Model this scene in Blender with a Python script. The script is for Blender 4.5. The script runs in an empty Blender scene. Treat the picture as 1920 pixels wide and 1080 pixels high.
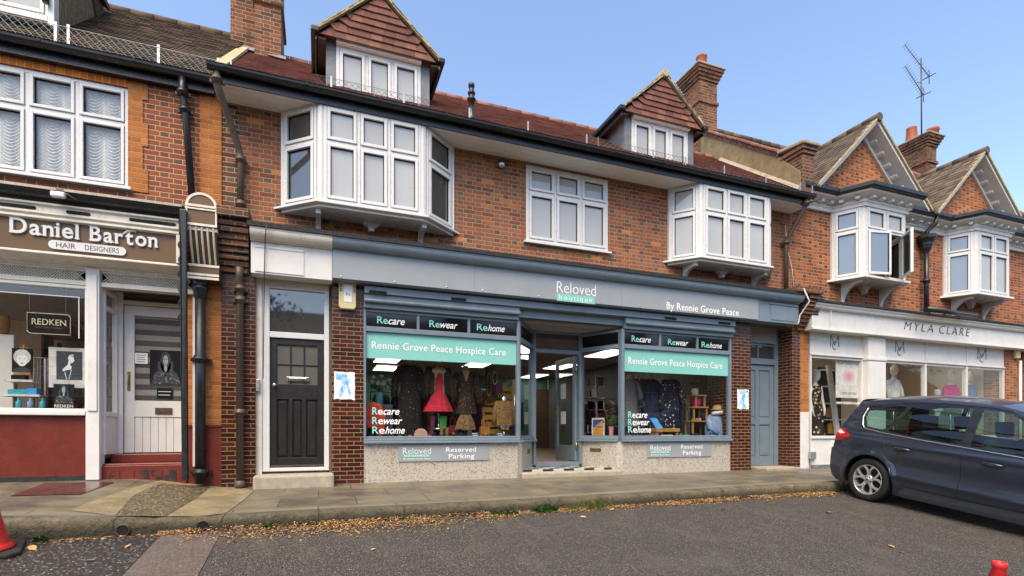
import bpy, bmesh, math, random
from mathutils import Vector, Matrix, geometry
R = math.radians
SC = bpy.context.scene
COL = SC.collection
rnd = random.Random(7)

# ------------------------------------------------------------ camera, sky, sun, exposure
CAMD, CAMH, FPX, YAW = 8.0, 0.76, 970.0, R(20.5)
cam = bpy.data.objects.new('camera', bpy.data.cameras.new('camera'))
COL.objects.link(cam)
cam.location = (0, -CAMD, CAMH)
cam.rotation_euler = (R(90), 0, -YAW)
cam.data.sensor_width = 36
cam.data.lens = 36*FPX/1920
cam.data.shift_y = (810-540)/1920
cam.data.clip_start = 0.05
cam.data.clip_end = 3000
SC.camera = cam

SUN_EL, SUN_AZ = R(56), R(215)          # azimuth clockwise from +Y: behind and left of the camera
W = bpy.data.worlds.new("World"); SC.world = W; W.use_nodes = True
wn = W.node_tree.nodes; wl = W.node_tree.links
sky = wn.new('ShaderNodeTexSky'); sky.sky_type = 'NISHITA'; sky.sun_disc = False
sky.sun_elevation = SUN_EL; sky.sun_rotation = SUN_AZ
sky.air_density = 1.0; sky.dust_density = 1.6; sky.ozone_density = 1.0
bg = wn['Background']; bg.inputs['Strength'].default_value = 0.13
wl.new(sky.outputs[0], bg.inputs['Color'])
sl = bpy.data.lights.new('sun', 'SUN'); sl.energy = 2.1; sl.angle = R(45); sl.color = (1, .82, .57)
so = bpy.data.objects.new('sun', sl); COL.objects.link(so)
sd = Vector((math.sin(SUN_AZ)*math.cos(SUN_EL), math.cos(SUN_AZ)*math.cos(SUN_EL), math.sin(SUN_EL)))
so.rotation_euler = sd.to_track_quat('Z', 'Y').to_euler()
so.location = sd*60
SC.view_settings.view_transform = 'Standard'; SC.view_settings.look = 'None'
SC.view_settings.exposure = 1.38; SC.view_settings.gamma = 1.0

# ------------------------------------------------------------ measuring: a point of the photo on the plane at depth Y
def PX(u, Y=0.0):
    c = (u-960)/FPX
    return (c*math.cos(YAW)+math.sin(YAW))/(math.cos(YAW)-c*math.sin(YAW))*(Y+CAMD)
def PZ(u, v, Y=0.0):
    c = (u-960)/FPX
    return CAMH + (810-v)/FPX*(Y+CAMD)/(math.cos(YAW)-c*math.sin(YAW))
def P(u, v, Y=0.0):
    return PX(u, Y), PZ(u, v, Y)

# ------------------------------------------------------------ mesh helpers
class MB:
    def __init__(s): s.v = []; s.f = []; s.sm = []
    def add(s, vs, fs, smooth=False):
        b = len(s.v); s.v += [tuple(p) for p in vs]
        for f in fs: s.f.append([b+i for i in f]); s.sm.append(smooth)
        return s
    def box(s, x0, x1, y0, y1, z0, z1):
        if x0 > x1: x0, x1 = x1, x0
        if y0 > y1: y0, y1 = y1, y0
        if z0 > z1: z0, z1 = z1, z0
        return s.add([(x0,y0,z0),(x1,y0,z0),(x1,y1,z0),(x0,y1,z0),(x0,y0,z1),(x1,y0,z1),(x1,y1,z1),(x0,y1,z1)],
              [(0,3,2,1),(4,5,6,7),(0,1,5,4),(1,2,6,5),(2,3,7,6),(3,0,4,7)])
    def obox(s, F, a0, a1, d0, d1, z0, z1):
        O, Rv, N = F
        vs = []
        for z in (z0, z1):
            for a, d in ((a0,d1),(a1,d1),(a1,d0),(a0,d0)):
                vs.append((O[0]+Rv[0]*a+N[0]*d, O[1]+Rv[1]*a+N[1]*d, z))
        return s.add(vs, [(0,3,2,1),(4,5,6,7),(0,1,5,4),(1,2,6,5),(2,3,7,6),(3,0,4,7)])
    def poly(s, pts): return s.add(pts, [list(range(len(pts)))])
    def prism(s, pts, d, smooth=False):
        n = len(pts); q = [(p[0]+d[0], p[1]+d[1], p[2]+d[2]) for p in pts]
        s.add(list(pts)+q, [list(range(n))[::-1], list(range(n, 2*n))])
        b = len(s.v)-2*n
        for i in range(n):
            s.f.append([b+i, b+(i+1) % n, b+n+(i+1) % n, b+n+i]); s.sm.append(smooth)
        return s
    def xprism(s, prof, x0, x1, smooth=False):     # profile of (y,z) swept along x
        return s.prism([(x0, y, z) for y, z in prof], (x1-x0, 0, 0), smooth)
    def tube(s, pts, r, n=10, caps=True):
        pts = [Vector(p) for p in pts]; rs = r if isinstance(r, (list, tuple)) else [r]*len(pts)
        b = len(s.v); up = Vector((0, 0, 1)); prev = None
        for i, p in enumerate(pts):
            t = (pts[min(i+1, len(pts)-1)]-pts[max(i-1, 0)]).normalized()
            if prev is None:
                a = up if abs(t.z) < .9 else Vector((1, 0, 0))
                prev = t.cross(a).normalized()
            prev = (prev - t*prev.dot(t)).normalized()
            w = t.cross(prev)
            for k in range(n):
                an = 2*math.pi*k/n
                s.v.append(tuple(p+(prev*math.cos(an)+w*math.sin(an))*rs[i]))
        for i in range(len(pts)-1):
            for k in range(n):
                s.f.append([b+i*n+k, b+i*n+(k+1) % n, b+(i+1)*n+(k+1) % n, b+(i+1)*n+k]); s.sm.append(True)
        if caps:
            s.f.append([b+k for k in range(n)][::-1]); s.sm.append(False)
            e = b+(len(pts)-1)*n
            s.f.append([e+k for k in range(n)]); s.sm.append(False)
        return s
    def lathe(s, prof, c=(0, 0, 0), n=20, sx=1, sy=1, smooth=True):
        b = len(s.v)
        for r, z in prof:
            for k in range(n):
                a = 2*math.pi*k/n
                s.v.append((c[0]+r*math.cos(a)*sx, c[1]+r*math.sin(a)*sy, c[2]+z))
        for i in range(len(prof)-1):
            for k in range(n):
                s.f.append([b+i*n+k, b+i*n+(k+1) % n, b+(i+1)*n+(k+1) % n, b+(i+1)*n+k]); s.sm.append(smooth)
        s.f.append([b+k for k in range(n)][::-1]); s.sm.append(False)
        e = b+(len(prof)-1)*n
        s.f.append([e+k for k in range(n)]); s.sm.append(False)
        return s
    def grid(s, fn, nu, nv, smooth=True):
        b = len(s.v)
        for j in range(nv+1):
            for i in range(nu+1): s.v.append(tuple(fn(i/nu, j/nv)))
        for j in range(nv):
            for i in range(nu):
                q = b+j*(nu+1)+i
                s.f.append([q, q+1, q+nu+2, q+nu+1]); s.sm.append(smooth)
        return s
    def build(s, name, m, parent=None, bevel=0, local=False, recalc=True, autosmooth=None):
        me = bpy.data.meshes.new(name)
        me.from_pydata(s.v, [], s.f)
        me.polygons.foreach_set('use_smooth', s.sm)
        if recalc:
            bm = bmesh.new(); bm.from_mesh(me); bmesh.ops.recalc_face_normals(bm, faces=bm.faces); bm.to_mesh(me); bm.free()
        me.update()
        o = bpy.data.objects.new(name, me); COL.objects.link(o)
        if m: me.materials.append(m)
        if parent is not None:
            o.parent = parent
            if not local: o.location = -wloc(parent)
        if bevel:
            md = o.modifiers.new('bevel', 'BEVEL'); md.width = bevel; md.segments = 2; md.limit_method = 'ANGLE'; md.angle_limit = R(40)
            md.harden_normals = False
        return o

def wloc(o):
    p = Vector((0, 0, 0))
    while o is not None: p = p + o.location; o = o.parent
    return p
def thing(name, label, cat, loc=(0, 0, 0), group=None, rz=0):
    o = bpy.data.objects.new(name, None); COL.objects.link(o); o.empty_display_size = .2
    o.location = loc; o.rotation_euler = (0, 0, rz)
    return tag(o, label, cat, group)
def tag(o, label, cat, group=None):
    o['label'] = label; o['category'] = cat
    if group: o['group'] = group
    return o
def struct(o): o['kind'] = 'structure'; return o
def stuff(o, label=None, cat=None):
    o['kind'] = 'stuff'
    if label: o['label'] = label; o['category'] = cat
    return o
def dup(root, loc, label=None, rz=0, group=None):
    r = root.copy(); COL.objects.link(r); r.location = loc; r.rotation_euler = (0, 0, rz)
    if label: r['label'] = label
    if group: r['group'] = group
    for ch in list(root.children):
        c = ch.copy(); COL.objects.link(c); c.parent = r
        for g in list(ch.children):
            d = g.copy(); COL.objects.link(d); d.parent = c
    return r
def offset_poly(pts, d):
    """inset a 2d counter-clockwise polygon by d"""
    n = len(pts); out = []
    for i in range(n):
        p0, p1, p2 = Vector(pts[i-1]), Vector(pts[i]), Vector(pts[(i+1) % n])
        e1 = (p1-p0).normalized(); e2 = (p2-p1).normalized()
        n1 = Vector((-e1.y, e1.x)); n2 = Vector((-e2.y, e2.x))
        b = n1+n2
        k = max(.3, 1+n1.dot(n2))
        out.append(tuple(p1 + b*(d/k)))
    return out

# ------------------------------------------------------------ writing
def text_mesh(body, shear=0, offset=0, spacing=1.0, extrude=.004):
    cu = bpy.data.curves.new('t', 'FONT'); cu.body = body; cu.shear = shear; cu.offset = offset
    cu.space_character = spacing; cu.extrude = 0; cu.resolution_u = 4; cu.fill_mode = 'FRONT'
    o = bpy.data.objects.new('t', cu); COL.objects.link(o)
    dg = bpy.context.evaluated_depsgraph_get()
    me = bpy.data.meshes.new_from_object(o.evaluated_get(dg))
    bpy.data.objects.remove(o)
    vs = [tuple(v.co) for v in me.vertices]; fs = [list(p.vertices) for p in me.polygons]
    bpy.data.meshes.remove(me); bpy.data.curves.remove(cu)
    return vs, fs
CAP = None
def text(mb, body, x0, x1, zb, cap, Y, shear=0, offset=0, spacing=1.0, depth=.003, F=None, width=None, keep=False):
    """letters standing on the plane y = Y (front towards -y), from x0 to x1, baseline zb, capital height cap"""
    global CAP
    if CAP is None:
        v, _ = text_mesh('H'); CAP = max(p[1] for p in v)
    vs, fs = text_mesh(body, shear, offset, spacing)
    if not vs: return mb
    a = min(p[0] for p in vs); b = max(p[0] for p in vs)
    sz = cap/CAP
    sx = sz if keep else (x1-x0)/(b-a)
    out = [(x0+(p[0]-a)*sx, Y-depth, zb+p[1]*sz) for p in vs]
    # thin extrusion: front faces plus boundary sides
    n = len(out)
    mb.add(out, fs)
    ed = {}
    for f in fs:
        for i in range(len(f)):
            e = (f[i], f[(i+1) % len(f)])
            if (e[1], e[0]) in ed: del ed[(e[1], e[0])]
            else: ed[e] = 1
    if depth > 0.002:
        back = [(p[0], Y, p[2]) for p in out]
        mb.add(out+back, [(i, j, j+n, i+n) for i, j in ed])
    return mb

# ------------------------------------------------------------ material helpers
class NT:
    def __init__(s, name):
        s.m = bpy.data.materials.new(name); s.m.use_nodes = True
        s.t = s.m.node_tree; s.n = s.t.nodes; s.l = s.t.links
        s.b = s.n['Principled BSDF']; s.out = s.n['Material Output']
    def val(s, x, sock):
        if isinstance(x, (int, float)): sock.default_value = x
        elif isinstance(x, (tuple, list)):
            sock.default_value = (tuple(x)+(1,))[:4] if len(sock.default_value) == 4 else tuple(x)[:3]
        else: s.l.new(x, sock)
    def math(s, op, a, b=0.0, c=0.0, clamp=False):
        n = s.n.new('ShaderNodeMath'); n.operation = op; n.use_clamp = clamp
        s.val(a, n.inputs[0]); s.val(b, n.inputs[1]); s.val(c, n.inputs[2])
        return n.outputs[0]
    def coord(s, which='Object'): return s.n.new('ShaderNodeTexCoord').outputs[which]
    def sep(s, v):
        n = s.n.new('ShaderNodeSeparateXYZ'); s.l.new(v, n.inputs[0]); return n.outputs
    def comb(s, x=0., y=0., z=0.):
        n = s.n.new('ShaderNodeCombineXYZ'); s.val(x, n.inputs[0]); s.val(y, n.inputs[1]); s.val(z, n.inputs[2]); return n.outputs[0]
    def scale(s, v, xyz):
        n = s.n.new('ShaderNodeVectorMath'); n.operation = 'MULTIPLY'; s.l.new(v, n.inputs[0]); n.inputs[1].default_value = xyz; return n.outputs[0]
    def noise(s, v, sc, det=4, rough=.6, dist=0., out='Fac'):
        n = s.n.new('ShaderNodeTexNoise'); s.l.new(v, n.inputs['Vector']); n.inputs['Scale'].default_value = sc
        n.inputs['Detail'].default_value = det; n.inputs['Roughness'].default_value = rough; n.inputs['Distortion'].default_value = dist
        return n.outputs[out]
    def vor(s, v, sc, feature='F1', out='Distance', rand=1):
        n = s.n.new('ShaderNodeTexVoronoi'); n.feature = feature; s.l.new(v, n.inputs['Vector']); n.inputs['Scale'].default_value = sc
        n.inputs['Randomness'].default_value = rand
        return n.outputs[out]
    def white(s, v, out='Value'):
        n = s.n.new('ShaderNodeTexWhiteNoise'); n.noise_dimensions = '3D'; s.l.new(v, n.inputs['Vector']); return n.outputs[out]
    def ramp(s, f, stops, interp='LINEAR'):
        n = s.n.new('ShaderNodeValToRGB'); e = n.color_ramp; e.interpolation = interp
        while len(e.elements) < len(stops): e.elements.new(.5)
        for el, (p, c) in zip(e.elements, stops):
            el.position = p; el.color = (tuple(c)+(1,))[:4] if isinstance(c, (tuple, list)) else (c, c, c, 1)
        s.val(f, n.inputs[0]); return n.outputs[0]
    def mix(s, f, a, b, mode='MIX'):
        n = s.n.new('ShaderNodeMix'); n.data_type = 'RGBA'; n.blend_type = mode
        s.val(f, n.inputs[0])
        for x, k in ((a, 6), (b, 7)):
            if isinstance(x, (tuple, list)): n.inputs[k].default_value = (tuple(x)+(1,))[:4]
            else: s.l.new(x, n.inputs[k])
        return n.outputs[2]
    def mr(s, f, a, b, c=0., d=1.):
        n = s.n.new('ShaderNodeMapRange'); s.val(f, n.inputs[0]); n.inputs[1].default_value = a; n.inputs[2].default_value = b
        n.inputs[3].default_value = c; n.inputs[4].default_value = d; return n.outputs[0]
    def bump(s, h, strength=.5, dist=.01):
        n = s.n.new('ShaderNodeBump'); n.inputs['Strength'].default_value = strength; n.inputs['Distance'].default_value = dist
        s.l.new(h, n.inputs['Height']); s.l.new(n.outputs[0], s.b.inputs['Normal']); return n.outputs[0]
    def set(s, color=None, rough=None, metal=None, spec=None, coat=None):
        for x, k in ((color, 'Base Color'), (rough, 'Roughness'), (metal, 'Metallic'), (spec, 'Specular IOR Level'), (coat, 'Coat Weight')):
            if x is not None: s.val(x, s.b.inputs[k])
        return s.m

def srgb(r, g, b):
    f = lambda c: ((c/255+.055)/1.055)**2.4 if c > 10 else c/255/12.92
    return (f(r), f(g), f(b))

def paint(name, col, rough=.45, var=.12, sc=6, spec=.5, bump=.0, dirt=None, metal=0, streak=0):
    k = NT(name); co = k.coord()
    n = k.noise(co, sc, 5, .65)
    c2 = tuple(x*(1-var*1.6) for x in col); c1 = tuple(min(1, x*(1+var*.7)) for x in col)
    c = k.mix(k.mr(n, .3, .7), c2, c1)
    if dirt is not None:
        dn = k.noise(k.scale(co, (1, 1, .35 if streak else 1)), sc*2.3, 6, .7)
        c = k.mix(k.mr(dn, .56, .76, 0, dirt[3]), c, dirt[:3])
    r = k.mr(k.noise(co, sc*3, 4, .6), .3, .7, rough*.8, min(1, rough*1.25))
    if bump: k.bump(k.noise(co, 120, 3, .6), bump, .002)
    return k.set(c, r, metal, spec)

def brick(name, stretch, header, mortar, L=.206, Hd=.103, h=.0665, joint=.0105, rough=.85, flemish=True, bumpd=.008, spec=.3,
          smut=None, tone=.25, jt_noise=.006, grime=0.):
    """hand-written bond: rows, per-brick random tone, mortar joints"""
    k = NT(name); co = k.coord(); x, y, z = k.sep(co)
    g = k.n.new('ShaderNodeNewGeometry'); nx = k.sep(g.outputs['True Normal'])[0]
    side = k.math('GREATER_THAN', k.math('ABSOLUTE', nx), .7)
    wob = k.math('MULTIPLY', k.math('SUBTRACT', k.noise(co, 9, 3, .6), .5), jt_noise*2)
    u = k.math('ADD', k.math('ADD', k.math('MULTIPLY', x, k.math('SUBTRACT', 1., side)), k.math('MULTIPLY', y, side)), wob)
    wob2 = k.math('MULTIPLY', k.math('SUBTRACT', k.noise(co, 7, 3, .6), .5), jt_noise*1.2)
    zz = k.math('DIVIDE', k.math('ADD', z, wob2), h)
    row = k.math('FLOOR', zz); fz = k.math('FRACT', zz)
    per = L+Hd if flemish else L
    ls = L/per if flemish else 1.0
    par = k.math('MODULO', k.math('ABSOLUTE', row), 2.0)
    uu = k.math('ADD', k.math('DIVIDE', u, per), k.math('MULTIPLY', par, .5))
    c = k.math('FLOOR', uu); fu = k.math('FRACT', uu)
    if flemish:
        hd = k.math('GREATER_THAN', fu, ls)
        d1 = k.math('MINIMUM', fu, k.math('SUBTRACT', 1., fu))
        d2 = k.math('ABSOLUTE', k.math('SUBTRACT', fu, ls))
        du = k.math('MULTIPLY', k.math('MINIMUM', d1, d2), per)
    else:
        hd = 0.0
        du = k.math('MULTIPLY', k.math('MINIMUM', fu, k.math('SUBTRACT', 1., fu)), per)
    dz = k.math('MULTIPLY', k.math('MINIMUM', fz, k.math('SUBTRACT', 1., fz)), h)
    dd = k.math('ADD', k.math('MINIMUM', du, dz), k.math('MULTIPLY', k.math('SUBTRACT', k.noise(co, 60, 3, .6), .5), .005))
    face = k.mr(dd, joint*.35, joint*.75)           # 0 in the joint, 1 on the brick
    key = k.comb(k.math('ADD', c, k.math('MULTIPLY', hd, .5)) if flemish else c, row, 3.7)
    rv = k.white(key); rv2 = k.white(k.comb(row, c, hd))
    cs = k.ramp(rv, stretch); ch = k.ramp(rv2, header) if flemish else cs
    bc = k.mix(hd, cs, ch) if flemish else cs
    fine = k.noise(co, 45, 4, .7)
    bc = k.mix(tone, bc, k.mix(fine, (.0, .0, .0), (1, 1, 1)), 'SOFT_LIGHT')
    mc = k.mix(k.noise(co, 14, 4, .7), tuple(v*.72 for v in mortar), mortar)
    col = k.mix(face, mc, bc)
    big = k.noise(co, 1.3, 5, .65)
    if smut: col = k.mix(k.mr(big, .5, .75, 0, smut[3]), col, smut[:3])
    if grime: col = k.mix(k.mr(k.noise(k.scale(co, (3, 3, .6)), 2.2, 5, .7), .5, .8, 0, grime), col, (.03, .025, .02))
    hgt = k.math('ADD', k.math('MULTIPLY', face, 1.0), k.math('MULTIPLY', fine, .25))
    k.bump(hgt, .7, bumpd)
    r = k.math('ADD', k.math('MULTIPLY', face, rough-.9), .9)
    return k.set(col, r, 0, spec)

def tiles(name, stops, moss=None, rough=.8):
    k = NT(name); co = k.coord()
    g = k.n.new('ShaderNodeNewGeometry')
    c = k.ramp(g.outputs['Random Per Island'], stops)
    n = k.noise(co, 18, 5, .7)
    c = k.mix(.5, c, k.mix(n, (0, 0, 0), (1, 1, 1)), 'SOFT_LIGHT')
    if moss: c = k.mix(k.mr(k.noise(co, 3.1, 6, .75), moss[3], moss[3]+.13, 0, moss[4]), c, moss[:3])
    k.bump(k.noise(co, 60, 4, .7), .4, .004)
    return k.set(c, rough, 0, .3)

def glass(name, tint=(.965, .97, .965), refl=1.0, rough=0.0):
    k = NT(name)
    tr = k.n.new('ShaderNodeBsdfTransparent'); tr.inputs[0].default_value = tint+(1,)
    gl = k.n.new('ShaderNodeBsdfGlossy'); gl.inputs['Roughness'].default_value = rough
    fr = k.n.new('ShaderNodeFresnel'); fr.inputs[0].default_value = 1.52
    mx = k.n.new('ShaderNodeMixShader')
    gb = k.n.new('ShaderNodeNewGeometry')
    f = k.math('MULTIPLY', k.math('MULTIPLY', fr.outputs[0], 1.9*refl, clamp=True), k.math('SUBTRACT', 1., gb.outputs['Backfacing']))
    k.l.new(f, mx.inputs[0]); k.l.new(tr.outputs[0], mx.inputs[1]); k.l.new(gl.outputs[0], mx.inputs[2])
    k.l.new(mx.outputs[0], k.out.inputs['Surface'])
    return k.m

# ------------------------------------------------------------ materials
M = {}
ST = [(0, (.14, .052, .03)), (.22, (.23, .073, .035)), (.5, (.30, .098, .043)), (.75, (.26, .098, .052)), (.95, (.36, .135, .055)), (.975, (.52, .18, .05)), (1, (.55, .2, .055))]
HD = [(0, (.075, .065, .062)), (.3, (.125, .095, .08)), (.45, (.22, .082, .052)), (.75, (.29, .10, .056)), (1, (.16, .1, .075))]
M['brick'] = brick('red_brick', ST, HD, (.42, .29, .18), smut=(.11, .055, .035, .5), grime=.22)
M['brick_dark'] = brick('sooty_brick', [(0, (.05, .028, .022)), (.5, (.13, .045, .025)), (1, (.07, .045, .04))], HD, (.42, .32, .2))
M['brick_left'] = brick('plum_brick', [(0, (.17, .04, .02)), (.5, (.3, .085, .035)), (1, (.22, .06, .035))], [(0, (.12, .05, .035)), (.5, (.2, .07, .04)), (1, (.11, .06, .05))], (.5, .33, .19))
M['brick_orange'] = brick('orange_rubbed_brick', [(0, (.28, .09, .024)), (.5, (.39, .13, .033)), (1, (.45, .165, .045))], [(0, (.3, .1, .026)), (1, (.4, .14, .036))], (.42, .26, .12), joint=.008, tone=.35)
M['brick_right'] = brick('mixed_brick', [(0, (.17, .045, .02)), (.4, (.3, .085, .035)), (.75, (.42, .13, .045)), (1, (.26, .08, .04))], [(0, (.06, .045, .04)), (.45, (.1, .06, .045)), (.6, (.3, .09, .04)), (1, (.24, .08, .04))], (.42, .29, .18))
M['brick_gable'] = brick('orange_gable_brick', [(0, (.3, .085, .03)), (.5, (.44, .14, .045)), (1, (.55, .19, .06))], [(0, (.09, .05, .04)), (.5, (.3, .1, .05)), (1, (.16, .07, .045))], (.48, .33, .2))
M['brick_stack'] = brick('weathered_stack_brick', [(0, (.06, .03, .022)), (.5, (.16, .052, .028)), (1, (.23, .08, .04))], [(0, (.07, .045, .03)), (1, (.22, .09, .04))], (.34, .25, .16), smut=(.035, .026, .02, .75), grime=.7)
M['brick_glaze'] = brick('brown_glazed_brick', [(0, (.03, .009, .009)), (.5, (.055, .014, .013)), (1, (.085, .022, .017))], None, (.36, .25, .10), flemish=False, rough=.22, joint=.007, h=.0625, L=.195, spec=.4, bumpd=.006, tone=.15, jt_noise=.002)
M['brick_brown'] = brick('brown_corbel_brick', [(0, (.05, .026, .02)), (.5, (.12, .055, .035)), (1, (.2, .075, .04))], [(0, (.06, .035, .028)), (1, (.15, .06, .04))], (.28, .21, .13), grime=.6)
M['tile_red'] = tiles('red_roof_tile', [(0, (.15, .072, .056)), (.4, (.225, .10, .075)), (.8, (.28, .13, .097)), (1, (.17, .09, .075))], (.09, .05, .035, .58, .5))
M['tile_moss'] = tiles('mossy_roof_tile', [(0, (.045, .03, .022)), (.5, (.085, .055, .04)), (1, (.13, .08, .055))], (.07, .085, .02, .5, .6))
M['tile_brown'] = tiles('brown_roof_tile', [(0, (.06, .042, .03)), (.5, (.1, .072, .05)), (1, (.16, .12, .085))], (.16, .15, .04, .62, .5))
M['tile_hang'] = tiles('hung_tile', [(0, (.10, .04, .03)), (.5, (.155, .063, .045)), (1, (.21, .09, .064))])
M['upvc'] = paint('white_upvc', (.63, .63, .62), .28, .03, 3, .5, dirt=(.55, .53, .47, .25))
M['white'] = paint('white_paint', (.65, .64, .615), .45, .06, 4, .4, dirt=(.42, .38, .3, .5), streak=1)
M['cream'] = paint('aged_white_paint', (.66, .62, .53), .5, .1, 5, .4, dirt=(.3, .24, .16, .65), streak=1)
M['soffit'] = paint('soffit_board', (.80, .78, .75), .5, .05, 3, .3, dirt=(.5, .47, .42, .3))
M['black'] = paint('black_gutter', (.014, .014, .016), .3, .3, 8, .5, dirt=(.045, .045, .05, .6))
M['pipe_brown'] = paint('brown_iron_pipe', (.085, .062, .045), .45, .2, 9, .5, dirt=(.16, .13, .1, .6), bump=.2)
M['pipe_black'] = paint('black_iron_pipe', (.018, .019, .022), .35, .3, 9, .5, dirt=(.06, .06, .065, .5), bump=.2)
M['lead'] = paint('lead_sheet', (.17, .18, .195), .5, .25, 5, .5, dirt=(.3, .3, .3, .5), streak=1)
M['flash'] = paint('bitumen_flashing', (.03, .03, .032), .8, .3, 12, .3, dirt=(.09, .08, .07, .6), bump=.4)
M['blue'] = paint('blue_grey_paint', srgb(112, 127, 138), .35, .08, 5, .5, dirt=srgb(88, 100, 108)+(.45,), streak=1)
M['grey'] = paint('grey_sign_panel', srgb(144, 150, 154), .38, .03, 2, .4, dirt=srgb(120, 126, 134)+(.3,), streak=1)
M['sign_white'] = paint('white_lettering', (.85, .85, .84), .4, .02, 2, .4)
M['teal'] = paint('mint_vinyl', srgb(128, 192, 182), .35, .03, 2, .4)
M['teal_letter'] = paint('mint_lettering', srgb(140, 214, 202), .4, .02, 2, .4)
M['vinyl_black'] = paint('black_vinyl', (.006, .006, .007), .07, .1, 2, .6)
M['concrete'] = paint('old_concrete', (.33, .29, .22), .85, .18, 7, .3, dirt=(.16, .13, .09, .7), bump=.5)
M['stone_step'] = paint('worn_step_stone', (.36, .32, .25), .75, .15, 9, .3, dirt=(.17, .15, .11, .7), bump=.4)
M['render'] = paint('mossy_render', (.25, .2, .11), .9, .2, 7, .2, dirt=(.11, .085, .04, .8), bump=.8, streak=1)
M['verge'] = paint('pale_mortar_verge', (.42, .36, .22), .9, .25, 14, .2, dirt=(.2, .17, .07, .8), bump=.6)
M['pot'] = paint('terracotta_pot', (.34, .1, .045), .7, .2, 8, .3, dirt=(.1, .06, .04, .7))
M['zinc'] = paint('galvanised_steel', (.42, .43, .44), .4, .15, 20, .5, metal=.7)
M['wire'] = paint('chain_wire', (.2, .195, .19), .5, .2, 20, .5, metal=.5)
M['door_black'] = paint('black_door_paint', (.016, .015, .014), .4, .2, 5, .4, dirt=(.05, .045, .04, .35), streak=1)
M['chrome'] = paint('polished_metal', (.7, .69, .67), .2, .05, 4, .5, metal=1)
M['brass'] = paint('aged_brass', (.42, .28, .1), .35, .15, 8, .5, metal=.9)
M['dark'] = paint('dark_gap', (.012, .012, .013), .7, .1, 3, .2)
M['red'] = paint('oxide_red_paint', (.15, .026, .017), .32, .12, 4, .5, dirt=(.08, .018, .014, .6), streak=1)
M['brown_sign'] = paint('brown_sign_paint', srgb(98, 74, 44), .4, .06, 3, .4, dirt=srgb(88, 66, 42)+(.4,))
M['alarm'] = paint('yellowed_plastic', (.62, .53, .28), .4, .06, 6, .5)
M['paper'] = paint('white_paper', (.8, .8, .78), .7, .03, 6, .2)
M['paper_blue'] = paint('blue_print', srgb(60, 150, 215), .6, .12, 9, .3)
M['wood'] = paint('honey_wood', (.42, .22, .065), .45, .2, 9, .4)
M['wood_dark'] = paint('dark_wood', (.1, .06, .035), .5, .2, 9, .4)
M['wood_floor'] = paint('brown_floor', (.2, .11, .06), .35, .15, 5, .5)
M['mint_wall'] = paint('mint_wall', (.10, .21, .17), .8, .04, 2, .2)
M['shop_ceiling'] = paint('dim_ceiling', (.28, .27, .26), .85, .05, 2, .2)
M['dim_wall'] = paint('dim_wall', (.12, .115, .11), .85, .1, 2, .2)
M['mann'] = paint('mannequin_white', (.72, .69, .62), .45, .04, 5, .4)
M['mann_tan'] = paint('mannequin_linen', (.55, .43, .28), .7, .08, 15, .3)
M['slat'] = paint('weathered_slat', (.24, .18, .10), .8, .3, 16, .2)
M['glass'] = glass('shop_glass')
M['glass_bright'] = glass('boutique_glass', refl=.5)

def pane(name, col, spec=.5, grad=None):
    k = NT(name); co = k.coord()
    n = k.noise(co, 1.4, 3, .5)
    c = k.mix(k.mr(n, .3, .7), tuple(v*.9 for v in col), col)
    gi = k.n.new('ShaderNodeNewGeometry'); c = k.mix(k.mr(gi.outputs['Random Per Island'], 0, 1, 0, .22), c, tuple(v*.55 for v in col))
    k.set(c, .03, 0, spec); k.b.inputs['IOR'].default_value = 1.75
    return k.m
M['pane'] = pane('blinded_pane', (.42, .425, .41), .5)
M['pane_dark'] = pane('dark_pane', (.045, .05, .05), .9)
M['pane_door'] = pane('door_pane', (.13, .125, .115), .7)  # brownish reflection of the brickwork opposite put into the pane colour
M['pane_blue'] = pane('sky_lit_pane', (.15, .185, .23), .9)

# mosaic of small cream tiles with scattered darker ones
k = NT('mosaic'); co = k.coord(); x, y, z = k.sep(co)
s_ = .0145
u_ = k.math('DIVIDE', k.math('ADD', x, k.math('MULTIPLY', k.math('MULTIPLY', y, .7), k.math('SIGN', k.math('SUBTRACT', 4.1, x)))), s_); w_ = k.math('DIVIDE', z, s_)
key = k.comb(k.math('FLOOR', u_), k.math('FLOOR', w_), 1.)
rv = k.white(key)
c = k.ramp(rv, [(0, (.50, .46, .39)), (.45, (.44, .4, .34)), (.83, (.53, .49, .42)), (.84, (.17, .13, .095)), (.92, (.28, .22, .16)), (.95, (.12, .095, .08))], 'CONSTANT')
fu = k.math('FRACT', u_); fw = k.math('FRACT', w_)
e = k.math('MINIMUM', k.math('MINIMUM', fu, k.math('SUBTRACT', 1., fu)), k.math('MINIMUM', fw, k.math('SUBTRACT', 1., fw)))
f_ = k.mr(e, .05, .13)
c = k.mix(f_, (.38, .35, .29), c)
c = k.mix(k.mr(k.noise(k.scale(co, (1, 1, .4)), 3, 5, .7), .5, .8, 0, .4), c, (.22, .18, .12))
k.bump(f_, .4, .002)
M['mosaic'] = k.set(c, .35, 0, .5)

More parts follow.
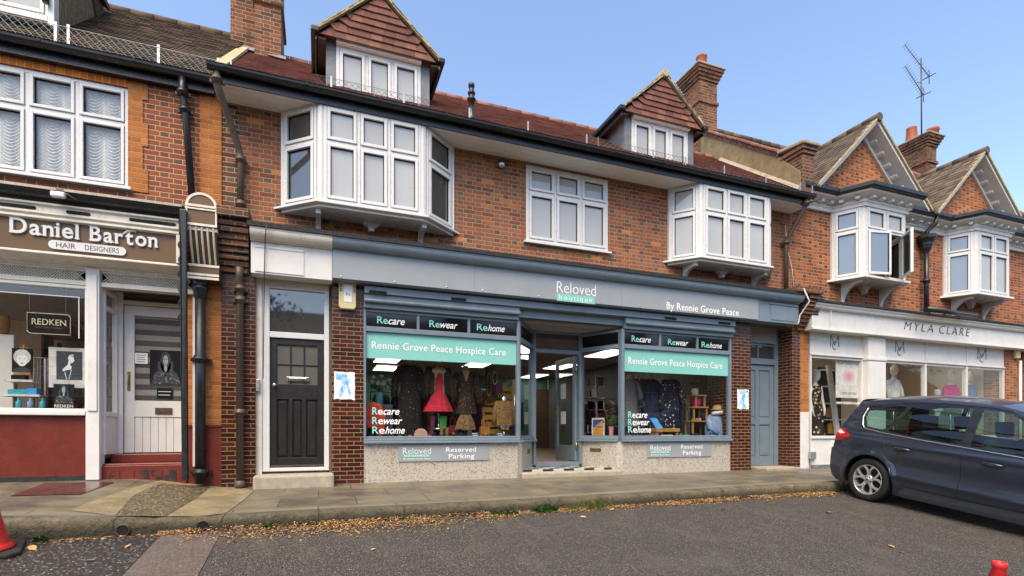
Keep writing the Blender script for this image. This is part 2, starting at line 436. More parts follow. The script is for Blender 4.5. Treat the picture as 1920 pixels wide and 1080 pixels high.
# tarmac, wet and stony
k = NT('tarmac'); co = k.coord(); x, y, z = k.sep(co)
v = k.vor(co, 92, out='Color'); vv = k.sep(v)[0]
d = k.vor(co, 92, out='Distance')
fine = k.noise(co, 150, 3, .7)
big = k.noise(co, .7, 6, .65)
st = k.ramp(vv, [(0, (.035, .031, .026)), (.4, (.085, .075, .062)), (.7, (.14, .12, .097)), (.9, (.25, .21, .165)), (1, (.42, .36, .29))])
c = k.mix(k.mr(d, .2, .6), st, (.034, .032, .03))
c = k.mix(k.mr(big, .4, .7, 0, .35), c, (.04, .038, .036))
mid = k.noise(k.scale(co, (1, .5, 1)), 2.6, 5, .7)
c = k.mix(k.mr(mid, .5, .72, 0, .5), c, (.105, .092, .075))
k.bump(k.math('ADD', k.math('MULTIPLY', d, -1.), k.math('MULTIPLY', fine, .6)), .9, .006)
M['tarmac'] = k.set(c, k.mr(big, .35, .65, .55, .8), 0, .35)
k = NT('coarse_tarmac'); co = k.coord()
v = k.vor(co, 48, out='Color'); vv = k.sep(v)[0]; d = k.vor(co, 48)
st = k.ramp(vv, [(0, (.022, .02, .02)), (.5, (.05, .045, .042)), (.72, (.1, .085, .075)), (.88, (.24, .19, .15)), (1, (.4, .33, .27))])
c = k.mix(k.mr(d, .2, .55), st, (.016, .015, .015))
k.bump(d, -.9, .01)
M['tarmac_coarse'] = k.set(c, .5, 0, .5)
k = NT('patch_tarmac'); co = k.coord()
v = k.vor(co, 120, out='Color'); vv = k.sep(v)[0]; d = k.vor(co, 120)
st = k.ramp(vv, [(0, (.055, .045, .04)), (.6, (.1, .08, .07)), (.9, (.17, .13, .11)), (1, (.25, .2, .17))])
c = k.mix(k.mr(k.noise(co, 3, 5, .6), .4, .7, 0, .5), st, (.06, .05, .045))
k.bump(d, -.6, .004)
M['tarmac_patch'] = k.set(c, .55, 0, .5)

# paving slabs, damp: joints across every 0.62 m, two rows
k = NT('paving'); co = k.coord(); x, y, z = k.sep(co)
wob = k.math('MULTIPLY', k.math('SUBTRACT', k.noise(co, 5, 3, .6), .5), .02)
r_ = k.math('DIVIDE', k.math('ADD', y, wob), .56); row = k.math('FLOOR', r_)
u_ = k.math('ADD', k.math('DIVIDE', k.math('ADD', x, wob), .86), k.math('MULTIPLY', k.math('MODULO', k.math('ABSOLUTE', row), 2.), .5))
fu, fr = k.math('FRACT', u_), k.math('FRACT', r_)
e = k.math('MINIMUM', k.math('MULTIPLY', k.math('MINIMUM', fu, k.math('SUBTRACT', 1., fu)), .86), k.math('MULTIPLY', k.math('MINIMUM', fr, k.math('SUBTRACT', 1., fr)), .56))
jt = k.mr(e, .003, .009)
rv = k.white(k.comb(k.math('FLOOR', u_), row, 2.))
c = k.ramp(rv, [(0, (.075, .066, .05)), (.5, (.1, .088, .066)), (1, (.13, .113, .083))])
n1 = k.noise(co, 1.7, 6, .7)
c = k.mix(k.mr(n1, .42, .66, 0, .8), c, (.2, .165, .1))
n2 = k.noise(k.scale(co, (.6, 1.3, 1)), 3.3, 6, .7)
c = k.mix(k.mr(n2, .5, .72, 0, .75), c, (.06, .055, .045))
c = k.mix(.6, c, k.mix(k.noise(co, 90, 4, .75), (0, 0, 0), (1, 1, 1)), 'SOFT_LIGHT')
edge = k.math('ADD', k.math('MULTIPLY', y, -1.), k.math('MULTIPLY', k.math('SUBTRACT', n2, .5), .5))
c = k.mix(k.mr(edge, 1.62, 1.9, 0, .85), c, k.mix(k.noise(co, 13, 5, .7), (.13, .105, .06), (.3, .25, .15)))
c = k.mix(jt, (.05, .045, .03), c)
k.bump(k.math('ADD', k.math('MULTIPLY', jt, 1.), k.math('MULTIPLY', k.noise(co, 70, 4, .7), .5)), .5, .006)
M['paving'] = k.set(c, k.mr(n2, .4, .65, .62, .3), 0, .5)

k = NT('kerb_stone'); co = k.coord(); x, y, z = k.sep(co)
n1 = k.noise(co, 5, 6, .75); n2 = k.noise(co, 28, 5, .75)
c = k.mix(k.mr(n1, .35, .65), (.25, .21, .13), (.075, .064, .042))
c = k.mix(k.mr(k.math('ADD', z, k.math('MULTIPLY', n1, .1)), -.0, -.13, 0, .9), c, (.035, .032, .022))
c = k.mix(.7, c, k.mix(n2, (0, 0, 0), (1, 1, 1)), 'SOFT_LIGHT')
fj = k.math('FRACT', k.math('DIVIDE', x, .91)); jj = k.mr(k.math('MINIMUM', fj, k.math('SUBTRACT', 1., fj)), .004, .01)
c = k.mix(jj, (.04, .035, .025), c)
k.bump(k.math('ADD', n2, k.math('MULTIPLY', n1, 2.5)), 1., .03)
M['kerb'] = k.set(c, .8, 0, .3)
k = NT('ramp_concrete'); co = k.coord()
n1 = k.noise(co, 2.6, 7, .75); n2 = k.noise(co, 55, 5, .8)
c = k.mix(k.mr(n1, .35, .65), (.27, .215, .12), (.13, .108, .06))
c = k.mix(.8, c, k.mix(n2, (0, 0, 0), (1, 1, 1)), 'SOFT_LIGHT')
k.bump(n2, .7, .006)
M['ramp'] = k.set(c, .7, 0, .4)
k = NT('pebble_concrete'); co = k.coord()
v = k.vor(co, 42, out='Color'); d = k.vor(co, 42)
c = k.ramp(k.sep(v)[0], [(0, (.07, .055, .03)), (.5, (.17, .13, .065)), (.85, (.27, .21, .1)), (1, (.45, .38, .22))])
c = k.mix(k.mr(d, .25, .6), c, (.05, .042, .025))
k.bump(d, -.8, .01)
M['pebble'] = k.set(c, .5, 0, .5)
k = NT('wet_cover'); co = k.coord()
c = k.mix(k.noise(co, 8, 5, .7), (.045, .018, .014), (.09, .035, .026))
M['wet_cover'] = k.set(c, k.mr(k.noise(co, 3, 4, .6), .4, .6, .12, .4), 0, .6)

# ------------------------------------------------------------ the ground
def road_z(x, y):
    d = min(max(-2.0-y, 0), 9.5)
    z = -.215-.11*d
    z += .03*min(max(x-2, 0), 6)/6*max(0, 1-d/4)
    return z
def kerb_z(x):
    t = min(max((x+3.0)/1.9, 0), 1); t = t*t*(3-2*t)
    return -.015*(1-t) - .10*t + .055*min(max((x-2)/6, 0), 1)
def front_z(x):
    t = min(max((x+2.3)/1.25, 0), 1); t = t*t*(3-2*t)
    return .165*(1-t)
KY = -2.0
xs = sorted(set([-30, -14, -8, -6]+[-5+.25*i for i in range(64)]+[12, 14, 18, 24, 40]))
mb = MB(); ys = [KY-.12, KY-.6, KY-1.5, KY-3, KY-4.5, KY-6, KY-8, KY-9.5, -30, -60]
vs = [(x, y, road_z(x, y)) for y in ys for x in xs]; n = len(xs)
mb.add(vs, [(j*n+i, j*n+i+1, (j+1)*n+i+1, (j+1)*n+i) for j in range(len(ys)-1) for i in range(n-1)], True)
struct(mb.build('road', M['tarmac']))
mb = MB(); mb.add([(-400, -400, -1.65), (400, -400, -1.65), (400, 400, -1.65), (-400, 400, -1.65)], [(0, 1, 2, 3)])
struct(mb.build('ground', M['tarmac_patch']))
# pavement sheet from the house fronts to the kerb
def pave_z(x, y):
    t = min(max(y/KY, 0), 1.02)
    return front_z(x)*(1-t)+kerb_z(x)*t
mb = MB(); ny = 10
pys = [1.4]+[0+(KY+.14)*j/ny for j in range(ny+1)]
vs = [(x, y, pave_z(x, y)) for y in pys for x in xs]
mb.add(vs, [(j*n+i, j*n+i+1, (j+1)*n+i+1, (j+1)*n+i) for j in range(len(pys)-1) for i in range(n-1)], True)
struct(mb.build('pavement', M['paving']))
# kerb: rounded stone edge, uneven
mb = MB()
def jag(x, a): return a*(math.sin(x*7.3)+.7*math.sin(x*17.1+1)+.5*math.sin(x*31+2))
kx = [-14+i*.06 for i in range(620)]
prof = [(KY+.14, .0), (KY-.02, .0), (KY-.07, -.008), (KY-.092, -.03), (KY-.10, -.09), (KY-.10, -.30)]
pts = []
for x in kx:
    for j, (y, dz) in enumerate(prof):
        pts.append((x, y+(jag(x, .009)+rnd.uniform(-.006, .006) if 0 < j < 5 else 0), kerb_z(x)+dz+.003+(jag(x*1.3, .006)+rnd.uniform(-.005, .004) if j in (1, 2, 3) else 0)))
q = len(prof)
mb.add(pts, [(i*q+j, (i+1)*q+j, (i+1)*q+j+1, i*q+j+1) for i in range(len(kx)-1) for j in range(q-1)], True)
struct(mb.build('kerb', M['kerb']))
def sheet(name, outline, mat, lift, zf, step=.08):
    """a thin sheet with a given outline, draped on the ground"""
    pts = [Vector(p) for p in outline]; ed = []; allp = []
    for i, p in enumerate(pts):
        q_ = pts[(i+1) % len(pts)]; m = max(1, int((q_-p).length/step))
        for t in range(m): allp.append(p.lerp(q_, t/m))
    ne = len(allp); ed = [(i, (i+1) % ne) for i in range(ne)]
    x0 = min(p.x for p in pts); x1 = max(p.x for p in pts); y0 = min(p.y for p in pts); y1 = max(p.y for p in pts)
    g = step*1.5; x = x0+g/2
    while x < x1:
        y = y0+g/2
        while y < y1: allp.append(Vector((x, y))); y += g
        x += g
    r = geometry.delaunay_2d_cdt(allp, ed, [list(range(ne))], 1, 1e-5)
    b = MB(); b.add([(p.x, p.y, zf(p.x, p.y)+lift) for p in r[0]], [list(f) for f in r[2]], True)
    return b.build(name, mat)
def G(u, v, zf, it=14):
    """point of the ground seen at a pixel"""
    c = (u-960)/FPX; dx = c*math.cos(YAW)+math.sin(YAW); dy = math.cos(YAW)-c*math.sin(YAW); dz = (810-v)/FPX
    t = 5.0
    for _ in range(40):
        x, y = dx*t, -CAMD+dy*t
        t += (CAMH+dz*t-zf(x, y))/(-dz)*.6
    return (dx*t, -CAMD+dy*t)
g_ = lambda *ps: [G(u, v, pave_z) for u, v in ps]
struct(sheet('ramp', g_((318, 899), (350, 897), (430, 908), (476, 921), (455, 940), (425, 962), (380, 969), (300, 968), (200, 966), (132, 958), (175, 940), (250, 915)), M['ramp'], .006, pave_z))
struct(sheet('pebble_patch', g_((300, 908), (395, 913), (370, 934), (310, 970), (215, 968), (250, 930)), M['pebble'], .010, pave_z))
r_ = lambda *ps: [G(u, v, road_z) for u, v in ps]
struct(sheet('road_patch', r_((305, 1003), (412, 1003), (372, 1079), (330, 1150), (180, 1150), (232, 1079)), M['tarmac_patch'], .008, road_z))
struct(sheet('rough_road', r_((-60, 1040), (40, 1012), (302, 1001), (228, 1079), (170, 1150), (-60, 1150)), M['tarmac_coarse'], .004, road_z))
tag(sheet('inspection_cover', g_((18, 931), (85, 907), (215, 905), (150, 928)), M['wet_cover'], .008, pave_z), 'wet dark red rectangular cover let into the pavement before the red stall riser', 'cover')

# ------------------------------------------------------------ building kit
def wall_holes(mb, x0, x1, z0, z1, y0, y1, holes=()):
    """wall facing -y with rectangular openings, as one closed skin"""
    X = sorted(set([x0, x1]+[h[i] for h in holes for i in (0, 1) if x0 < h[i] < x1]))
    Z = sorted(set([z0, z1]+[h[i] for h in holes for i in (2, 3) if z0 < h[i] < z1]))
    solid = lambda i, j: 0 <= i < len(X)-1 and 0 <= j < len(Z)-1 and not any(h[0] <= (X[i]+X[i+1])/2 <= h[1] and h[2] <= (Z[j]+Z[j+1])/2 <= h[3] for h in holes)
    for i in range(len(X)-1):
        for j in range(len(Z)-1):
            if not solid(i, j): continue
            a, b, c, d = X[i], X[i+1], Z[j], Z[j+1]
            mb.poly([(a, y0, c), (b, y0, c), (b, y0, d), (a, y0, d)])
            mb.poly([(b, y1, c), (a, y1, c), (a, y1, d), (b, y1, d)])
            if not solid(i-1, j): mb.poly([(a, y1, c), (a, y0, c), (a, y0, d), (a, y1, d)])
            if not solid(i+1, j): mb.poly([(b, y0, c), (b, y1, c), (b, y1, d), (b, y0, d)])
            if not solid(i, j-1): mb.poly([(a, y1, c), (b, y1, c), (b, y0, c), (a, y0, c)])
            if not solid(i, j+1): mb.poly([(a, y0, d), (b, y0, d), (b, y1, d), (a, y1, d)])
    return mb

def frame2(p, q):
    """frame on the ground line p -> q (left to right seen from outside): origin, along, outward"""
    d = Vector((q[0]-p[0], q[1]-p[1])); L = d.length; d /= L
    return ((p[0], p[1]), (d.x, d.y), (d.y, -d.x)), L

def casement(A, S, K, GL, F, w, z0, z1, cols, zt, fr=.05, sash=.042, mul=.045, skip=(), dpt=.035):
    """A outer frame, S sashes, K dark seals, GL glass; cells skipped get no sash"""
    A.obox(F, 0, fr, -.04, dpt, z0, z1); A.obox(F, w-fr, w, -.04, dpt, z0, z1)
    A.obox(F, fr, w-fr, -.04, dpt, z0, z0+fr); A.obox(F, fr, w-fr, -.04, dpt, z1-fr, z1)
    edges = [fr+(w-2*fr)*c for c in (cols if isinstance(cols, (list, tuple)) else [i/cols for i in range(cols+1)])]
    rows = [(z0+fr, z1-fr)] if zt is None else [(z0+fr, zt-mul/2), (zt+mul/2, z1-fr)]
    n = len(edges)-1
    for e in edges[1:-1]: A.obox(F, e-mul/2, e+mul/2, -.038, dpt-.003, z0+fr, z1-fr)
    if zt is not None:
        for i in range(n):
            a = edges[i]+(mul/2 if i else 0); b = edges[i+1]-(mul/2 if i < n-1 else 0)
            A.obox(F, a, b, -.036, dpt-.005, zt-mul/2, zt+mul/2)
    for i in range(n):
        a = edges[i]+(mul/2 if i else 0)+.004; b = edges[i+1]-(mul/2 if i < n-1 else 0)-.004
        for j, (lo, hi) in enumerate(rows):
            if (i, j) in skip: continue
            lo += .004; hi -= .004
            d0, d1 = -.03, dpt+.014
            S.obox(F, a, a+sash, d0, d1, lo, hi); S.obox(F, b-sash, b, d0, d1, lo, hi)
            S.obox(F, a+sash, b-sash, d0, d1, lo, lo+sash); S.obox(F, a+sash, b-sash, d0, d1, hi-sash, hi)
            a2, b2, l2, h2 = a+sash, b-sash, lo+sash, hi-sash
            k = .011
            K.obox(F, a2, a2+k, d0, .018, l2, h2); K.obox(F, b2-k, b2, d0, .018, l2, h2)
            K.obox(F, a2+k, b2-k, d0, .018, l2, l2+k); K.obox(F, a2+k, b2-k, d0, .018, h2-k, h2)
            GL.obox(F, a2+k, b2-k, -.008, .006, l2+k, h2-k)

def console(mb, x, w, y_wall, z_top, depth, drop):
    """carved bracket: a quarter hollow, thicker at the top"""
    pr = [(y_wall, z_top), (y_wall-depth, z_top), (y_wall-depth, z_top-.05)]
    for i in range(9):
        a = i/8*math.pi/2
        pr.append((y_wall-depth*.92*(1-math.sin(a))-.035, z_top-.06-(drop-.1)*(1-math.cos(a))))
    pr += [(y_wall-.05, z_top-drop+.02), (y_wall-.03, z_top-drop), (y_wall, z_top-drop)]
    mb.prism([(x-w/2, y, z) for y, z in pr], (w, 0, 0))

def tile_field(mb, x0, x1, ye, ze, yr, zr, w=.165, gauge=.1, th=.014, seed=1, clip=None, skirt=.03):
    """courses of single tiles on a slope rising from (ye,ze) to (yr,zr)"""
    rr = random.Random(seed); L = math.hypot(yr-ye, zr-ze); dy, dz = (yr-ye)/L, (zr-ze)/L; ny, nz = -dz, dy
    rows = int(L/gauge)+1
    for r in range(rows):
        s0 = r*gauge-skirt; s1 = min(s0+gauge*1.55, L+.02)
        x = x0-(w/2 if r % 2 else 0)
        while x < x1:
            a = max(x+.002, x0); b = min(x+w-.002, x1); x += w
            if b-a < .02: continue
            if clip and clip((a+b)/2, ye+dy*s0, ze+dz*s0): continue
            l0 = .022+rr.uniform(-.003, .004); l1 = .004
            sk = rr.uniform(-.004, .004); a_, b_ = a, b
            pts = []
            for (s, l) in ((s0+sk, l0), (s0+sk+rr.uniform(-.003, .003), l0)): pass
            bl = (ye+dy*(s0+sk)+ny*l0, ze+dz*(s0+sk)+nz*l0); tl = (ye+dy*s1+ny*l1, ze+dz*s1+nz*l1)
            bb = (bl[0]-ny*th, bl[1]-nz*th)
            mb.add([(a_, bb[0], bb[1]), (b_, bb[0], bb[1]), (b_, bl[0], bl[1]), (a_, bl[0], bl[1]), (b_, tl[0], tl[1]), (a_, tl[0], tl[1])],
                   [(0, 1, 2, 3), (3, 2, 4, 5), (0, 3, 5), (1, 4, 2)])
    return mb

def ridge_tiles(mb, p, q, r=.1, n=None, step=.32):
    p, q = Vector(p), Vector(q); L = (q-p).length; n = max(1, int(L/step))
    for i in range(n):
        a = p.lerp(q, i/n); b = p.lerp(q, (i+1)/n)
        mb.tube([a, a.lerp(b, .97)], [r, r*.97], 10)
    return mb

def gutter_run(mb, x0, x1, y, z, r=.062):
    """half-round gutter along x with a back board"""
    pr = [(y+r*math.cos(a), z+r*math.sin(a)) for a in [math.pi+math.pi*i/8 for i in range(9)]]
    pr = [(y-r-.008, z+.012), (y-r+.004, z+.012)]+[(y-(r-.008)*math.cos(math.pi*i/8), z-(r-.008)*math.sin(math.pi*i/8)) for i in range(9)]+[(y+r, z+.01)]+[(y+r*math.cos(math.pi*i/8), z-r*math.sin(math.pi*i/8)) for i in range(9)]
    mb.xprism(pr, x0, x1)
    x = x0+.2
    while x < x1-.1:                       # brackets and unions
        pr2 = [(y+(r+.008)*math.cos(math.pi*i/8), z+.006-(r+.008)*math.sin(math.pi*i/8)) for i in range(9)]
        mb.xprism(pr2, x, x+.035); x += .95
    return mb

def mesh_guard(mb, x0, x1, y, z0, z1, cell=.09, r=.0026):
    """diamond wire netting"""
    h = z1-z0; n = int((x1-x0)/cell)
    for i in range(-int(h/cell)-1, n+1):
        for s in (1, -1):
            a = x0+i*cell; b = a+h
            xa, xb = (a, b) if s > 0 else (b, a)
            za, zb = z0, z1
            lo, hi = min(xa, xb), max(xa, xb)
            if hi <= x0 or lo >= x1: continue
            def at(x): return za+(zb-za)*(x-xa)/(xb-xa)
            l2, h2 = max(lo, x0), min(hi, x1)
            if h2-l2 < .01: continue
            p, q_ = (l2, y, at(l2)), (h2, y+.004*s, at(h2))
            mb.tube([p, q_], r, 3, False)
    mb.tube([(x0, y, z1), (x1, y, z1)], r*1.2, 4, False)
    return mb

def downpipe(mb, pts, r, collars=()):
    mb.tube(pts, r, 12)
    for (x, y, z) in collars:
        mb.lathe([(r*1.0, -.045), (r*1.35, -.04), (r*1.35, -.01), (r*1.55, -.008), (r*1.55, .02), (r*1.3, .025), (r*1.3, .05), (r*1.0, .052)], (x, y, z), 14)
        mb.box(x-r*2, x+r*2, y+r*.6, y+r*1.5, z-.02, z+.02)

EAVE_Y, EAVE_Z, RIDGE_Y, RIDGE_Z = -.5, 5.45, 2.2, 7.5
SLP = (RIDGE_Z-EAVE_Z)/(RIDGE_Y-EAVE_Y)
def roof_at(y): return EAVE_Z+(y-EAVE_Y)*SLP

# ============================================================ THE MIDDLE BUILDING
XL, XR = -1.23, 9.12
B = thing('shop_building', 'red brick house with grey charity shopfront, white bay windows and two tile-hung dormers', 'building', (4, 0, 0))
mwx0, mwx1 = PX(986, 0), PX(1139, 0); mwz0, mwz1 = 3.60, 5.02
mwz0 = PZ(986, 452, 0); mwz1 = PZ(986, 309, 0)
mb = MB(); wall_holes(mb, XL, XR, 3.0, 5.32, 0, .28, [(mwx0, mwx1, mwz0, mwz1)])
mb.build('wall', M['brick'], B)
mb = MB(); mb.box(XL+.002, XL+.2, -.006, -.002, 3.62, 5.27)     # sooty edge strip beside the orange pier
mb.build('wall', M['brick_dark'], B)['label'] = 'dark sooty strip of old brick beside the downpipe'
# middle casement window
def add_window(parent, F, w, z0, z1, cols, zt, pm, sill=True, name='window', skip=(), up='upvc', **kw):
    A, S, K, Gm = MB(), MB(), MB(), MB()
    casement(A, S, K, Gm, F, w, z0, z1, cols, zt, skip=skip, **kw)
    A.v_off = None
    fr = MB(); fr.v = A.v+S.v; fr.f = A.f+[[i+len(A.v) for i in f] for f in S.f]; fr.sm = A.sm+S.sm
    if sill: fr.obox(F, -.05, w+.05, -.02, .085, z0-.035, z0-.001)
    o = fr.build(name, M[up], parent, bevel=.004)
    Gm.build('pane', M[pm], o); K.build('seal', M['dark'], o)
    return o
F, w = frame2((mwx0, .02), (mwx1, .02))
win = add_window(B, F, w, mwz0, mwz1, 3, mwz0+(mwz1-mwz0)*.655, 'pane')
# soffit boards
sof = MB(); sof.box(XL-.05, XR+.02, -.455, -.002, 5.27, 5.30)
for i in range(3): sof.box(XL-.05, XR+.02, -.34+.12*i-.002, -.34+.12*i+.002, 5.266, 5.2695)
sof.build('soffit', M['soffit'], B)
gx0, gx1 = PX(389, -.52), PX(1524, -.52)
g = MB(); g.box(gx0+.06, gx1-.03, -.478, -.457, 5.245, 5.40); gutter_run(g, gx0, gx1, -.545, 5.40)
gt = g.build('gutter', M['black'], B)
# guard netting on the gutter with zinc posts
posts = MB()
for u in (621, 757, 880, 990, 1100, 1358, 1436, 1501, 1523, 1285, 1225):
    posts = MB(); x = PX(u, -.42); posts.box(x-.012, x+.012, -.425, -.415, 5.42, 5.68); posts.build('guard_post', M['zinc'], B)
for a, b in ((PX(590, -.42), PX(806, -.42)), (PX(1100, -.42), PX(1300, -.42))):
    net = MB(); mesh_guard(net, a, b, -.42, 5.40, 5.66)
    for i in range(3): x = a+(b-a)*(.1+.4*i); net.tube([(x, -.42, 5.38), (x, -.42, 5.68)], .006, 5)
    net.build('wire_guard', M['wire'], B)
net = MB(); mesh_guard(net, PX(1302, -.42), PX(1524, -.42), -.42, 5.40, 5.60, r=.0018)
nt = net.build('wire_guard', M['wire'], B)
# roof
DORM = (.873, 6.0)
def in_dormer(x, y, z):
    return any(abs(x-c) < .80 and y > .12 and z < 7.30-abs(x-c)*.85 for c in DORM)
rf = MB(); tile_field(rf, XL+.12, XR-.03, EAVE_Y+.03, EAVE_Z-.01, RIDGE_Y, RIDGE_Z, seed=3, clip=in_dormer)
roof = rf.build('roof', M['tile_red'], B)
rd = MB(); rd.prism([(XL, EAVE_Y+.06, EAVE_Z), (XL, RIDGE_Y, RIDGE_Z-.03), (XL, 5.0, EAVE_Z), ], (XR-XL, 0, 0)); rd.build('roof_deck', M['dark'], roof)
rt = MB(); ridge_tiles(rt, (XL+.1, RIDGE_Y, RIDGE_Z-.02), (XR, RIDGE_Y, RIDGE_Z-.02), .085); rt.build('ridge_tiles', M['tile_red'], roof)
vg = MB(); vg.prism([(XL-.03, EAVE_Y+.1, EAVE_Z+.04), (XL+.11, EAVE_Y+.1, EAVE_Z+.05), (XL+.11, RIDGE_Y, RIDGE_Z+.05), (XL-.03, RIDGE_Y, RIDGE_Z+.04)], (0, 0, .05))
vg.build('mortar_verge', M['verge'], roof)
# vent flue on the roof
vx = PX(884, -.2); vt = MB()
vt.lathe([(.06, -.1), (.06, .0), (.045, .03), (.04, .1), (.04, .26), (.07, .265), (.07, .285), (.045, .29), (.045, .36), (.06, .365), (.06, .385), (.04, .39), (.04, .47), (.05, .475), (.05, .52), (.01, .525)], (vx, -.2, 5.68), 14)
vt.build('vent_pipe', M['pipe_black'], B)

# dormers
def dormer(cx):
    HW, FY = .77, .12
    zb, ze, za = 5.75, 6.56, 7.33
    d = MB()
    d.box(cx-HW, cx-HW+.14, FY, 1.3, zb, ze); d.box(cx+HW-.14, cx+HW, FY, 1.3, zb, ze); d.box(cx-HW+.14, cx+HW-.14, FY+.12, 1.3, zb-.1, zb+.02)
    body = d.build('dormer', M['lead'], B)
    body['label'] = 'dormer with hung tile gable and three white casements'
    F, w = frame2((cx-HW+.142, FY+.02), (cx+HW-.142, FY+.02))
    A, S, K, Gm = MB(), MB(), MB(), MB()
    casement(A, S, K, Gm, F, w, zb, ze-.06, 3, None)
    fr = MB(); fr.v = A.v+S.v; fr.f = A.f+[[i+len(A.v) for i in f] for f in S.f]; fr.sm = A.sm+S.sm
    fr.build('window_frame', M['upvc'], body, bevel=.004); Gm.build('pane', M['pane'], body); K.build('seal', M['dark'], body)
    h = MB(); h.box(cx-HW+.142, cx+HW-.142, FY-.09, FY+.1, ze-.058, ze-.003); h.build('head_board', M['soffit'], body)
    # gable: backing triangle and hung tiles with splayed bottom edges
    gy = FY-.11; W2 = .845
    bk = MB(); bk.prism([(cx-W2, gy, ze), (cx+W2, gy, ze), (cx, gy, za+.02)], (0, .12, 0)); bk.build('gable_backing', M['wood_dark'], body)
    ht = MB(); rr = random.Random(int(cx*10)+5); gauge = .105; r = 0
    while ze+r*gauge < za-.06:
        z0 = ze-.03+r*gauge; z1 = z0+gauge+.03
        hw = (za-z0)/(za-ze+.03)*W2; hw1 = max(0.0, (za-z1)/(za-ze+.03)*W2)
        x = cx-hw; w = .17; x -= w*.5*(r % 2)
        while x < cx+hw:
            a, b = max(x, cx-hw)+.0015, min(x+w, cx+hw)-.0015; x += w
            if b-a < .03: continue
            at = min(max(a, cx-hw1), cx+hw1); bt = min(max(b, cx-hw1), cx+hw1)
            edge = min(1, abs((a+b)/2-cx)/max(hw, .01))
            lift = gauge*.75 if edge > .86 and r > 0 else 0
            zl = z0+(lift if a < cx-hw*.8 else 0); zr = z0+(lift if b > cx+hw*.8 else 0)
            yo = gy-.03-rr.uniform(0, .006); yi = gy-.008
            ht.add([(a, yo, zl), (b, yo, zr), (bt, yi, z1), (at, yi, z1), (a, yo+.018, zl), (b, yo+.018, zr)], [(0, 1, 2, 3), (4, 5, 1, 0), (0, 3, 4), (1, 5, 2)])
        r += 1
    ht.build('hung_tiles', M['tile_hang'], body)
    # small tiled roof with mossy mortar verges
    dr = MB()
    for s in (-1, 1):
        L = math.hypot(W2+.09, za-ze+.05); rows = 9
        for r in range(rows):
            for q in range(13):
                y0 = gy-.07+q*.165-(.08 if r % 2 else 0); y1 = y0+.161
                y0 = max(y0, gy-.07)
                xa = (W2+.09)*(1-r/rows); za0 = ze-.03+(za+.06-ze+.03)*(r/rows)
                xb = (W2+.09)*(1-(r+1.4)/rows); zb0 = ze-.03+(za+.06-ze+.03)*((r+1.4)/rows)
                if xb < 0: xb, zb0 = 0, za+.06
                if roof_at(y0) > za0+.3: continue
                dr.add([(cx+s*xa, y0, za0+.03), (cx+s*xa, y1, za0+.03), (cx+s*xb, y1, zb0+.012), (cx+s*xb, y0, zb0+.012), (cx+s*xa, y0, za0+.014), (cx+s*xa, y1, za0+.014)],
                       [(0, 1, 2, 3), (0, 4, 5, 1), (0, 3, 4), (1, 5, 2)])
    dr.build('dormer_roof', M['tile_red'], body)
    vg = MB()
    for s in (-1, 1):
        n = 16
        for i in range(n):
            t0, t1 = i/n, (i+1)/n
            p = (cx+s*(W2+.06)*(1-t0), ze-.005+(za+.04-ze)*t0); q_ = (cx+s*(W2+.06)*(1-t1), ze-.005+(za+.04-ze)*t1)
            j = rr.uniform(-.008, .008)
            vg.prism([(p[0], gy-.065+j, p[1]), (q_[0], gy-.065+j, q_[1]), (q_[0], gy-.065+j, q_[1]+.055), (p[0], gy-.065+j, p[1]+.052)], (0, .07, 0))
    vg.tube([(cx, gy-.075, za+.06), (cx, gy+.25, za+.06)], .07, 10)
    vg.build('mortar_verge', M['verge'], body)
    rt = MB(); ridge_tiles(rt, (cx, gy+.26, za+.05), (cx, 2.0, za+.05), .07); rt.build('ridge_tiles', M['tile_red'], body)
    for s in (-1, 1):
        gm = MB(); x = cx+s*(W2+.08)
        gm.box(x-.055, x+.055, gy-.08, 1.25, ze-.04, ze+.035); gm.box(x-s*.02-.015, x-s*.02+.015, gy-.02, 1.2, ze-.13, ze-.04)
        gm.build('side_gutter', M['black'], body, bevel=.012)
        ev = MB(); ev.box(cx+s*(HW+.002), cx+s*(W2+.04), gy+.012, 1.2, ze-.075, ze-.052)
        ev.build('eaves_board', M['pipe_brown'], body)
    return body
for c in DORM: dormer(c)

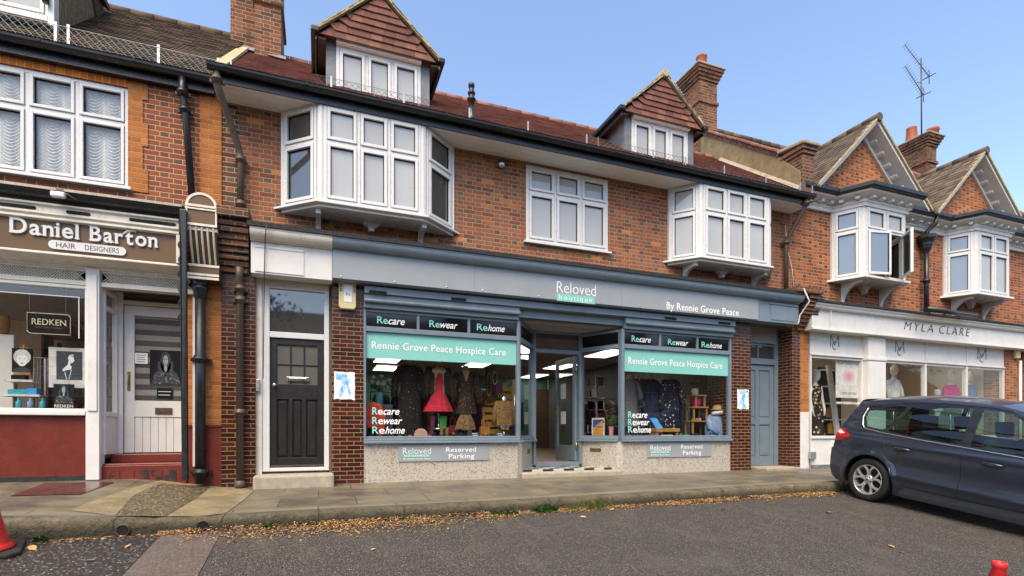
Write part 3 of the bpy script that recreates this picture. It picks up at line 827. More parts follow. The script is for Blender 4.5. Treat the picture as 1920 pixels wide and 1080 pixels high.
# bay windows
def bay(uw0, uc0, uc1, uw1, BY=-.42, z0=3.93, z1=5.262, zt=4.76, X=None):
    A_ = (PX(uw0, 0), 0); Bp = (PX(uc0, BY), BY); Cp = (PX(uc1, BY), BY); D_ = (PX(uw1, 0) if uw1 else PX(uc1, BY)+(PX(uc0, BY)-PX(uw0, 0)), 0)
    case = MB()
    for (p, sh) in ((Bp, 1), (Cp, -1)):
        case.lathe([(.062, z0), (.062, z1)], (p[0]+.018*sh, p[1]+.028, 0), 8, smooth=False)
    for p, s in ((A_, 1), (D_, -1)): case.box(p[0]-.02*s, p[0]+.045*s, -.05, .001, z0, z1)
    out = [(A_[0]-.12, -.002), (Bp[0]-.055, BY-.075), (Cp[0]+.055, BY-.075), (D_[0]+.12, -.002)]
    case.prism([(x, y, z0-.034) for x, y in out], (0, 0, .032))
    inn = [(A_[0]-.02, -.003), (Bp[0]-.01, BY-.02), (Cp[0]+.01, BY-.02), (D_[0]+.02, -.003)]
    case.prism([(x, y, z0-.075) for x, y in inn], (0, 0, .04))
    body = case.build('bay_window', M['upvc'], B, bevel=.004)
    S, K, G1, G2, G3, A = MB(), MB(), MB(), MB(), MB(), MB()
    for p, q, cols, gg in ((A_, Bp, 1, G2), (Bp, Cp, 3, G1), (Cp, D_, 1, G3)):
        F, w = frame2(p, q)
        m0 = .04 if cols == 1 else .05
        F2 = ((F[0][0]+F[1][0]*m0, F[0][1]+F[1][1]*m0), F[1], F[2])
        casement(A, S, K, gg, F2, w-2*m0, z0, z1, cols, zt, fr=.035 if cols == 1 else .04)
    fr = MB(); fr.v = A.v+S.v; fr.f = A.f+[[i+len(A.v) for i in f] for f in S.f]; fr.sm = A.sm+S.sm
    fr.build('window_frame', M['upvc'], body, bevel=.004)
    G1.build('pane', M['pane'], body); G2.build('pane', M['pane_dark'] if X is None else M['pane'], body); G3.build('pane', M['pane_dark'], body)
    K.build('seal', M['dark'], body)
    for x in (Bp[0]-.02, Cp[0]+.02):
        c = MB(); console(c, x, .07, -.003, z0-.077, .34, .25); c.build('bracket', M['white'], body, bevel=.004)
    c = MB(); cx = (Bp[0]+Cp[0])/2
    c.prism([(cx-.12, -.02, z0-.077), (cx+.12, -.02, z0-.077), (cx+.1, -.02, z0-.12), (cx+.05, -.02, z0-.14), (cx+.03, -.02, z0-.2), (cx-.03, -.02, z0-.2), (cx-.05, -.02, z0-.14), (cx-.1, -.02, z0-.12)], (0, -.09, 0))
    c.build('bracket', M['white'], body, bevel=.004)
    return body
bay(530, 600, 795, 848)['label'] = 'canted white bay window below the larger dormer'
bay(1253, 1313, 1441, None, X=1)['label'] = 'canted white bay window nearest the boutique'

# downpipes
dp = MB(); y = -.09
px = PX(451, y)
downpipe(dp, [(PX(407, -.5), -.52, 5.38), (PX(407, -.5), -.52, 5.22), (PX(414, -.45), -.46, 5.1), (px-.02, y-.02, 4.62), (px, y, 4.5), (px, y, 3.70)], .042,
         [(PX(407, -.5), -.52, 5.24), (px, y, 4.47), (px, y, 3.86)])
dp.build('downpipe', M['pipe_brown'], B)
dp = MB(); y2 = -.12; px2 = PX(450, y2)
downpipe(dp, [(px2, -.2, 2.98), (px2, y2-.06, 2.85), (px2, y2, 2.75), (px2, y2, .0)], .045, [(px2, y2, 2.55), (px2, y2, 1.02), (px2, y2, 2.9-.2)])
dp.lathe([(.05, 0), (.075, .02), (.06, .09), (.045, .1)], (px2, y2, 0), 12)
dp.build('downpipe', M['pipe_brown'], B)
dp = MB(); y = -.1; px3 = PX(1474, y)
downpipe(dp, [(PX(1512, -.5), -.5, 5.36), (PX(1512, -.5), -.48, 5.22), (px3+.06, y-.05, 4.78), (px3, y, 4.64), (px3, y, 3.56)], .042, [(px3, y, 4.6), (PX(1512, -.5), -.5, 5.25)])
dp.build('downpipe', M['pipe_brown'], B)
# floodlight under the soffit
fl = MB(); fx, fz = P(941, 308, -.1)
fl.box(fx-.03, fx+.03, -.1, -.002, fz-.02, fz+.09); fl.tube([(fx, -.06, fz+.04), (fx-.02, -.14, fz-.02)], .05, 12)
f_ = fl.build('flood_lamp', M['pipe_black'], B)
f2 = MB(); f2.lathe([(.042, -.03), (.05, 0), (.03, .02)], (fx-.025, -.16, fz-.035), 12); f2.build('lamp_lens', M['upvc'], f_)
# cable hanging down over the left shop board
cb = MB(); cb.tube([(PX(500, -.45), -.45, 3.5), (PX(499, -.3), -.41, 3.38), (PX(497, -.29), -.29, 3.3), (PX(496, -.27), -.285, 2.95), (PX(494, -.1), -.06, 2.2), (PX(493, -.1), -.06, 1.5)], .006, 5)
cb.build('cable', M['pipe_black'], B)

# chimneys
ch = MB()
c0, c1, c2 = PX(432, 2.0), PX(479, 1.9), PX(527, 1.75)
ch.box(c0, c1+.1, 2.0, 2.7, 6.9, 9.3); ch.box(c1, c2, 1.72, 2.6, 6.7, 9.5)
ch.box(c1-.03, c2+.04, 1.68, 2.64, 8.05, 8.14)
cho = ch.build('chimney', M['brick_stack'], B, bevel=.006)
cf = MB(); cf.prism([(c0-.06, 1.9, 7.34), (c2+.08, 1.62, 7.12), (c2+.08, 1.7, 7.22), (c0-.06, 1.98, 7.44)], (0, .05, .0)); cf.build('lead_flashing', M['lead'], cho)
cp = MB()
for i in range(2): cp.lathe([(.13, 0), (.11, .3), (.13, .32), (.13, .36), (.1, .37)], (c1+.1+.25*i, 2.1, 9.5), 14)
cp.build('chimney_pot', M['pot'], cho)
# rendered fire wall with coping and stack at the boutique end
PXw = 9.06
FW = MB()
fw = lambda y: 6.38+.745*y
FW.prism([(PXw, -.28, 5.4), (PXw, -.28, 6.0), (PXw, .25, fw(.25)), (PXw, 3.3, fw(3.3)), (PXw, 3.3, 5.4)], (.3, 0, 0))
fwo = FW.build('fire_wall', M['render'], B); fwo['label'] = 'mossy rendered parapet wall climbing the roof edge'
cpg = MB(); rr = random.Random(4)
n = 22
for i in range(n):
    y0 = .22+i*(3.1/n); y1 = y0+3.1/n-.008; dz = rr.uniform(-.006, .006)
    cpg.prism([(PXw-.07, y0, fw(y0)+.09+dz), (PXw-.07, y1, fw(y1)+.09+dz), (PXw-.07, y1, fw(y1)+.15+dz), (PXw-.07, y0, fw(y0)+.15+dz)], (.42, 0, 0))
cpg.build('coping_tiles', M['tile_red'], fwo, bevel=.01)
cpb = MB(); cpb.prism([(PXw-.03, .22, fw(.22)), (PXw-.03, 3.3, fw(3.3)), (PXw-.03, 3.3, fw(3.3)+.085), (PXw-.03, .22, fw(.22)+.085)], (.36, 0, 0)); cpb.build('brick_course', M['brick_brown'], fwo)
pr = MB(); pr.box(PXw+.04, PXw+.34, -.32, .12, 5.42, 6.36)
for i, e in enumerate((.03, .06)): pr.box(PXw+.04-e, PXw+.34+e, -.32-e, .12+e, 6.36+.075*i, 6.43+.075*i)
pr.build('end_pier', M['brick_brown'], fwo, bevel=.006)
pc = MB(); pc.prism([(PXw-.04, -.42, 6.512), (PXw+.42, -.42, 6.512), (PXw+.42, .24, 6.6), (PXw-.04, .24, 6.6)], (0, 0, .07)); pc.build('pier_cap', M['concrete'], fwo, bevel=.015)
fl = MB(); fl.prism([(PXw-.07, -.3, roof_at(-.3)+.02), (PXw-.003, -.3, roof_at(-.3)+.10), (PXw-.003, -.3, roof_at(-.3))], (0, 2.2, 2.2*SLP)); fl.build('mortar_fillet', M['concrete'], fwo)
st = MB(); sx0, sx1, sy0, sy1 = PXw-.04, PXw+.53, 2.6, 3.2
st.box(sx0, sx1, sy0, sy1, 7.6, 9.78)
st.box(sx0-.03, sx1+.03, sy0-.03, sy1+.03, 9.12, 9.2)
for i in range(4): e = .03+.03*i; st.box(sx0-e, sx1+e, sy0-e, sy1+e, 9.70+.075*i, 9.77+.075*i)
sto = st.build('chimney', M['brick_stack'], B, bevel=.005); sto['label'] = 'slim brick chimney with a single pot on the fire wall'
stc = MB(); stc.box(sx0-.15, sx1+.15, sy0-.15, sy1+.15, 9.998, 10.05); stc.build('cap_slab', M['concrete'], sto, bevel=.012)
stp = MB(); stp.lathe([(.17, 0), (.15, .05), (.125, .38), (.14, .4), (.14, .44), (.11, .45)], ((sx0+sx1)/2, sy0+.25, 10.05), 16); stp.build('chimney_pot', M['pot'], sto)

# ============================================================ SHOPFRONT of the middle building
Zc = lambda u, v, Y=0.: PZ(u, v, Y)
FY = -.25
fx0, fx1 = PX(470, FY-.02), PX(1500, FY-.02); fxm = PX(623, FY-.02)
# lead-dressed top, moulded cornice, fascia body
m = MB(); m.prism([(fx0-.03, -.002, 3.66), (fx0-.03, -.42, 3.545), (fx0-.03, -.42, 3.485), (fx0-.03, -.002, 3.485)], (fx1-fx0+.0, 0, 0))
m.build('lead_flashing', M['flash'], B)
corn = [(-.03, 3.483), (-.40, 3.483), (-.40, 3.462)]+[(-.395+.1*(1-math.cos(a)), 3.46-.11*math.sin(a)) for a in [i/7*math.pi/2 for i in range(8)]]+[(-.285, 3.35), (-.285, 3.335), (-.03, 3.335)]
m = MB(); m.xprism(corn, fx0, fxm-.002); co_w = m.build('cornice', M['cream'], B); co_w['label'] = 'aged cream stretch of the shop cornice above the black door'
m = MB(); m.xprism(corn, fxm, fx1-.01); m.build('cornice', M['blue'], B)
m = MB(); m.box(fx0, fxm-.002, FY, -.03, 2.905, 3.333)
m.box(fx0+.05, PX(570, FY), FY-.012, FY-.001, 2.93, 3.29); m.box(fx0+.05, PX(570, FY), FY-.02, FY-.013, 3.25, 3.28)
b = m.build('fascia_board', M['white'], B, bevel=.004); b['label'] = 'plain white fascia board over the black door'
m = MB(); m.box(fxm, fx1-.015, FY, -.03, 2.925, 3.333)
m.box(PX(1445, FY), PX(1492, FY), FY-.01, FY-.001, 2.97, 3.26); m.box(PX(1441, FY), PX(1496, FY), FY-.02, FY-.011, 3.27, 3.30)
b = m.build('fascia_board', M['blue'], B, bevel=.004)
# the grey sign panel with its lettering: a thing fixed to the fascia
SG = thing('fascia_sign', 'long grey fascia sign reading Reloved boutique across the charity shop', 'sign', (4, FY-.02, 3.1))
sy = FY-.022; sx1 = PX(1422, sy)
m = MB(); m.box(fxm+.005, PX(890, sy), sy, FY-.002, 2.94, 3.375); m.box(PX(890, sy)+.003, PX(1165, sy), sy, FY-.002, 2.94, 3.375); m.box(PX(1165, sy)+.003, sx1, sy, FY-.002, 2.94, 3.375)
m.build('panel', M['grey'], SG, bevel=.002)
m = MB()
for u in (640, 740, 838, 905, 1010, 1110, 1200, 1300, 1395):
    for z in (2.97, 3.345): m.lathe([(.012, 0), (.012, .006), (.006, .009)], (0, 0, 0), 8); nv = 24; m.v[-nv:] = [(PX(u, sy)+p[0], sy-p[2], z+p[1]) for p in m.v[-nv:]]
m.build('screw_caps', M['chrome'], SG)
def T(mb, body, u0, v0, u1, cap_px, Y, **kw):
    x0, x1 = PX(u0, Y), PX(u1, Y); zb = PZ(u0, v0, Y); cap = PZ(u0, v0-cap_px, Y)-zb
    return text(mb, body, x0, x1, zb, cap, Y, **kw)
def word(mb, body, x0, x1, zb, cap, Y, **kw): return text(mb, body, x0, x1, zb, cap, Y, **kw)
def reloved_logo(parent, x0, x1, zb, cap, Y, strip_h, small=None):
    m = MB(); text(m, 'Reloved', x0, x1, zb, cap, Y, offset=-.012, depth=.003)
    # flared feet give the thin letters their serif look
    w = x1-x0
    for fx in (.012, .30, .845, .985):
        m.box(x0+w*fx-w*.014, x0+w*fx+w*.022, Y-.0031, Y-.0001, zb, zb+cap*.03)
    m.build('lettering', M['sign_white'], parent)
    q = MB(); q.box(x0, x1-w*.03, Y-.004, Y-.0005, zb-cap*.08-strip_h, zb-cap*.08); q.build('name_strip', M['teal'], parent)
    q = MB(); text(q, 'boutique', x0+w*.06, x1-w*.1, zb-cap*.08-strip_h*.78, strip_h*.62, Y-.0045, spacing=1.35, offset=-.006, depth=.001); q.build('lettering', M['sign_white'], parent)
    if small:
        q = MB(); text(q, small, x0+w*.02, x1-w*.03, zb-cap*.08-strip_h*1.75, strip_h*.5, Y-.0005, offset=.012, depth=.001); q.build('lettering', M['sign_white'], parent)
x0, x1 = PX(1044, sy), PX(1117, sy); zb = PZ(1044, 548, sy); reloved_logo(SG, x0, x1, zb, PZ(1044, 527, sy)-zb, sy, PZ(1044, 548, sy)-PZ(1044, 562, sy))
m = MB(); T(m, 'By Rennie Grove Peace', 1250, 579, 1385, 13, sy, offset=.006, spacing=1.05); m.build('lettering', M['sign_white'], SG)

# glazed brick piers and the side doors' surrounds
bY = -.03
def brick_box(name, mat, x0, x1, y0, y1, z0, z1, label=None, parent=None):
    m = MB(); m.box(x0, x1, y0, y1, z0, z1); o = m.build(name, M[mat], parent or B)
    if label: o['label'] = label
    return o
ax0, ax1 = PX(415, bY), PX(479, bY)
brick_box('glazed_pier', 'brick_glaze', ax0, ax1, bY, .5, -.1, 3.02, 'brown glazed brick pier behind the ground floor downpipe')
bx0, bx1 = PX(622, bY), PX(682, bY)
brick_box('glazed_pier', 'brick_glaze', bx0, bx1, bY, .5, -.1, 2.95, 'brown glazed brick pier carrying the alarm box')
cx0, cx1 = PX(1370, bY), PX(1408, bY)
brick_box('glazed_pier', 'brick_glaze', cx0, cx1, bY, .6, -.1, 2.95, 'brown glazed brick pier left of the blue door')
dx0, dx1 = PX(1485, bY), PX(1499, bY)
brick_box('glazed_pier', 'brick_glaze', dx0, dx1+.02, bY, .6, -.1, 2.95, 'brown glazed brick pier right of the blue door')
# brick corbels carrying the fascia ends
def corbel(xa, xb, y_top, z0, z1, steps, name):
    m = MB(); h = (z1-z0)/steps
    for i in range(steps):
        t = (i+1)/steps; yf = bY-(abs(y_top)-abs(bY))*t**.8; e = .012*(i % 2)
        m.box(xa-.03*t, xb+.03*t, yf+e*.6, .05, z0+h*i+.001, z0+h*(i+1)-.012)
        m.box(xa-.03*t+.008, xb+.03*t-.008, yf+.02, .05, z0+h*(i+1)-.012, z0+h*(i+1)+.001)
    return m.build(name, M['brick_brown'], B, bevel=.004)
c1 = corbel(PX(409, -.25), PX(462, -.3), -.36, 2.93, 3.56, 8, 'corbel'); c1['label'] = 'stepped brown brick corbel above the downpipe'
m = MB(); m.box(PX(406, -.36), PX(468, -.36), -.42, .0, 3.57, 3.70); m.build('cap_stone', M['brick_brown'], c1, bevel=.015)
c2_ = corbel(PX(1497, -.1), PX(1514, -.1)+.1, -.40, 2.86, 3.52, 9, 'corbel'); c2_['label'] = 'stepped orange brown corbel beside the white boutique fascia'
m = MB(); m.box(PX(1488, -.36)-.0, PX(1541, -.36)-.05, -.45, .0, 3.53, 3.64); m.build('cap_stone', M['brick_brown'], c2_, bevel=.012)

def add_tree(parts, parent, bevel=.003):
    for n, mb, mt in parts: mb.build(n, M[mt], parent, bevel=bevel)
# ---- black front door
yd = .10
a0, a1 = PX(492, yd), PX(617, yd); zt = PZ(500, 528, yd); zb = PZ(500, 884, yd)
l0, l1 = PX(507, yd), PX(607, yd); lz0, lz1 = PZ(507, 876, yd), PZ(507, 634, yd)
m = MB(); m.box(a0, l0-.006, yd-.05, yd+.06, zb, zt); m.box(l1+.006, a1, yd-.05, yd+.06, zb, zt); m.box(l0-.006, l1+.006, yd-.05, yd+.06, zb, lz0-.008)
tz0, tz1 = PZ(505, 622, yd), PZ(505, 541, yd)
m.box(l0-.006, l1+.006, yd-.048, yd+.06, lz1+.008, tz0); m.box(l0-.006, l1+.006, yd-.05, yd+.06, tz1, zt)
frm = m.build('door_frame', M['upvc'], B, bevel=.006); frm['label'] = 'white frame around the black door'
m = MB(); m.box(ax1-.005, bx0+.005, yd+.07, yd+.16, -.05, 3.0); m.box(ax1-.0, a0-.001, bY+.06, yd+.06, 0, 3.0); m.box(a0, a1, yd-.05, yd+.06, zt+.001, 3.0); m.build('door_surround', M['cream'], B)
m = MB(); m.box(l0-.006, l1+.006, yd-.008, yd, tz0, tz1); m.build('pane', M['pane_dark'], frm)
dr = MB(); rl, st_ = .075, .085
dw = l1-l0
def leaf_bars(mb, y0, y1, x0, x1, zs, xs_):
    for z0, z1 in zs: mb.box(x0, x1, y0, y1, z0, z1)
    for a, b, z0, z1 in xs_: mb.box(a, b, y0, y1, z0, z1)
gz0, gz1 = PZ(507, 722, yd)+.02, lz1-.085
dr.box(l0, l1, yd+.012, yd+.045, lz0, gz0); dr.box(l0, l1, yd-.02, yd+.045, gz1, lz1)
dr.box(l0, l0+st_, yd-.02, yd+.011, lz0, gz1); dr.box(l1-st_, l1, yd-.02, yd+.011, lz0, gz1); dr.box(l0, l0+st_, yd+.012, yd+.045, gz0, gz1); dr.box(l1-st_, l1, yd+.012, yd+.045, gz0, gz1)
pz1 = PZ(507, 731, yd)-.13
dr.box(l0+st_, l1-st_, yd-.02, yd+.011, pz1, gz0); dr.box(l0+st_, l1-st_, yd-.02, yd+.011, lz0, lz0+.13)
for i in (1, 2): x = l0+st_+(dw-2*st_)*i/3; dr.box(x-.025, x+.025, yd-.019, yd+.011, lz0+.13, pz1)
for i in range(3):
    xa = l0+st_+(dw-2*st_)*i/3+(.025 if i else 0); xb = l0+st_+(dw-2*st_)*(i+1)/3-(.025 if i < 2 else 0)
    dr.box(xa+.018, xb-.018, yd+.002, yd+.0115, lz0+.15, pz1-.02); dr.box(xa+.03, xb-.03, yd-.006, yd+.003, lz0+.165, pz1-.035)
dr.prism([(l0+.0, yd-.02, lz0+.03), (l0, yd-.045, lz0+.005), (l0, yd-.02, lz0+.005)], (dw, 0, 0))
for i in (1, 2): x = l0+st_+(dw-2*st_)*i/3; dr.box(x-.009, x+.009, yd-.012, yd+.02, gz0, gz1)
dr.box(l0+st_, l1-st_, yd-.011, yd+.02, (gz0+gz1)/2-.009, (gz0+gz1)/2+.009)
door = dr.build('front_door', M['door_black'], B, bevel=.004); door['label'] = 'black panelled front door with six small panes'
m = MB(); m.box(l0+st_, l1-st_, yd+.002, yd+.006, gz0, gz1); m.build('pane', M['pane_door'], door)
m = MB(); lx0, lx1 = PX(538, yd), PX(579, yd); lz = PZ(558, 711, yd); m.box(lx0, lx1, yd-.03, yd-.021, lz-.028, lz+.028); m.box(lx0+.03, lx1-.03, yd-.037, yd-.0305, lz-.012, lz+.014); m.build('letterbox', M['chrome'], door, bevel=.004)
m = MB(); hx, hz = P(511, 722, yd); m.lathe([(.02, 0), (.022, .01), (.012, .02), (.012, .035), (.026, .045), (.024, .06), (.01, .066)], (0, 0, 0), 14); m.v = [(hx+.03+p[0], yd-.02-p[2], hz+p[1]) for p in m.v]; m.build('handle', M['chrome'], door)
m = MB(); m.box(PX(476, -.15), PX(629, -.15)-.02, -.30, .18, -.04, PZ(500, 889, -.25)-.02); ds = m.build('door_step', M['stone_step'], B, bevel=.03); ds['label'] = 'worn stone step under the black door'
m = MB(); qx, qz = P(486, 722, .0); m.box(ax1+.003, ax1+.05, -.025, .04, qz-.09, qz+.08); m.build('entry_buzzer', M['zinc'], B, bevel=.008)
# alarm box on the pier
m = MB(); bx, bz = P(651, 556, bY); hw, hh = (PX(667, bY)-PX(635, bY))/2, (PZ(651, 530, bY)-PZ(651, 581, bY))/2
m.prism([(bx-hw, bY-.003, bz-hh*.82), (bx-hw*.8, bY-.003, bz-hh), (bx+hw*.8, bY-.003, bz-hh), (bx+hw, bY-.003, bz-hh*.82), (bx+hw, bY-.003, bz+hh), (bx-hw, bY-.003, bz+hh)], (0, -.085, 0))
al = m.build('alarm_box', M['alarm'], B, bevel=.012)
m = MB(); m.box(bx-hw*.42, bx+hw*.5, bY-.0925, bY-.0885, bz-hh*.5, bz+hh*.75); m.build('label_plate', M['paper'], al)
m = MB()
for i in range(4):
    m.box(bx-hw*.9, bx-hw*.62, bY-.091, bY-.0885, bz+hh*(.25+.14*i), bz+hh*(.31+.14*i)); m.box(bx+hw*.68, bx+hw*.92, bY-.091, bY-.0885, bz+hh*(.25+.14*i), bz+hh*(.31+.14*i))
text(m, '8 6', bx-hw*.2, bx+hw*.3, bz-hh*.05, hh*.25, bY-.093, depth=.001); m.build('vents', M['dark'], al)

# ---- the glazed front: a frame helper on any ground line
wx0, wx1 = PX(684, 0)-.02, PX(970, 0)+.03
rx0, rx1 = PX(1165, 0)-.02, PX(1367, 0)+.02
ex0, ex1 = PX(1001, .75), PX(1086, .75)
SILL, HEADZ = .585, 2.60
TR0, TR1 = 2.262, 2.338                      # transom rail
CAPZ = Zc(687, 580)
def glazing(p, q, post_l, post_r, head, tpan, name='shop_window', zbot=SILL, lab=None):
    F, L = frame2(p, q)
    m = MB()
    m.obox(F, 0, post_l, -.05, .045, zbot+.075, head); m.obox(F, L-post_r, L, -.05, .045, zbot+.075, head)
    a, b = post_l, L-post_r
    m.obox(F, a, b, -.05, .03, head-.045, head)
    m.obox(F, a, b, -.05, .042, TR0, TR1)
    m.obox(F, a, b, -.05, .03, zbot+.075, zbot+.11)
    for t in tpan[1:-1]: m.obox(F, t-.02, t+.02, -.048, .035, TR1, head-.045)
    o = m.build(name, M['blue'], B, bevel=.006)
    if lab: o['label'] = lab
    g = MB(); g.obox(F, a, b, -.012, -.006, zbot+.1, TR0+.01); g.build('pane', M['glass'], o)
    s = MB(); s.obox(F, -.0, L, -.08, .085, zbot, zbot+.035); s.obox(F, 0, L, -.08, .05, zbot+.0355, zbot+.0745); s.build('sill', M['blue'], o, bevel=.008)
    return F, L, o
pl, pr_ = (wx0, 0), (wx1, 0)
FL, LL, OL = glazing(pl, pr_, .035, .05, HEADZ, [0, PX(783.5, 0)-wx0, PX(878.5, 0)-wx0, 1], lab='left shop window with a mint band and three black transom lights')
FR, LR, OR_ = glazing((rx0, 0), (rx1, 0), .06, .045, HEADZ, [0, PX(1236, 0)-rx0, PX(1306, 0)-rx0, 1], lab='right shop window with a mint band and three black transom lights')
FA, LA, OA = glazing((wx1, .03), (ex0-.02, .75), .0001, .06, HEADZ, [0, 1], lab='narrow canted pane left of the entrance')
FB, LB, OB = glazing((ex1+.02, .75), (rx0, .03), .06, .0001, HEADZ, [0, 1], lab='canted pane right of the entrance')
def infill(F, L, pl_, pr_2, divs, o, mat, Y_off):
    m = MB(); e = [pl_]+[d for d in divs]+[L-pr_2]
    for i in range(len(e)-1): m.obox(F, e[i]+(.021 if i else .001), e[i+1]-(.021 if i < len(e)-2 else .001), -.004, .004, TR1+.001, HEADZ-.046)
    m.build('transom_light', M[mat], o)
infill(FL, LL, .035, .05, [PX(783.5, 0)-wx0, PX(878.5, 0)-wx0], OL, 'vinyl_black', 0)
infill(FR, LR, .06, .045, [PX(1236, 0)-rx0, PX(1306, 0)-rx0], OR_, 'vinyl_black', 0)
infill(FA, LA, .0001, .06, [], OA, 'vinyl_black', 0); infill(FB, LB, .06, .0001, [], OB, 'vinyl_black', 0)
gy = .004
def window_words(F, L, o, a0, a1, mint_z0, tw, band, low, capt, capb, capl):
    m = MB(); m.obox(F, a0, a1, -.003, .001, mint_z0, TR0-.001); m.build('mint_band', M['teal'], o)
    for (w, u0, u1, v) in tw:
        w1, w2 = MB(), MB()
        yy = -.006
        x0, x1 = PX(u0, 0), PX(u1, 0); xm = x0+(x1-x0)*(.38 if w != 'wear' else .36)
        zb = PZ(u0, v, 0); cap = capt
        text(w1, 'Re', x0, xm, zb, cap, yy, offset=.008, depth=.001)
        text(w2, w, xm+.008, x1, zb, cap, yy, shear=.3, offset=.012, depth=.001); w1.build('lettering', M['teal_letter'], o); w2.build('lettering', M['sign_white'], o)
    u0, v0, u1 = band; w2 = MB()
    text(w2, 'Rennie Grove Peace Hospice Care', PX(u0, 0), PX(u1, 0), PZ(u0, v0, 0), capb, -.004, offset=.006, spacing=1.06, depth=.001); w2.build('lettering', M['sign_white'], o)
    for (w, u0, u1, v) in low:
        w1, w2 = MB(), MB()
        x0, x1 = PX(u0, 0), PX(u1, 0); xm = x0+(x1-x0)*(.38 if w != 'wear' else .36); zb = PZ(u0, v, 0)
        text(w1, 'R', x0, x0+(xm-x0)*.5, zb, capl, .003, offset=.008, depth=.001)
        text(w2, 'e', x0+(xm-x0)*.55, xm, zb, capl, .003, offset=.008, depth=.001)
        text(w2, w, xm+.008, x1, zb, capl, .003, shear=.3, offset=.012, depth=.001); w1.build('lettering', M['teal_letter'], o); w2.build('lettering', M['sign_white'], o)
window_words(FL, LL, OL, .036, LL-.051, Zc(687, 671), [('care', 707, 759, 606), ('wear', 805, 858, 613), ('home', 894, 946, 619)], (697, 653, 948),
             [('care', 698, 749, 777), ('wear', 698, 754, 795), ('home', 698, 759, 813)], .105, .105, .105)
window_words(FR, LR, OR_, .061, LR-.046, Zc(1171, 696), [('care', 1184, 1220, 640), ('wear', 1252, 1290, 646), ('home', 1315, 1353, 651)], (1178, 682, 1354),
             [('care', 1178, 1214, 783), ('wear', 1178, 1218, 797), ('home', 1178, 1221, 811)], .105, .118, .112)
# head boards and roller shutter housings across the front
m = MB()
m.box(bx1+.001, cx0-.001, -.16, .0, 2.80, 2.905)
m.box(bx1+.001, cx0-.001, -.06, .06, 2.905, 2.99)
for xa, xb in ((wx0, wx1-.03), (rx0+.04, rx1)):
    m.box(xa, xb, -.12, .02, 2.705, 2.799); m.box(xa, xb, -.085, .02, HEADZ+.001, 2.704)
    m.xprism([(-.125+.03*math.cos(a), 2.70+.03*math.sin(a)) for a in [i*math.pi/4 for i in range(8)]], xa, xb)
m.box(wx1-.03, rx0+.04, -.03, .02, 2.66, 2.799)
hb = m.build('head_board', M['blue'], B, bevel=.006)
m = MB()
for u0, u1, v in ((692, 725, 548), (846, 874, 561), (1246, 1268, 597), (1347, 1369, 606)):
    x0, x1 = PX(u0, -.16), PX(u1, -.16); z = PZ((u0+u1)/2, v, -.16); m.box(x0, x1, -.175, -.161, z-.02, z+.02)
m.build('shutter_slot', M['dark'], hb, bevel=.006)
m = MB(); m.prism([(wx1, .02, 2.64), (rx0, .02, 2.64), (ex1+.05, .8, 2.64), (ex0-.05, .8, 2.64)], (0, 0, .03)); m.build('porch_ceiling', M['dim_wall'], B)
# entrance: door frame, transom, open glazed door
m = MB(); F, L = frame2((ex0-.03, .75), (ex1+.03, .75))
m.obox(F, 0, .05, -.06, .06, .15, 2.63); m.obox(F, L-.05, L, -.06, .06, .15, 2.63); m.obox(F, .05, L-.05, -.06, .05, 2.22, 2.29); m.obox(F, .05, L-.05, -.06, .05, 2.585, 2.63)
m.obox(F, .05, L-.05, -.06, .05, .12, .20)
ef = m.build('entrance_frame', M['blue'], B, bevel=.006)
m = MB(); m.obox(F, .05, L-.05, -.008, -.002, 2.29, 2.585); m.build('transom_light', M['pane_dark'], ef)
hx = ex1-.025; dF = ((hx, .80), (0, 1), (-1, 0)); dL = .86
m = MB(); m.obox(dF, 0, .10, 0, .045, .215, 2.21); m.obox(dF, dL-.10, dL, 0, .045, .215, 2.21); m.obox(dF, .1, dL-.1, 0, .045, 2.10, 2.21); m.obox(dF, .1, dL-.1, 0, .045, .215, .50)
od = m.build('shop_door', M['blue'], B, bevel=.005); od['label'] = 'blue grey glazed shop door standing open inwards'
m = MB(); m.obox(dF, .1, dL-.1, .018, .024, .5, 2.10); m.build('pane', M['glass'], od)
m = MB()
for z in (.5, 1.95): m.tube([(hx-.02, .78, z-.06), (hx-.02, .78, z+.06)], .022, 10)
m.build('hinge', M['brass'], od)
m = MB(); m.obox(dF, dL-.085, dL-.03, .046, .075, 1.0, 1.25); m.build('handle', M['brass'], od)
for i, (z0, z1) in enumerate(((1.42, 1.72), (.92, 1.17))):
    m = MB(); m.obox(dF, .42, .64, .0245, .027, z0, z1); p_ = m.build('notice', M['paper'], B)
    p_.parent = od; p_.location = (0, 0, 0); p_.location = -wloc(od)
# mosaic stall risers
def riser(path, name):
    m = MB(); zt_ = SILL-.001
    for i in range(len(path)-1):
        F, L = frame2(path[i], path[i+1]); m.obox(F, 0, L, -.09, 0, -.12, zt_)
    return m.build(name, M['mosaic'], B)
rl_ = riser([(wx0+.0, -.02), (wx1-.03, -.02), (wx1+.06, .03), (ex0-.03, .74)], 'mosaic_riser'); rl_['label'] = 'cream mosaic stall riser under the left shop window'
rr_ = riser([(ex1+.03, .74), (rx0-.06, .03), (rx0+.03, -.02), (rx1, -.02)], 'mosaic_riser'); rr_['label'] = 'cream mosaic stall riser under the right shop window'
m = MB()
for u, v, w_ in ((981, 842, .05), (1122, 842, .11)):
    pass
F_, L_ = frame2((ex1+.03, .74), (rx0-.06, .03)); m.obox(F_, L_*.28, L_*.58, .001, .012, .40, .46); m.build('air_vent', M['brass'], rr_)
F_, L_ = frame2((wx1+.06, .03), (ex0-.03, .74)); m = MB(); m.obox(F_, L_*.5, L_*.7, .001, .012, .38, .46); m.build('air_vent', M['brass'], rl_)
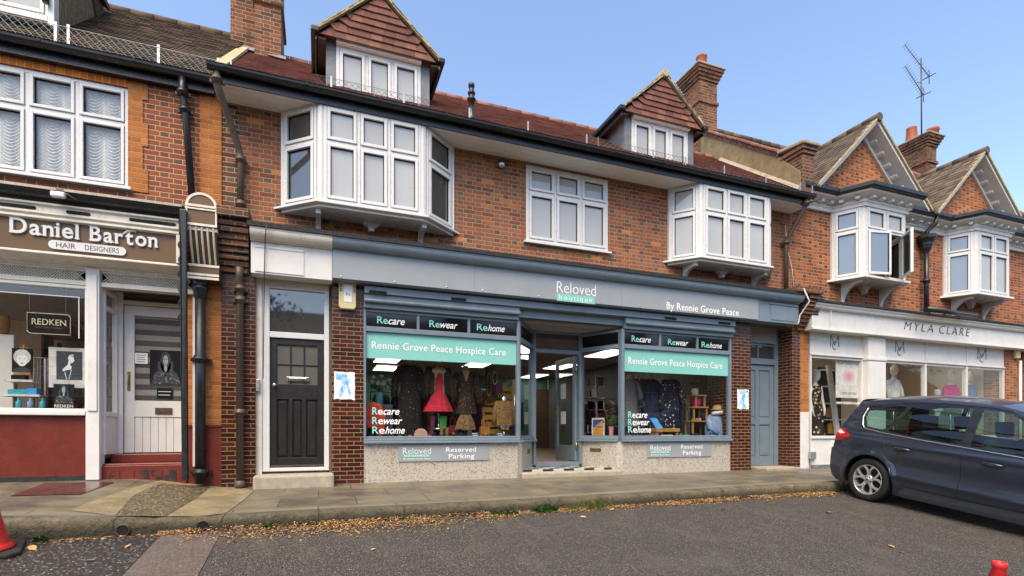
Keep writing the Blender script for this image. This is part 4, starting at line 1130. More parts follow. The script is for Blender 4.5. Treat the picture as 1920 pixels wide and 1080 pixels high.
# entrance floor
m = MB(); m.prism([(wx1+.02, -.10, -.08), (rx0-.02, -.10, -.08), (rx0-.06, .12, -.08), (wx1+.06, .12, -.08)], (0, 0, .165)); m.build('entrance_step', M['stone_step'], B, bevel=.025)
k = NT('check_tiles'); c_ = k.coord(); x_, y_, z_ = k.sep(c_)
ck = k.math('MODULO', k.math('ADD', k.math('FLOOR', k.math('DIVIDE', x_, .2)), k.math('FLOOR', k.math('DIVIDE', y_, .2))), 2.)
M['check'] = k.set(k.mix(ck, (.03, .03, .03), (.5, .48, .42)), .3, 0, .5)
m = MB(); m.prism([(wx1+.06, .121, .0), (rx0-.06, .121, .0), (ex1+.03, .80, .0), (ex0-.03, .80, .0)], (0, 0, .118)); m.build('entrance_floor', M['check'], B)

# ---- blue side door in its deep recess
yb = .35
m = MB(); b0, b1 = cx1, dx0
lz1 = PZ(1430, 684, yb); lz0 = PZ(1430, 873, yb); tz0 = PZ(1430, 673, yb); tz1 = PZ(1430, 622, yb)
m.box(b1-.10, b1-.001, yb-.04, yb+.06, lz0, 2.95); m.box(b0+.001, b0+.10, yb-.04, yb+.06, lz0, 2.95); m.box(b0+.1, b1-.1, yb-.05, yb+.06, lz1, tz0-.001); m.box(b0+.1, b1-.1, yb-.04, yb+.06, tz1, 2.95)
sf = m.build('door_frame', M['blue'], B, bevel=.006); sf['label'] = 'blue grey frame with four small panes above the blue door'
m = MB(); xm = (b0+b1)/2; m.box(xm-.015, xm+.015, yb-.03, yb+.03, tz0, tz1); m.box(b0+.1, b1-.1, yb-.029, yb+.03, (tz0+tz1)/2-.015, (tz0+tz1)/2+.015); m.build('glazing_bar', M['blue'], sf)
m = MB(); m.box(b0+.1, b1-.1, yb, yb+.006, tz0, tz1); m.build('pane', M['pane_dark'], sf)
m = MB(); d0, d1 = b0+.105, b1-.105; m.box(d0, d1, yb+.012, yb+.05, lz0, lz1-.005)
cols_ = [(d0, d0+.1), (xm-.05, xm+.05), (d1-.1, d1)]
for a, b in cols_: m.box(a, b, yb-.01, yb+.0115, lz0, lz1-.005)
for za, zb_ in ((lz0, lz0+.19), (lz0+.86, lz0+1.0), (lz1-.12, lz1-.005)):
    for (a, _), (_, b) in ((( 0, d0+.1), (xm-.05, 0)), ((0, xm+.05), (d1-.1, 0))): pass
    m.box(d0+.1, xm-.05, yb-.009, yb+.0115, za, zb_); m.box(xm+.05, d1-.1, yb-.009, yb+.0115, za, zb_)
for a, b in ((d0+.1, xm-.05), (xm+.05, d1-.1)):
    for za, zb_ in ((lz0+.19, lz0+.86), (lz0+1.0, lz1-.12)): m.box(a+.03, b-.03, yb+.0, yb+.0118, za+.03, zb_-.03)
bd = m.build('side_door', M['blue'], B, bevel=.006); bd['label'] = 'blue grey four panel side door in a deep recess'
m = MB(); m.box(b0+.2, b1-.0, -.25, yb+.05, -.03, lz0-.003); m.build('door_step', M['concrete'], B, bevel=.02)
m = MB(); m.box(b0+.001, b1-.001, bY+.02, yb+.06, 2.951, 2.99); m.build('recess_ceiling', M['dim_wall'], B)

# ---- interior shell
IZ = 2.62; BK = 8.6
m = MB(); m.box(bx1-.02, cx0+.02, .812, BK, .10, .198); m.build('shop_floor', M['wood_floor'], B)
m = MB(); m.box(XL+.05, XR-.05, .30, BK+.2, IZ, 2.99); m.box(bx1+.002, cx0-.002, .062, .299, IZ+.01, 2.99); m.build('shop_ceiling', M['shop_ceiling'], B)
m = MB(); m.box(bx1-.02, cx0+.02, BK, BK+.15, .2, IZ-.002); m.build('back_wall', M['mint_wall'], B)
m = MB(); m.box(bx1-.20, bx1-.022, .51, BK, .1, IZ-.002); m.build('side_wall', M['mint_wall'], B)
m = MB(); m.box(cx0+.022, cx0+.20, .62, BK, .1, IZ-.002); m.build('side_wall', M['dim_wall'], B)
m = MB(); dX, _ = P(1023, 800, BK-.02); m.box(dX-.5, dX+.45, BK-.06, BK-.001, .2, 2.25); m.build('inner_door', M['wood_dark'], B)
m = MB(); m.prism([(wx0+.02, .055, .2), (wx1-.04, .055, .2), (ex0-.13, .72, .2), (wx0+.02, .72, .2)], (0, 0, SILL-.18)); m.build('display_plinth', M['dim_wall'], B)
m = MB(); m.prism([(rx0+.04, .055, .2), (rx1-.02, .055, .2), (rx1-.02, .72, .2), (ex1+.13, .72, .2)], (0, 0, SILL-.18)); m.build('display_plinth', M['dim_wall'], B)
# dark boxes behind the two house doors
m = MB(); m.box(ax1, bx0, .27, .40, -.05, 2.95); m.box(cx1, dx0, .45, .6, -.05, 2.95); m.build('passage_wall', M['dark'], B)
m = MB(); m.box(XL, XL+.2, .51, 5.0, -.1, 5.4); m.box(XR-.1, XR, .61, 5.0, -.1, 5.4); m.box(XL, XR, 4.9, 5.0, 3.0, 5.4); m.build('party_wall', M['brick'], B)
# lit ceiling panels
k = NT('lit_panel'); k.set((.8, .8, .78), .5); k.b.inputs['Emission Color'].default_value = (1, .97, .9, 1); k.b.inputs['Emission Strength'].default_value = 2.2; M['lit'] = k.m
def ray_z(u, v, Z):
    c = (u-960)/FPX; t = (Z-CAMH)/((810-v)/FPX)
    return t*(c*math.cos(YAW)+math.sin(YAW)), -CAMD+t*(math.cos(YAW)-c*math.sin(YAW))
lights = []
for u, v, lab in ((727, 675, 'square lit ceiling panel nearest the flower vase'), (723, 691, 'lit ceiling panel far back above the flower vase'), (896, 684, 'lit ceiling panel beyond the dark plunging dress'),
                  (985, 655, 'lit ceiling panel just inside the left canted pane'), (1000, 706, 'small lit ceiling panel far back left of the shop door'), (1052, 688, 'lit ceiling panel behind the open shop door'), (1138, 664, 'lit ceiling panel behind the right canted pane')):
    x, y = ray_z(u, v, IZ-.03)
    t = thing('ceiling_light', lab, 'ceiling light', (x, y, IZ-.004), group='lit panels in the charity shop ceiling')
    m = MB(); m.box(-.3, .3, -.6, .6, -.02, 0); m.build('diffuser', M['lit'], t, local=True)
    m = MB()
    for a in (-.315, .3): m.box(a, a+.015, -.615, .615, -.022, 0)
    for a in (-.615, .6): m.box(-.3, .3, a, a+.015, -.022, 0)
    m.build('frame', M['upvc'], t, local=True)

# reserved parking signs on the risers
def park_sign(u0, v0, u1, v1, uw, lab, k0, lines):
    Y = -.02; x0, x1 = PX(u0, Y), PX(u1, Y); z1, z0 = PZ(u0, v0, Y), PZ(u0, v1, Y)
    s = thing('parking_sign', lab, 'sign', ((x0+x1)/2, Y-.02, z0), group='grey reserved parking signs')
    m = MB(); m.box(x0, x1, Y-.016, Y-.003, z0, z1); m.build('panel', M['grey'], s, bevel=.002)
    yy = Y-.0165; h = z1-z0; w = x1-x0
    reloved_logo(s, x0+w*.045, x0+w*.345, z0+h*.46, h*.36, yy, h*.17, 'By Rennie Grove Peace')
    m = MB(); text(m, 'Reserved', x0+w*.51, x0+w*.85, z0+h*.55, h*.27, yy, offset=.007, spacing=1.06, depth=.002); text(m, 'Parking', x0+w*.54, x0+w*.83, z0+h*.15, h*.27, yy, offset=.007, spacing=1.06, depth=.002)
    m.build('lettering', M['sign_white'], s)
park_sign(747, 834, 916, 866, 0, 'grey Reserved Parking sign on the mosaic under the left shop window', 0, 0)
park_sign(1213, 829, 1333, 858, 0, 'grey Reserved Parking sign on the mosaic under the right shop window', 0, 0)
k = NT('torn_print'); n_ = k.noise(k.coord(), 16, 5, .7); k.set(k.ramp(n_, [(.38, srgb(60, 150, 215)), (.47, srgb(110, 185, 230)), (.55, (.75, .78, .8)), (.6, srgb(40, 120, 195))]), .6, 0, .2); M['torn_print'] = k.m
# torn blue and white posters on the piers
def torn(u0, v0, u1, v1, lab, seed):
    rr = random.Random(seed); Y = bY; x0, x1 = PX(u0, Y), PX(u1, Y); z1, z0 = PZ((u0+u1)/2, v0, Y), PZ((u0+u1)/2, v1, Y)
    t = thing('poster', lab, 'poster', ((x0+x1)/2, Y-.003, z0), group='torn posters on the glazed piers')
    edge = []
    n = 9
    for i in range(n): edge.append((x0+(x1-x0)*i/n, z0+rr.uniform(0, .02)))
    for i in range(n): edge.append((x1-rr.uniform(0, .012), z0+(z1-z0)*i/n))
    for i in range(n): edge.append((x1-(x1-x0)*i/n, z1-rr.uniform(0, .012)))
    for i in range(n): edge.append((x0+rr.uniform(0, .012), z1-(z1-z0)*i/n))
    m = MB(); m.prism([(x, Y-.002, z) for x, z in edge], (0, -.002, 0)); m.build('sheet', M['paper'], t)
    m = MB(); w, h = x1-x0, z1-z0
    pp = [(.08, .93), (.12, .72), (.4, .66), (.34, .45), (.2, .2), (.3, .06), (.5, .35), (.55, .5), (.75, .12), (.8, .3), (.68, .55), (.75, .7), (.62, .78), (.6, .93)]
    if seed == 2: pp = [(.15, .95), (.2, .8), (.45, .75), (.3, .5), (.12, .15), (.4, .42), (.4, .05), (.85, .06), (.6, .3), (.62, .5), (.7, .62), (.66, .8), (.92, .86), (.9, .96)]
    m.prism([(x0+w*a, Y-.0042, z0+h*b) for a, b in pp], (0, -.0015, 0)); m.build('print', M['torn_print'], t)
torn(626, 697, 666, 750, 'torn blue and white poster on the glazed pier beside the black door', 1)
torn(1382, 730, 1404, 768, 'torn blue and white poster on the glazed pier beside the blue door', 2)

# ============================================================ THE HAIRDRESSER'S on the left
L_ = thing('salon_building', "red brick house over a hairdresser's with cream shopfront, brown fascia and net curtains", 'building', (-3, 0, 0))
LX0, LX1 = -6.2, -1.237
wl0, wl1 = -3.88, PX(240, 0); wz0, wz1, wzt = PZ(240, 353, 0), PZ(240, 165, 0), PZ(240, 233, 0)
m = MB(); wall_holes(m, LX0, LX1, 3.0, 5.42, 0, .28, [(wl0, wl1, wz0, wz1)]); m.build('wall', M['brick_left'], L_)
m = MB()
h = .0755*4
z = wz0-.03; i = 0
while z < 5.4:
    x1 = PX(278, 0) if i % 2 == 0 else PX(268, 0)
    m.box(wl1+.002, x1, -.012, -.001, z, min(z+h, 5.41)-.0005); z += h; i += 1
m.box(PX(376, 0), LX1, -.014, -.001, 3.4, 5.41)
m.build('wall', M['brick_orange'], L_)['label'] = 'orange rubbed brick quoins and strip'
k = NT('soldier_brick'); co = k.coord(); x, y, z_ = k.sep(co)
u_ = k.math('DIVIDE', x, .078); fu = k.math('FRACT', u_); rv = k.white(k.comb(k.math('FLOOR', u_), 0., 4.))
fc = k.mr(k.math('MINIMUM', fu, k.math('SUBTRACT', 1., fu)), .03, .08)
c = k.mix(fc, (.5, .3, .12), k.ramp(rv, [(0, (.36, .1, .02)), (1, (.56, .18, .03))])); c = k.mix(.5, c, k.mix(k.noise(co, 25, 5, .7), (0, 0, 0), (1, 1, 1)), 'SOFT_LIGHT'); k.bump(fc, .5, .006)
M['soldier'] = k.set(c, .85, 0, .3)
m = MB(); m.box(wl0-.1, wl1-.001, -.013, -.001, wz1+.002, 5.41); m.build('window_arch', M['soldier'], L_)
F, w = frame2((wl0, .05), (wl1, .05))
A, S, K, Gm = MB(), MB(), MB(), MB()
casement(A, S, K, Gm, F, w, wz0, wz1, 3, wzt, fr=.04, sash=.036, mul=.045)
fr = MB(); fr.v = A.v+S.v; fr.f = A.f+[[i+len(A.v) for i in f] for f in S.f]; fr.sm = A.sm+S.sm
fr.obox(F, -.04, w+.05, -.02, .12, wz0-.04, wz0-.001)
lw = fr.build('window', M['upvc'], L_, bevel=.005); K.build('seal', M['dark'], lw); Gm.build('pane', M['glass'], lw)
# festoon net curtains behind the glass
def festoon(x0, x1, z0, z1, sw=.21):
    cu = MB(); xo = x0
    def f(s, t):
        x = x0+(x1-x0)*s; z = z0+(z1-z0)*t
        q = ((x-xo)/sw) % 1.0; edge = abs(q-.5)*2
        sag = .10*(1-edge**2)
        y = .10+.011*math.sin((z+sag)*2*math.pi/.042)*(1-.75*edge**6)+.012*(edge**8)
        return (x, y, z)
    cu.grid(f, int((x1-x0)/.012), int((z1-z0)/.008)); return cu
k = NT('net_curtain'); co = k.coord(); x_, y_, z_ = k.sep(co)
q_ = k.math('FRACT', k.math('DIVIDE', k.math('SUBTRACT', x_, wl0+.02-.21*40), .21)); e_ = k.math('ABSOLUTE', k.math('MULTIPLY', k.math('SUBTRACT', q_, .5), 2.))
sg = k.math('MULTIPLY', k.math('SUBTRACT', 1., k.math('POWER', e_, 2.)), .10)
fold_shade = k.math('SINE', k.math('MULTIPLY', k.math('ADD', k.math('ADD', z_, sg), k.math('MULTIPLY', k.noise(co, 11, 3, .6), .05)), 2*math.pi/.042))  # fold shading of the swags painted into the net as lighter and darker bands
f_ = k.math('ADD', k.mr(fold_shade, -1, 1, 0, .7), k.mr(e_, .8, 1., 0, .5))
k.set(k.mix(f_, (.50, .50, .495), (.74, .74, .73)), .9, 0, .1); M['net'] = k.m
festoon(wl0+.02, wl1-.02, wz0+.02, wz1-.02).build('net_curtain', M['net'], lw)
m = MB(); m.box(wl0-.2, wl1+.2, .9, 1.0, wz0-.3, wz1+.2); m.build('room_wall', M['dim_wall'], L_)
# eaves: black board and gutter
m = MB(); m.box(LX0, PX(399, -.2), -.10, -.001, 5.30, 5.45); gutter_run(m, LX0, PX(399, -.2), -.168, 5.455, .066)
m.build('gutter', M['black'], L_)
LE_Y, LE_Z, LR_Y, LR_Z = -.15, 5.49, 2.2, 7.67
m = MB(); tile_field(m, LX0, XL-.0, LE_Y, LE_Z, LR_Y, LR_Z, seed=9, gauge=.1); lro = m.build('roof', M['tile_moss'], L_)
m = MB(); m.prism([(LX0, LE_Y+.04, LE_Z-.03), (LX0, LR_Y, LR_Z-.03), (LX0, 5, LE_Z)], (XL-.03-LX0, 0, 0)); m.build('roof_deck', M['dark'], lro)
m = MB(); ridge_tiles(m, (LX0, LR_Y, LR_Z-.02), (XL-.0, LR_Y, LR_Z-.02), .085); m.build('ridge_tiles', M['tile_moss'], lro)
m = MB(); mesh_guard(m, LX0+1.5, PX(430, -.12), -.12, 5.48, 5.74, cell=.085, r=.003); ng = m.build('wire_guard', M['zinc'], L_)
m = MB()
for u in (128, 104, 297, 409, 432): x = PX(u, -.115); m.box(x-.015, x+.015, -.118, -.108, 5.46, 5.78)
m.build('guard_post', M['zinc'], ng)
# dormer at the picture's top edge
dxr = -3.13
m = MB(); lrz = lambda y: LE_Z+(y-LE_Y)*(LR_Z-LE_Z)/(LR_Y-LE_Y)
m.prism([(dxr-.03, .2, lrz(.2)), (dxr-.03, 1.75, lrz(1.75)), (dxr-.03, 1.75, 7.3), (dxr-.03, .2, 7.3)], (-.12, 0, 0)); ld = m.build('dormer', M['wood_dark'], L_)
m = MB(); n = 17
for i in range(n):
    y0 = .24+i*.095; m.prism([(dxr, y0, lrz(y0)), (dxr, y0+.082, lrz(y0+.082)), (dxr, y0+.082+.05, 7.4), (dxr, y0+.05, 7.4)], (-.028, 0, 0))
m.build('cheek_boards', M['slat'], ld)
F, w = frame2((dxr-1.6, .2), (dxr-.05, .2)); A, S, K, Gm = MB(), MB(), MB(), MB(); casement(A, S, K, Gm, F, w, 5.97, 7.2, 3, None)
fr = MB(); fr.v = A.v+S.v; fr.f = A.f+[[i+len(A.v) for i in f] for f in S.f]; fr.sm = A.sm+S.sm
fr.box(dxr-.048, dxr+.02, .10, .23, 5.86, 7.25); fr.box(dxr-1.7, dxr-.049, .1, .22, 5.90, 5.969)
fr.build('window_frame', M['upvc'], ld, bevel=.005); Gm.build('pane', M['pane'], ld); K.build('seal', M['dark'], ld)
m = MB(); m.tube([(dxr-.07, .05, 7.2), (dxr-.06, .05, 6.35), (dxr-.05, .06, 6.1)], .035, 10); m.build('drain_pipe', M['pipe_black'], ld)
m = MB()
pb = [(1.22, 7.5), (1.3, 7.15), (1.42, 6.95), (1.6, 6.98), (1.6, 7.5)]
m.prism([(dxr+.03, y, z) for y, z in pb], (-.06, 0, 0)); m.prism([(dxr+.1, .0, 7.28), (dxr+.1, 1.7, 7.28), (dxr-.9, 1.7, 8.0), (dxr-.9, 0, 8.0)], (0, 0, .08)); m.build('dormer_roof', M['tile_moss'], ld)

# ---- shopfront
m = MB(); m.xprism([(-.02, 3.68), (-.46, 3.62), (-.47, 3.585), (-.44, 3.555), (-.43, 3.525), (-.36, 3.50), (-.35, 3.465), (-.02, 3.465)], LX0, PX(343, -.4)); m.build('shop_gutter', M['black'], L_)
m = MB(); xe = PX(336, -.33)
m.xprism([(-.02, 3.463), (-.37, 3.463), (-.37, 3.44), (-.34, 3.43), (-.34, 3.355), (-.36, 3.35), (-.36, 3.335), (-.335, 3.325), (-.335, 3.31), (-.35, 3.30), (-.35, 3.28), (-.30, 3.27), (-.02, 3.27)], LX0, xe)
m.xprism([(-.02, 2.905), (-.31, 2.905), (-.325, 2.895), (-.325, 2.875), (-.29, 2.865), (-.10, 2.82), (-.10, 2.79), (-.02, 2.79)], LX0, xe+.02)
m.box(LX0, LX1-.30, -.09, .05, 2.59, 2.645); m.box(LX0, LX1-.30, -.08, .05, 2.765, 2.79)
m.box(xe-.03, xe+.03, -.35, -.30, 2.91, 3.27)
cw = m.build('shop_cornice', M['cream'], L_, bevel=.003)
m = MB()
for u0, u1, v in ((-60, 68, 372), (124, 170, 389), (242, 330, 411)):
    x0, x1 = PX(u0, -.34), PX(u1, -.34); zz = 3.393
    pts = [(x0+.02+.02*math.cos(a), -.345, zz+.02*math.sin(a)) for a in [math.pi/2+math.pi*i/6 for i in range(7)]]+[(x1-.02+.02*math.cos(a), -.345, zz+.02*math.sin(a)) for a in [-math.pi/2+math.pi*i/6 for i in range(7)]]
    m.prism(pts, (0, .01, 0))
m.build('cornice_slots', M['dark'], cw)
# perforated lattice strip
for xa, xb in ((-3.9, PX(163, -.06)), (PX(190, -.06), LX1-.33)):
    m = MB(); n = int((xb-xa)/.0255)
    for s in (1, -1):
        i = -5
        while i < n+5:
            x0 = xa+i*.0255*1.35; x1 = x0+s*.12; i += 1
            lo, hi = min(x0, x1), max(x0, x1)
            if lo < xa or hi > xb: continue
            m.tube([(x0, -.06+.003*s, 2.645), (x1, -.06+.003*s, 2.765)], .0075, 4, False)
    m.build('lattice_strip', M['cream'], L_)
m = MB(); m.box(LX0, PX(163, -.06), -.03, -.02, 2.646, 2.764); m.build('vent_backing', M['dark'], L_)
m = MB(); m.box(PX(190, -.06), LX1-.3, -.03, -.02, 2.646, 2.764); m.build('vent_backing', M['dark'], L_)
# brown fascia sign: a thing with its lettering
SL = thing('fascia_sign', "brown hairdresser's fascia sign with raised cream lettering", 'sign', (-3, -.29, 3.1))
sY = -.296
m = MB(); m.box(LX0, xe-.035, sY, -.02, 2.91, 3.268); m.build('panel', M['brown_sign'], SL)
def slab_text(mb, body, x0, x1, zb, cap, Y, depth=.025):
    glyph = {}
    v, _ = text_mesh('H'); C_ = max(p[1] for p in v); v, _ = text_mesh('x'); XH = max(p[1] for p in v)/C_
    pen = 0; lay = []
    for ch in body:
        if ch == ' ': pen += .62; continue
        vs, fs = text_mesh(ch, 0, .018)
        a = min(p[0] for p in vs)/C_; b = max(p[0] for p in vs)/C_
        lay.append((ch, pen, b-a)); pen += b-a+.15
    tot = pen-.15; sx = (x1-x0)/tot
    ser = {'D': [(.10, 1), (.10, 0)], 'B': [(.10, 1), (.10, 0)], 'a': [(.93, 0)], 'n': [(.06, 'x'), (.12, 0), (.88, 0)], 'i': [(.2, 'x'), (.5, 0)], 'l': [(.2, 1), (.5, 0)], 'r': [(.1, 'x'), (.2, 0)], 'e': [], 'o': [], 't': [], 'R': [(.1, 1), (.1, 0), (.95, 0)]}
    for ch, p, w in lay:
        text(mb, ch, x0+p*sx, x0+(p+w)*sx, zb, cap, Y, offset=.018, depth=depth)
        for fx, lv in ser.get(ch, []):
            cx = x0+(p+w*fx)*sx; hw = .125*sx if ch not in 'il' else .15*sx
            z = zb if lv == 0 else zb+cap*(1 if lv == 1 else XH)-cap*.065
            mb.box(cx-hw, cx+hw, Y-depth-.0005, Y-.001, z, z+cap*.065)
    return mb
m = MB(); zb = PZ(20, 436, sY); slab_text(m, 'Daniel', PX(20, sY), PX(149, sY), zb, .178, sY); slab_text(m, 'Barton', PX(170, sY), PX(296, sY), zb, .178, sY)
# the swash joining r and t
xr = PX(240, sY); m.tube([(xr-.05, sY-.012, zb+.12), (xr-.0, sY-.012, zb+.165), (xr+.06, sY-.012, zb+.18), (xr+.09, sY-.012, zb+.165)], [.012, .018, .016, .012], 6)
m.build('lettering', M['upvc'], SL)
px0, px1 = PX(92, sY), PX(237, sY); pz = PZ(92, 458, sY)
pts = [(px0+.05+.052*math.cos(a), sY-.001, pz+.052*math.sin(a)) for a in [math.pi/2+math.pi*i/8 for i in range(9)]]+[(px1-.05+.052*math.cos(a), sY-.001, pz+.052*math.sin(a)) for a in [-math.pi/2+math.pi*i/8 for i in range(9)]]
m = MB(); m.prism(pts, (0, -.018, 0)); m.build('name_plate', M['upvc'], SL)
m = MB(); text(m, 'HAIR', px0+.075, px0+.265, pz-.03, .06, sY-.0195, offset=.005, depth=.001); text(m, 'DESIGNERS', px0+.355, px1-.07, pz-.03, .06, sY-.0195, offset=.005, depth=.001); m.build('lettering', M['brown_sign'], SL)
# console bracket at the fascia's end, painted brown and white
ka, kb = PX(351, -.32), PX(411, -.32)-.012
KT = PZ(380, 391, -.32)
m = MB(); hw = (kb-ka)/2; cx = (ka+kb)/2
def archplate(y0, y1, inset, zlo, zhi):
    pts = [(ka+inset, y0, zlo), (kb-inset, y0, zlo), (kb-inset, y0, zhi)]+[(cx+(hw-inset)*math.cos(a), y0, zhi+(hw-inset)*.95*math.sin(a)) for a in [math.pi*i/12 for i in range(1, 12)]]+[(ka+inset, y0, zhi)]
    return pts
m.prism(archplate(-.40, 0, 0, KT-.26, KT), (0, .39, 0))
def ks(t): return -.38+.20*(t**1.3)          # face of the console, drawn back as it falls
zt, zl = KT-.262, KT-.70
prof = [(0, zt)]+[(ks(i/10), zt+(zl-zt)*i/10) for i in range(11)]+[(0, zl)]
m.xprism(prof, ka+.012, kb-.012, True)
m.box(ka, kb, -.24, 0, KT-.83, KT-.702); m.box(ka-.015, kb+.002, -.27, 0, KT-.90, KT-.831)
kc = m.build('console', M['brown_sign'], L_, bevel=.004)
m = MB()
for i in range(14):
    a0, a1 = math.pi*i/14, math.pi*(i+1)/14
    m.prism([(cx+hw*math.cos(a0)*1.02, -.41, KT+hw*.97*math.sin(a0)), (cx+hw*math.cos(a1)*1.02, -.41, KT+hw*.97*math.sin(a1)), (cx+hw*.84*math.cos(a1), -.41, KT+hw*.79*math.sin(a1)), (cx+hw*.84*math.cos(a0), -.41, KT+hw*.79*math.sin(a0))], (0, .012, 0))
for zz, hh in ((KT-.005, .03), (KT-.045, .02), (KT-.245, .03)): m.box(ka-.006, kb+.002, -.415, -.398, zz-hh/2, zz+hh/2)
for xx in (ka, kb-.02): m.box(xx, xx+.02, -.412, -.399, KT-.26, KT)
for i in range(5):
    xx = ka+.012+(kb-ka-.024)*(i+.5)/5
    pts = [(xx, ks(t/10)-.010, zt+(zl-zt)*t/10) for t in range(11)]; m.tube(pts, .0145, 6)
m.box(ka, kb, -.385, -.30, KT-.31, KT-.265); m.box(ka-.004, kb+.002, -.25, -.235, KT-.735, KT-.703); m.box(ka-.018, kb+.003, -.28, -.268, KT-.86, KT-.83); m.box(ka-.018, kb+.003, -.28, -.262, KT-.905, KT-.875)
m.build('console_moulding', M['cream'], kc, bevel=.002)
brick_box('pier', 'brick_orange', PX(352, 0), LX1+.0, -.02, .4, .86, 2.96, 'orange brick pier beside the salon downpipes', L_)
m = MB(); m.box(PX(352, 0), LX1-.001, -.028, .4, -.05, .83); m.box(PX(352, 0)-.0, LX1-.001, -.045, .4, .831, .858); rp = m.build('pier_base', M['red'], L_)
# window, column, splay, riser
sx0, sx1 = -4.6, PX(165, -.05)
F, w = frame2((sx0, -.05), (sx1, -.05)); gz0 = PZ(100, 766, -.05)
m = MB(); m.obox(F, 0, w, -.05, .09, gz0-.085, gz0-.03); m.obox(F, 0, w, -.05, .05, gz0-.03, gz0); m.obox(F, 0, w, -.04, .03, 2.545, 2.589); m.obox(F, w-.025, w, -.04, .029, gz0, 2.545); m.obox(F, 0, .03, -.04, .029, gz0, 2.545)
so_ = m.build('shop_window', M['white'], L_, bevel=.008)
m = MB(); m.obox(F, 0, w, -.012, -.006, gz0, 2.546); m.build('pane', M['glass'], so_)
m = MB()
m.obox(F, 0, w-.09, -.0045, -.002, 2.44, 2.448); m.obox(F, w-.098, w-.09, -.0045, -.002, 1.93, 2.44)
m.obox(F, 1.0, 1.008, -.0045, -.002, 1.2, 2.44)
m.build('pinstripe', M['paper'], so_)
cw0, cw1 = sx1+.001, PX(188, -.1)
m = MB(); m.box(cw0, cw1, -.13, .05, .16, 2.80); m.box(cw0+.02, cw1-.02, -.145, -.131, 1.02, 2.72); m.build('column', M['white'], L_, bevel=.01)
m = MB(); m.box(LX0, sx1-.002, -.075, .02, -.1, gz0-.087); sr = m.build('stall_riser', M['red'], L_, bevel=.004)
m = MB(); m.box(LX0, sx1, -.09, -.0755, .10, .215); m.build('plinth_strip', M['flash'], sr)
dy = .40; dl0, dl1 = PX(234, dy), PX(351, dy); dz0, dz1 = PZ(240, 850, dy), PZ(240, 573, dy)
F, w = frame2((cw1-.01, .0), (dl0-.09, dy-.02))
m = MB(); m.obox(F, 0, .04, -.03, .03, .47, 2.6); m.obox(F, w-.05, w, -.03, .03, .47, 2.6); m.obox(F, .04, w-.05, -.03, .02, .47, .96); m.obox(F, .04, w-.05, -.03, .04, .961, 1.02); m.obox(F, .04, w-.05, -.03, .03, 2.33, 2.38); m.obox(F, .04, w-.05, -.03, .03, 2.55, 2.6)
sp = m.build('shop_window', M['white'], L_, bevel=.005); sp['label'] = 'narrow splayed pane beside the salon door'
m = MB(); m.obox(F, .04, w-.05, -.006, 0, 1.02, 2.33); m.obox(F, .04, w-.05, -.006, 0, 2.38, 2.55); m.build('pane', M['glass'], sp)
m = MB(); m.box(dl0-.09, dl0-.008, dy-.05, dy+.05, dz0, 2.64); m.box(dl1+.008, dl1+.06, dy-.05, dy+.05, dz0, 2.64); m.box(dl0-.008, dl1+.008, dy-.05, dy+.05, dz1+.01, dz1+.06)
df = m.build('door_frame', M['white'], L_, bevel=.005); df['label'] = 'white frame of the salon door with a dark light above'
m = MB(); m.box(dl0-.008, dl1+.008, dy-.005, dy, dz1+.06, 2.64); m.build('pane', M['pane_dark'], df)
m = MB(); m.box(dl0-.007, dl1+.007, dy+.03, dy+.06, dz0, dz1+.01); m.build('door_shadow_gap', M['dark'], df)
d = MB(); q = .115; pz0 = PZ(300, 752, dy); pz1 = dz1-.13
d.box(dl0, dl0+q, dy-.02, dy+.025, dz0+.01, dz1); d.box(dl1-q*.6, dl1, dy-.02, dy+.025, dz0+.01, dz1); d.box(dl0+q, dl1-q*.6, dy-.02, dy+.025, pz1, dz1)
mz = PZ(300, 782, dy)
d.box(dl0+q, dl1-q*.6, dy-.02, dy+.025, mz, pz0)
n = 6
for i in range(n):
    a = dl0+q+(dl1-q*1.6-dl0)*i/n; b = dl0+q+(dl1-q*1.6-dl0)*(i+1)/n; d.box(a+.002, b-.002, dy-.008, dy+.025, dz0+.01, mz-.001)
sd_ = d.build('salon_door', M['white'], L_, bevel=.003); sd_['label'] = 'white half glazed salon door with boarded lower panel'
m = MB(); m.box(dl0+q, dl1-q*.6, dy+.0, dy+.004, pz0, pz1); m.build('pane', M['glass'], sd_)
M['blind'] = paint('grey_blind', (.34, .32, .29), .8, .05, 4, .2)
M['blind_sheer'] = paint('sheer_blind', (.10, .095, .09), .8, .05, 4, .2)
m = MB(); m2 = MB(); z = pz0; i = 0
while z < pz1-.02:
    (m if i % 2 else m2).box(dl0+q, dl1-q*.6, dy+.012, dy+.016, z, min(z+.075, pz1)); z += .0751; i += 1
m.build('blind', M['blind'], sd_); m2.build('blind', M['blind_sheer'], sd_)
m = MB(); u0, u1 = PX(292, dy), PX(324, dy); zz = PZ(308, 771, dy); m.box(u0, u1, dy-.032, dy-.021, zz-.045, zz+.045); m.box(u0+.02, u1-.02, dy-.036, dy-.0325, zz-.018, zz+.018); m.build('letterbox', M['wood_dark'], sd_, bevel=.004)
m = MB(); hx = dl0+.035; hz = PZ(240, 715, dy); m.box(hx, hx+.035, dy-.026, dy-.0205, hz-.13, hz+.13); m.tube([(hx+.0175, dy-.03, hz-.05), (hx+.0175, dy-.06, hz-.04), (hx+.0175, dy-.06, hz+.07), (hx+.0175, dy-.03, hz+.08)], .008, 8); m.build('handle', M['brass'], sd_)
m = MB(); m.box(cw1-.02, PX(352, 0)-.001, -.03, dy+.06, .2, .355); m.box(dl0-.10, PX(352, 0)-.001, .20, dy+.055, .356, dz0-.002); st2 = m.build('entrance_step', M['red'], L_, bevel=.01)
m = MB(); rr = random.Random(3); xq = cw1
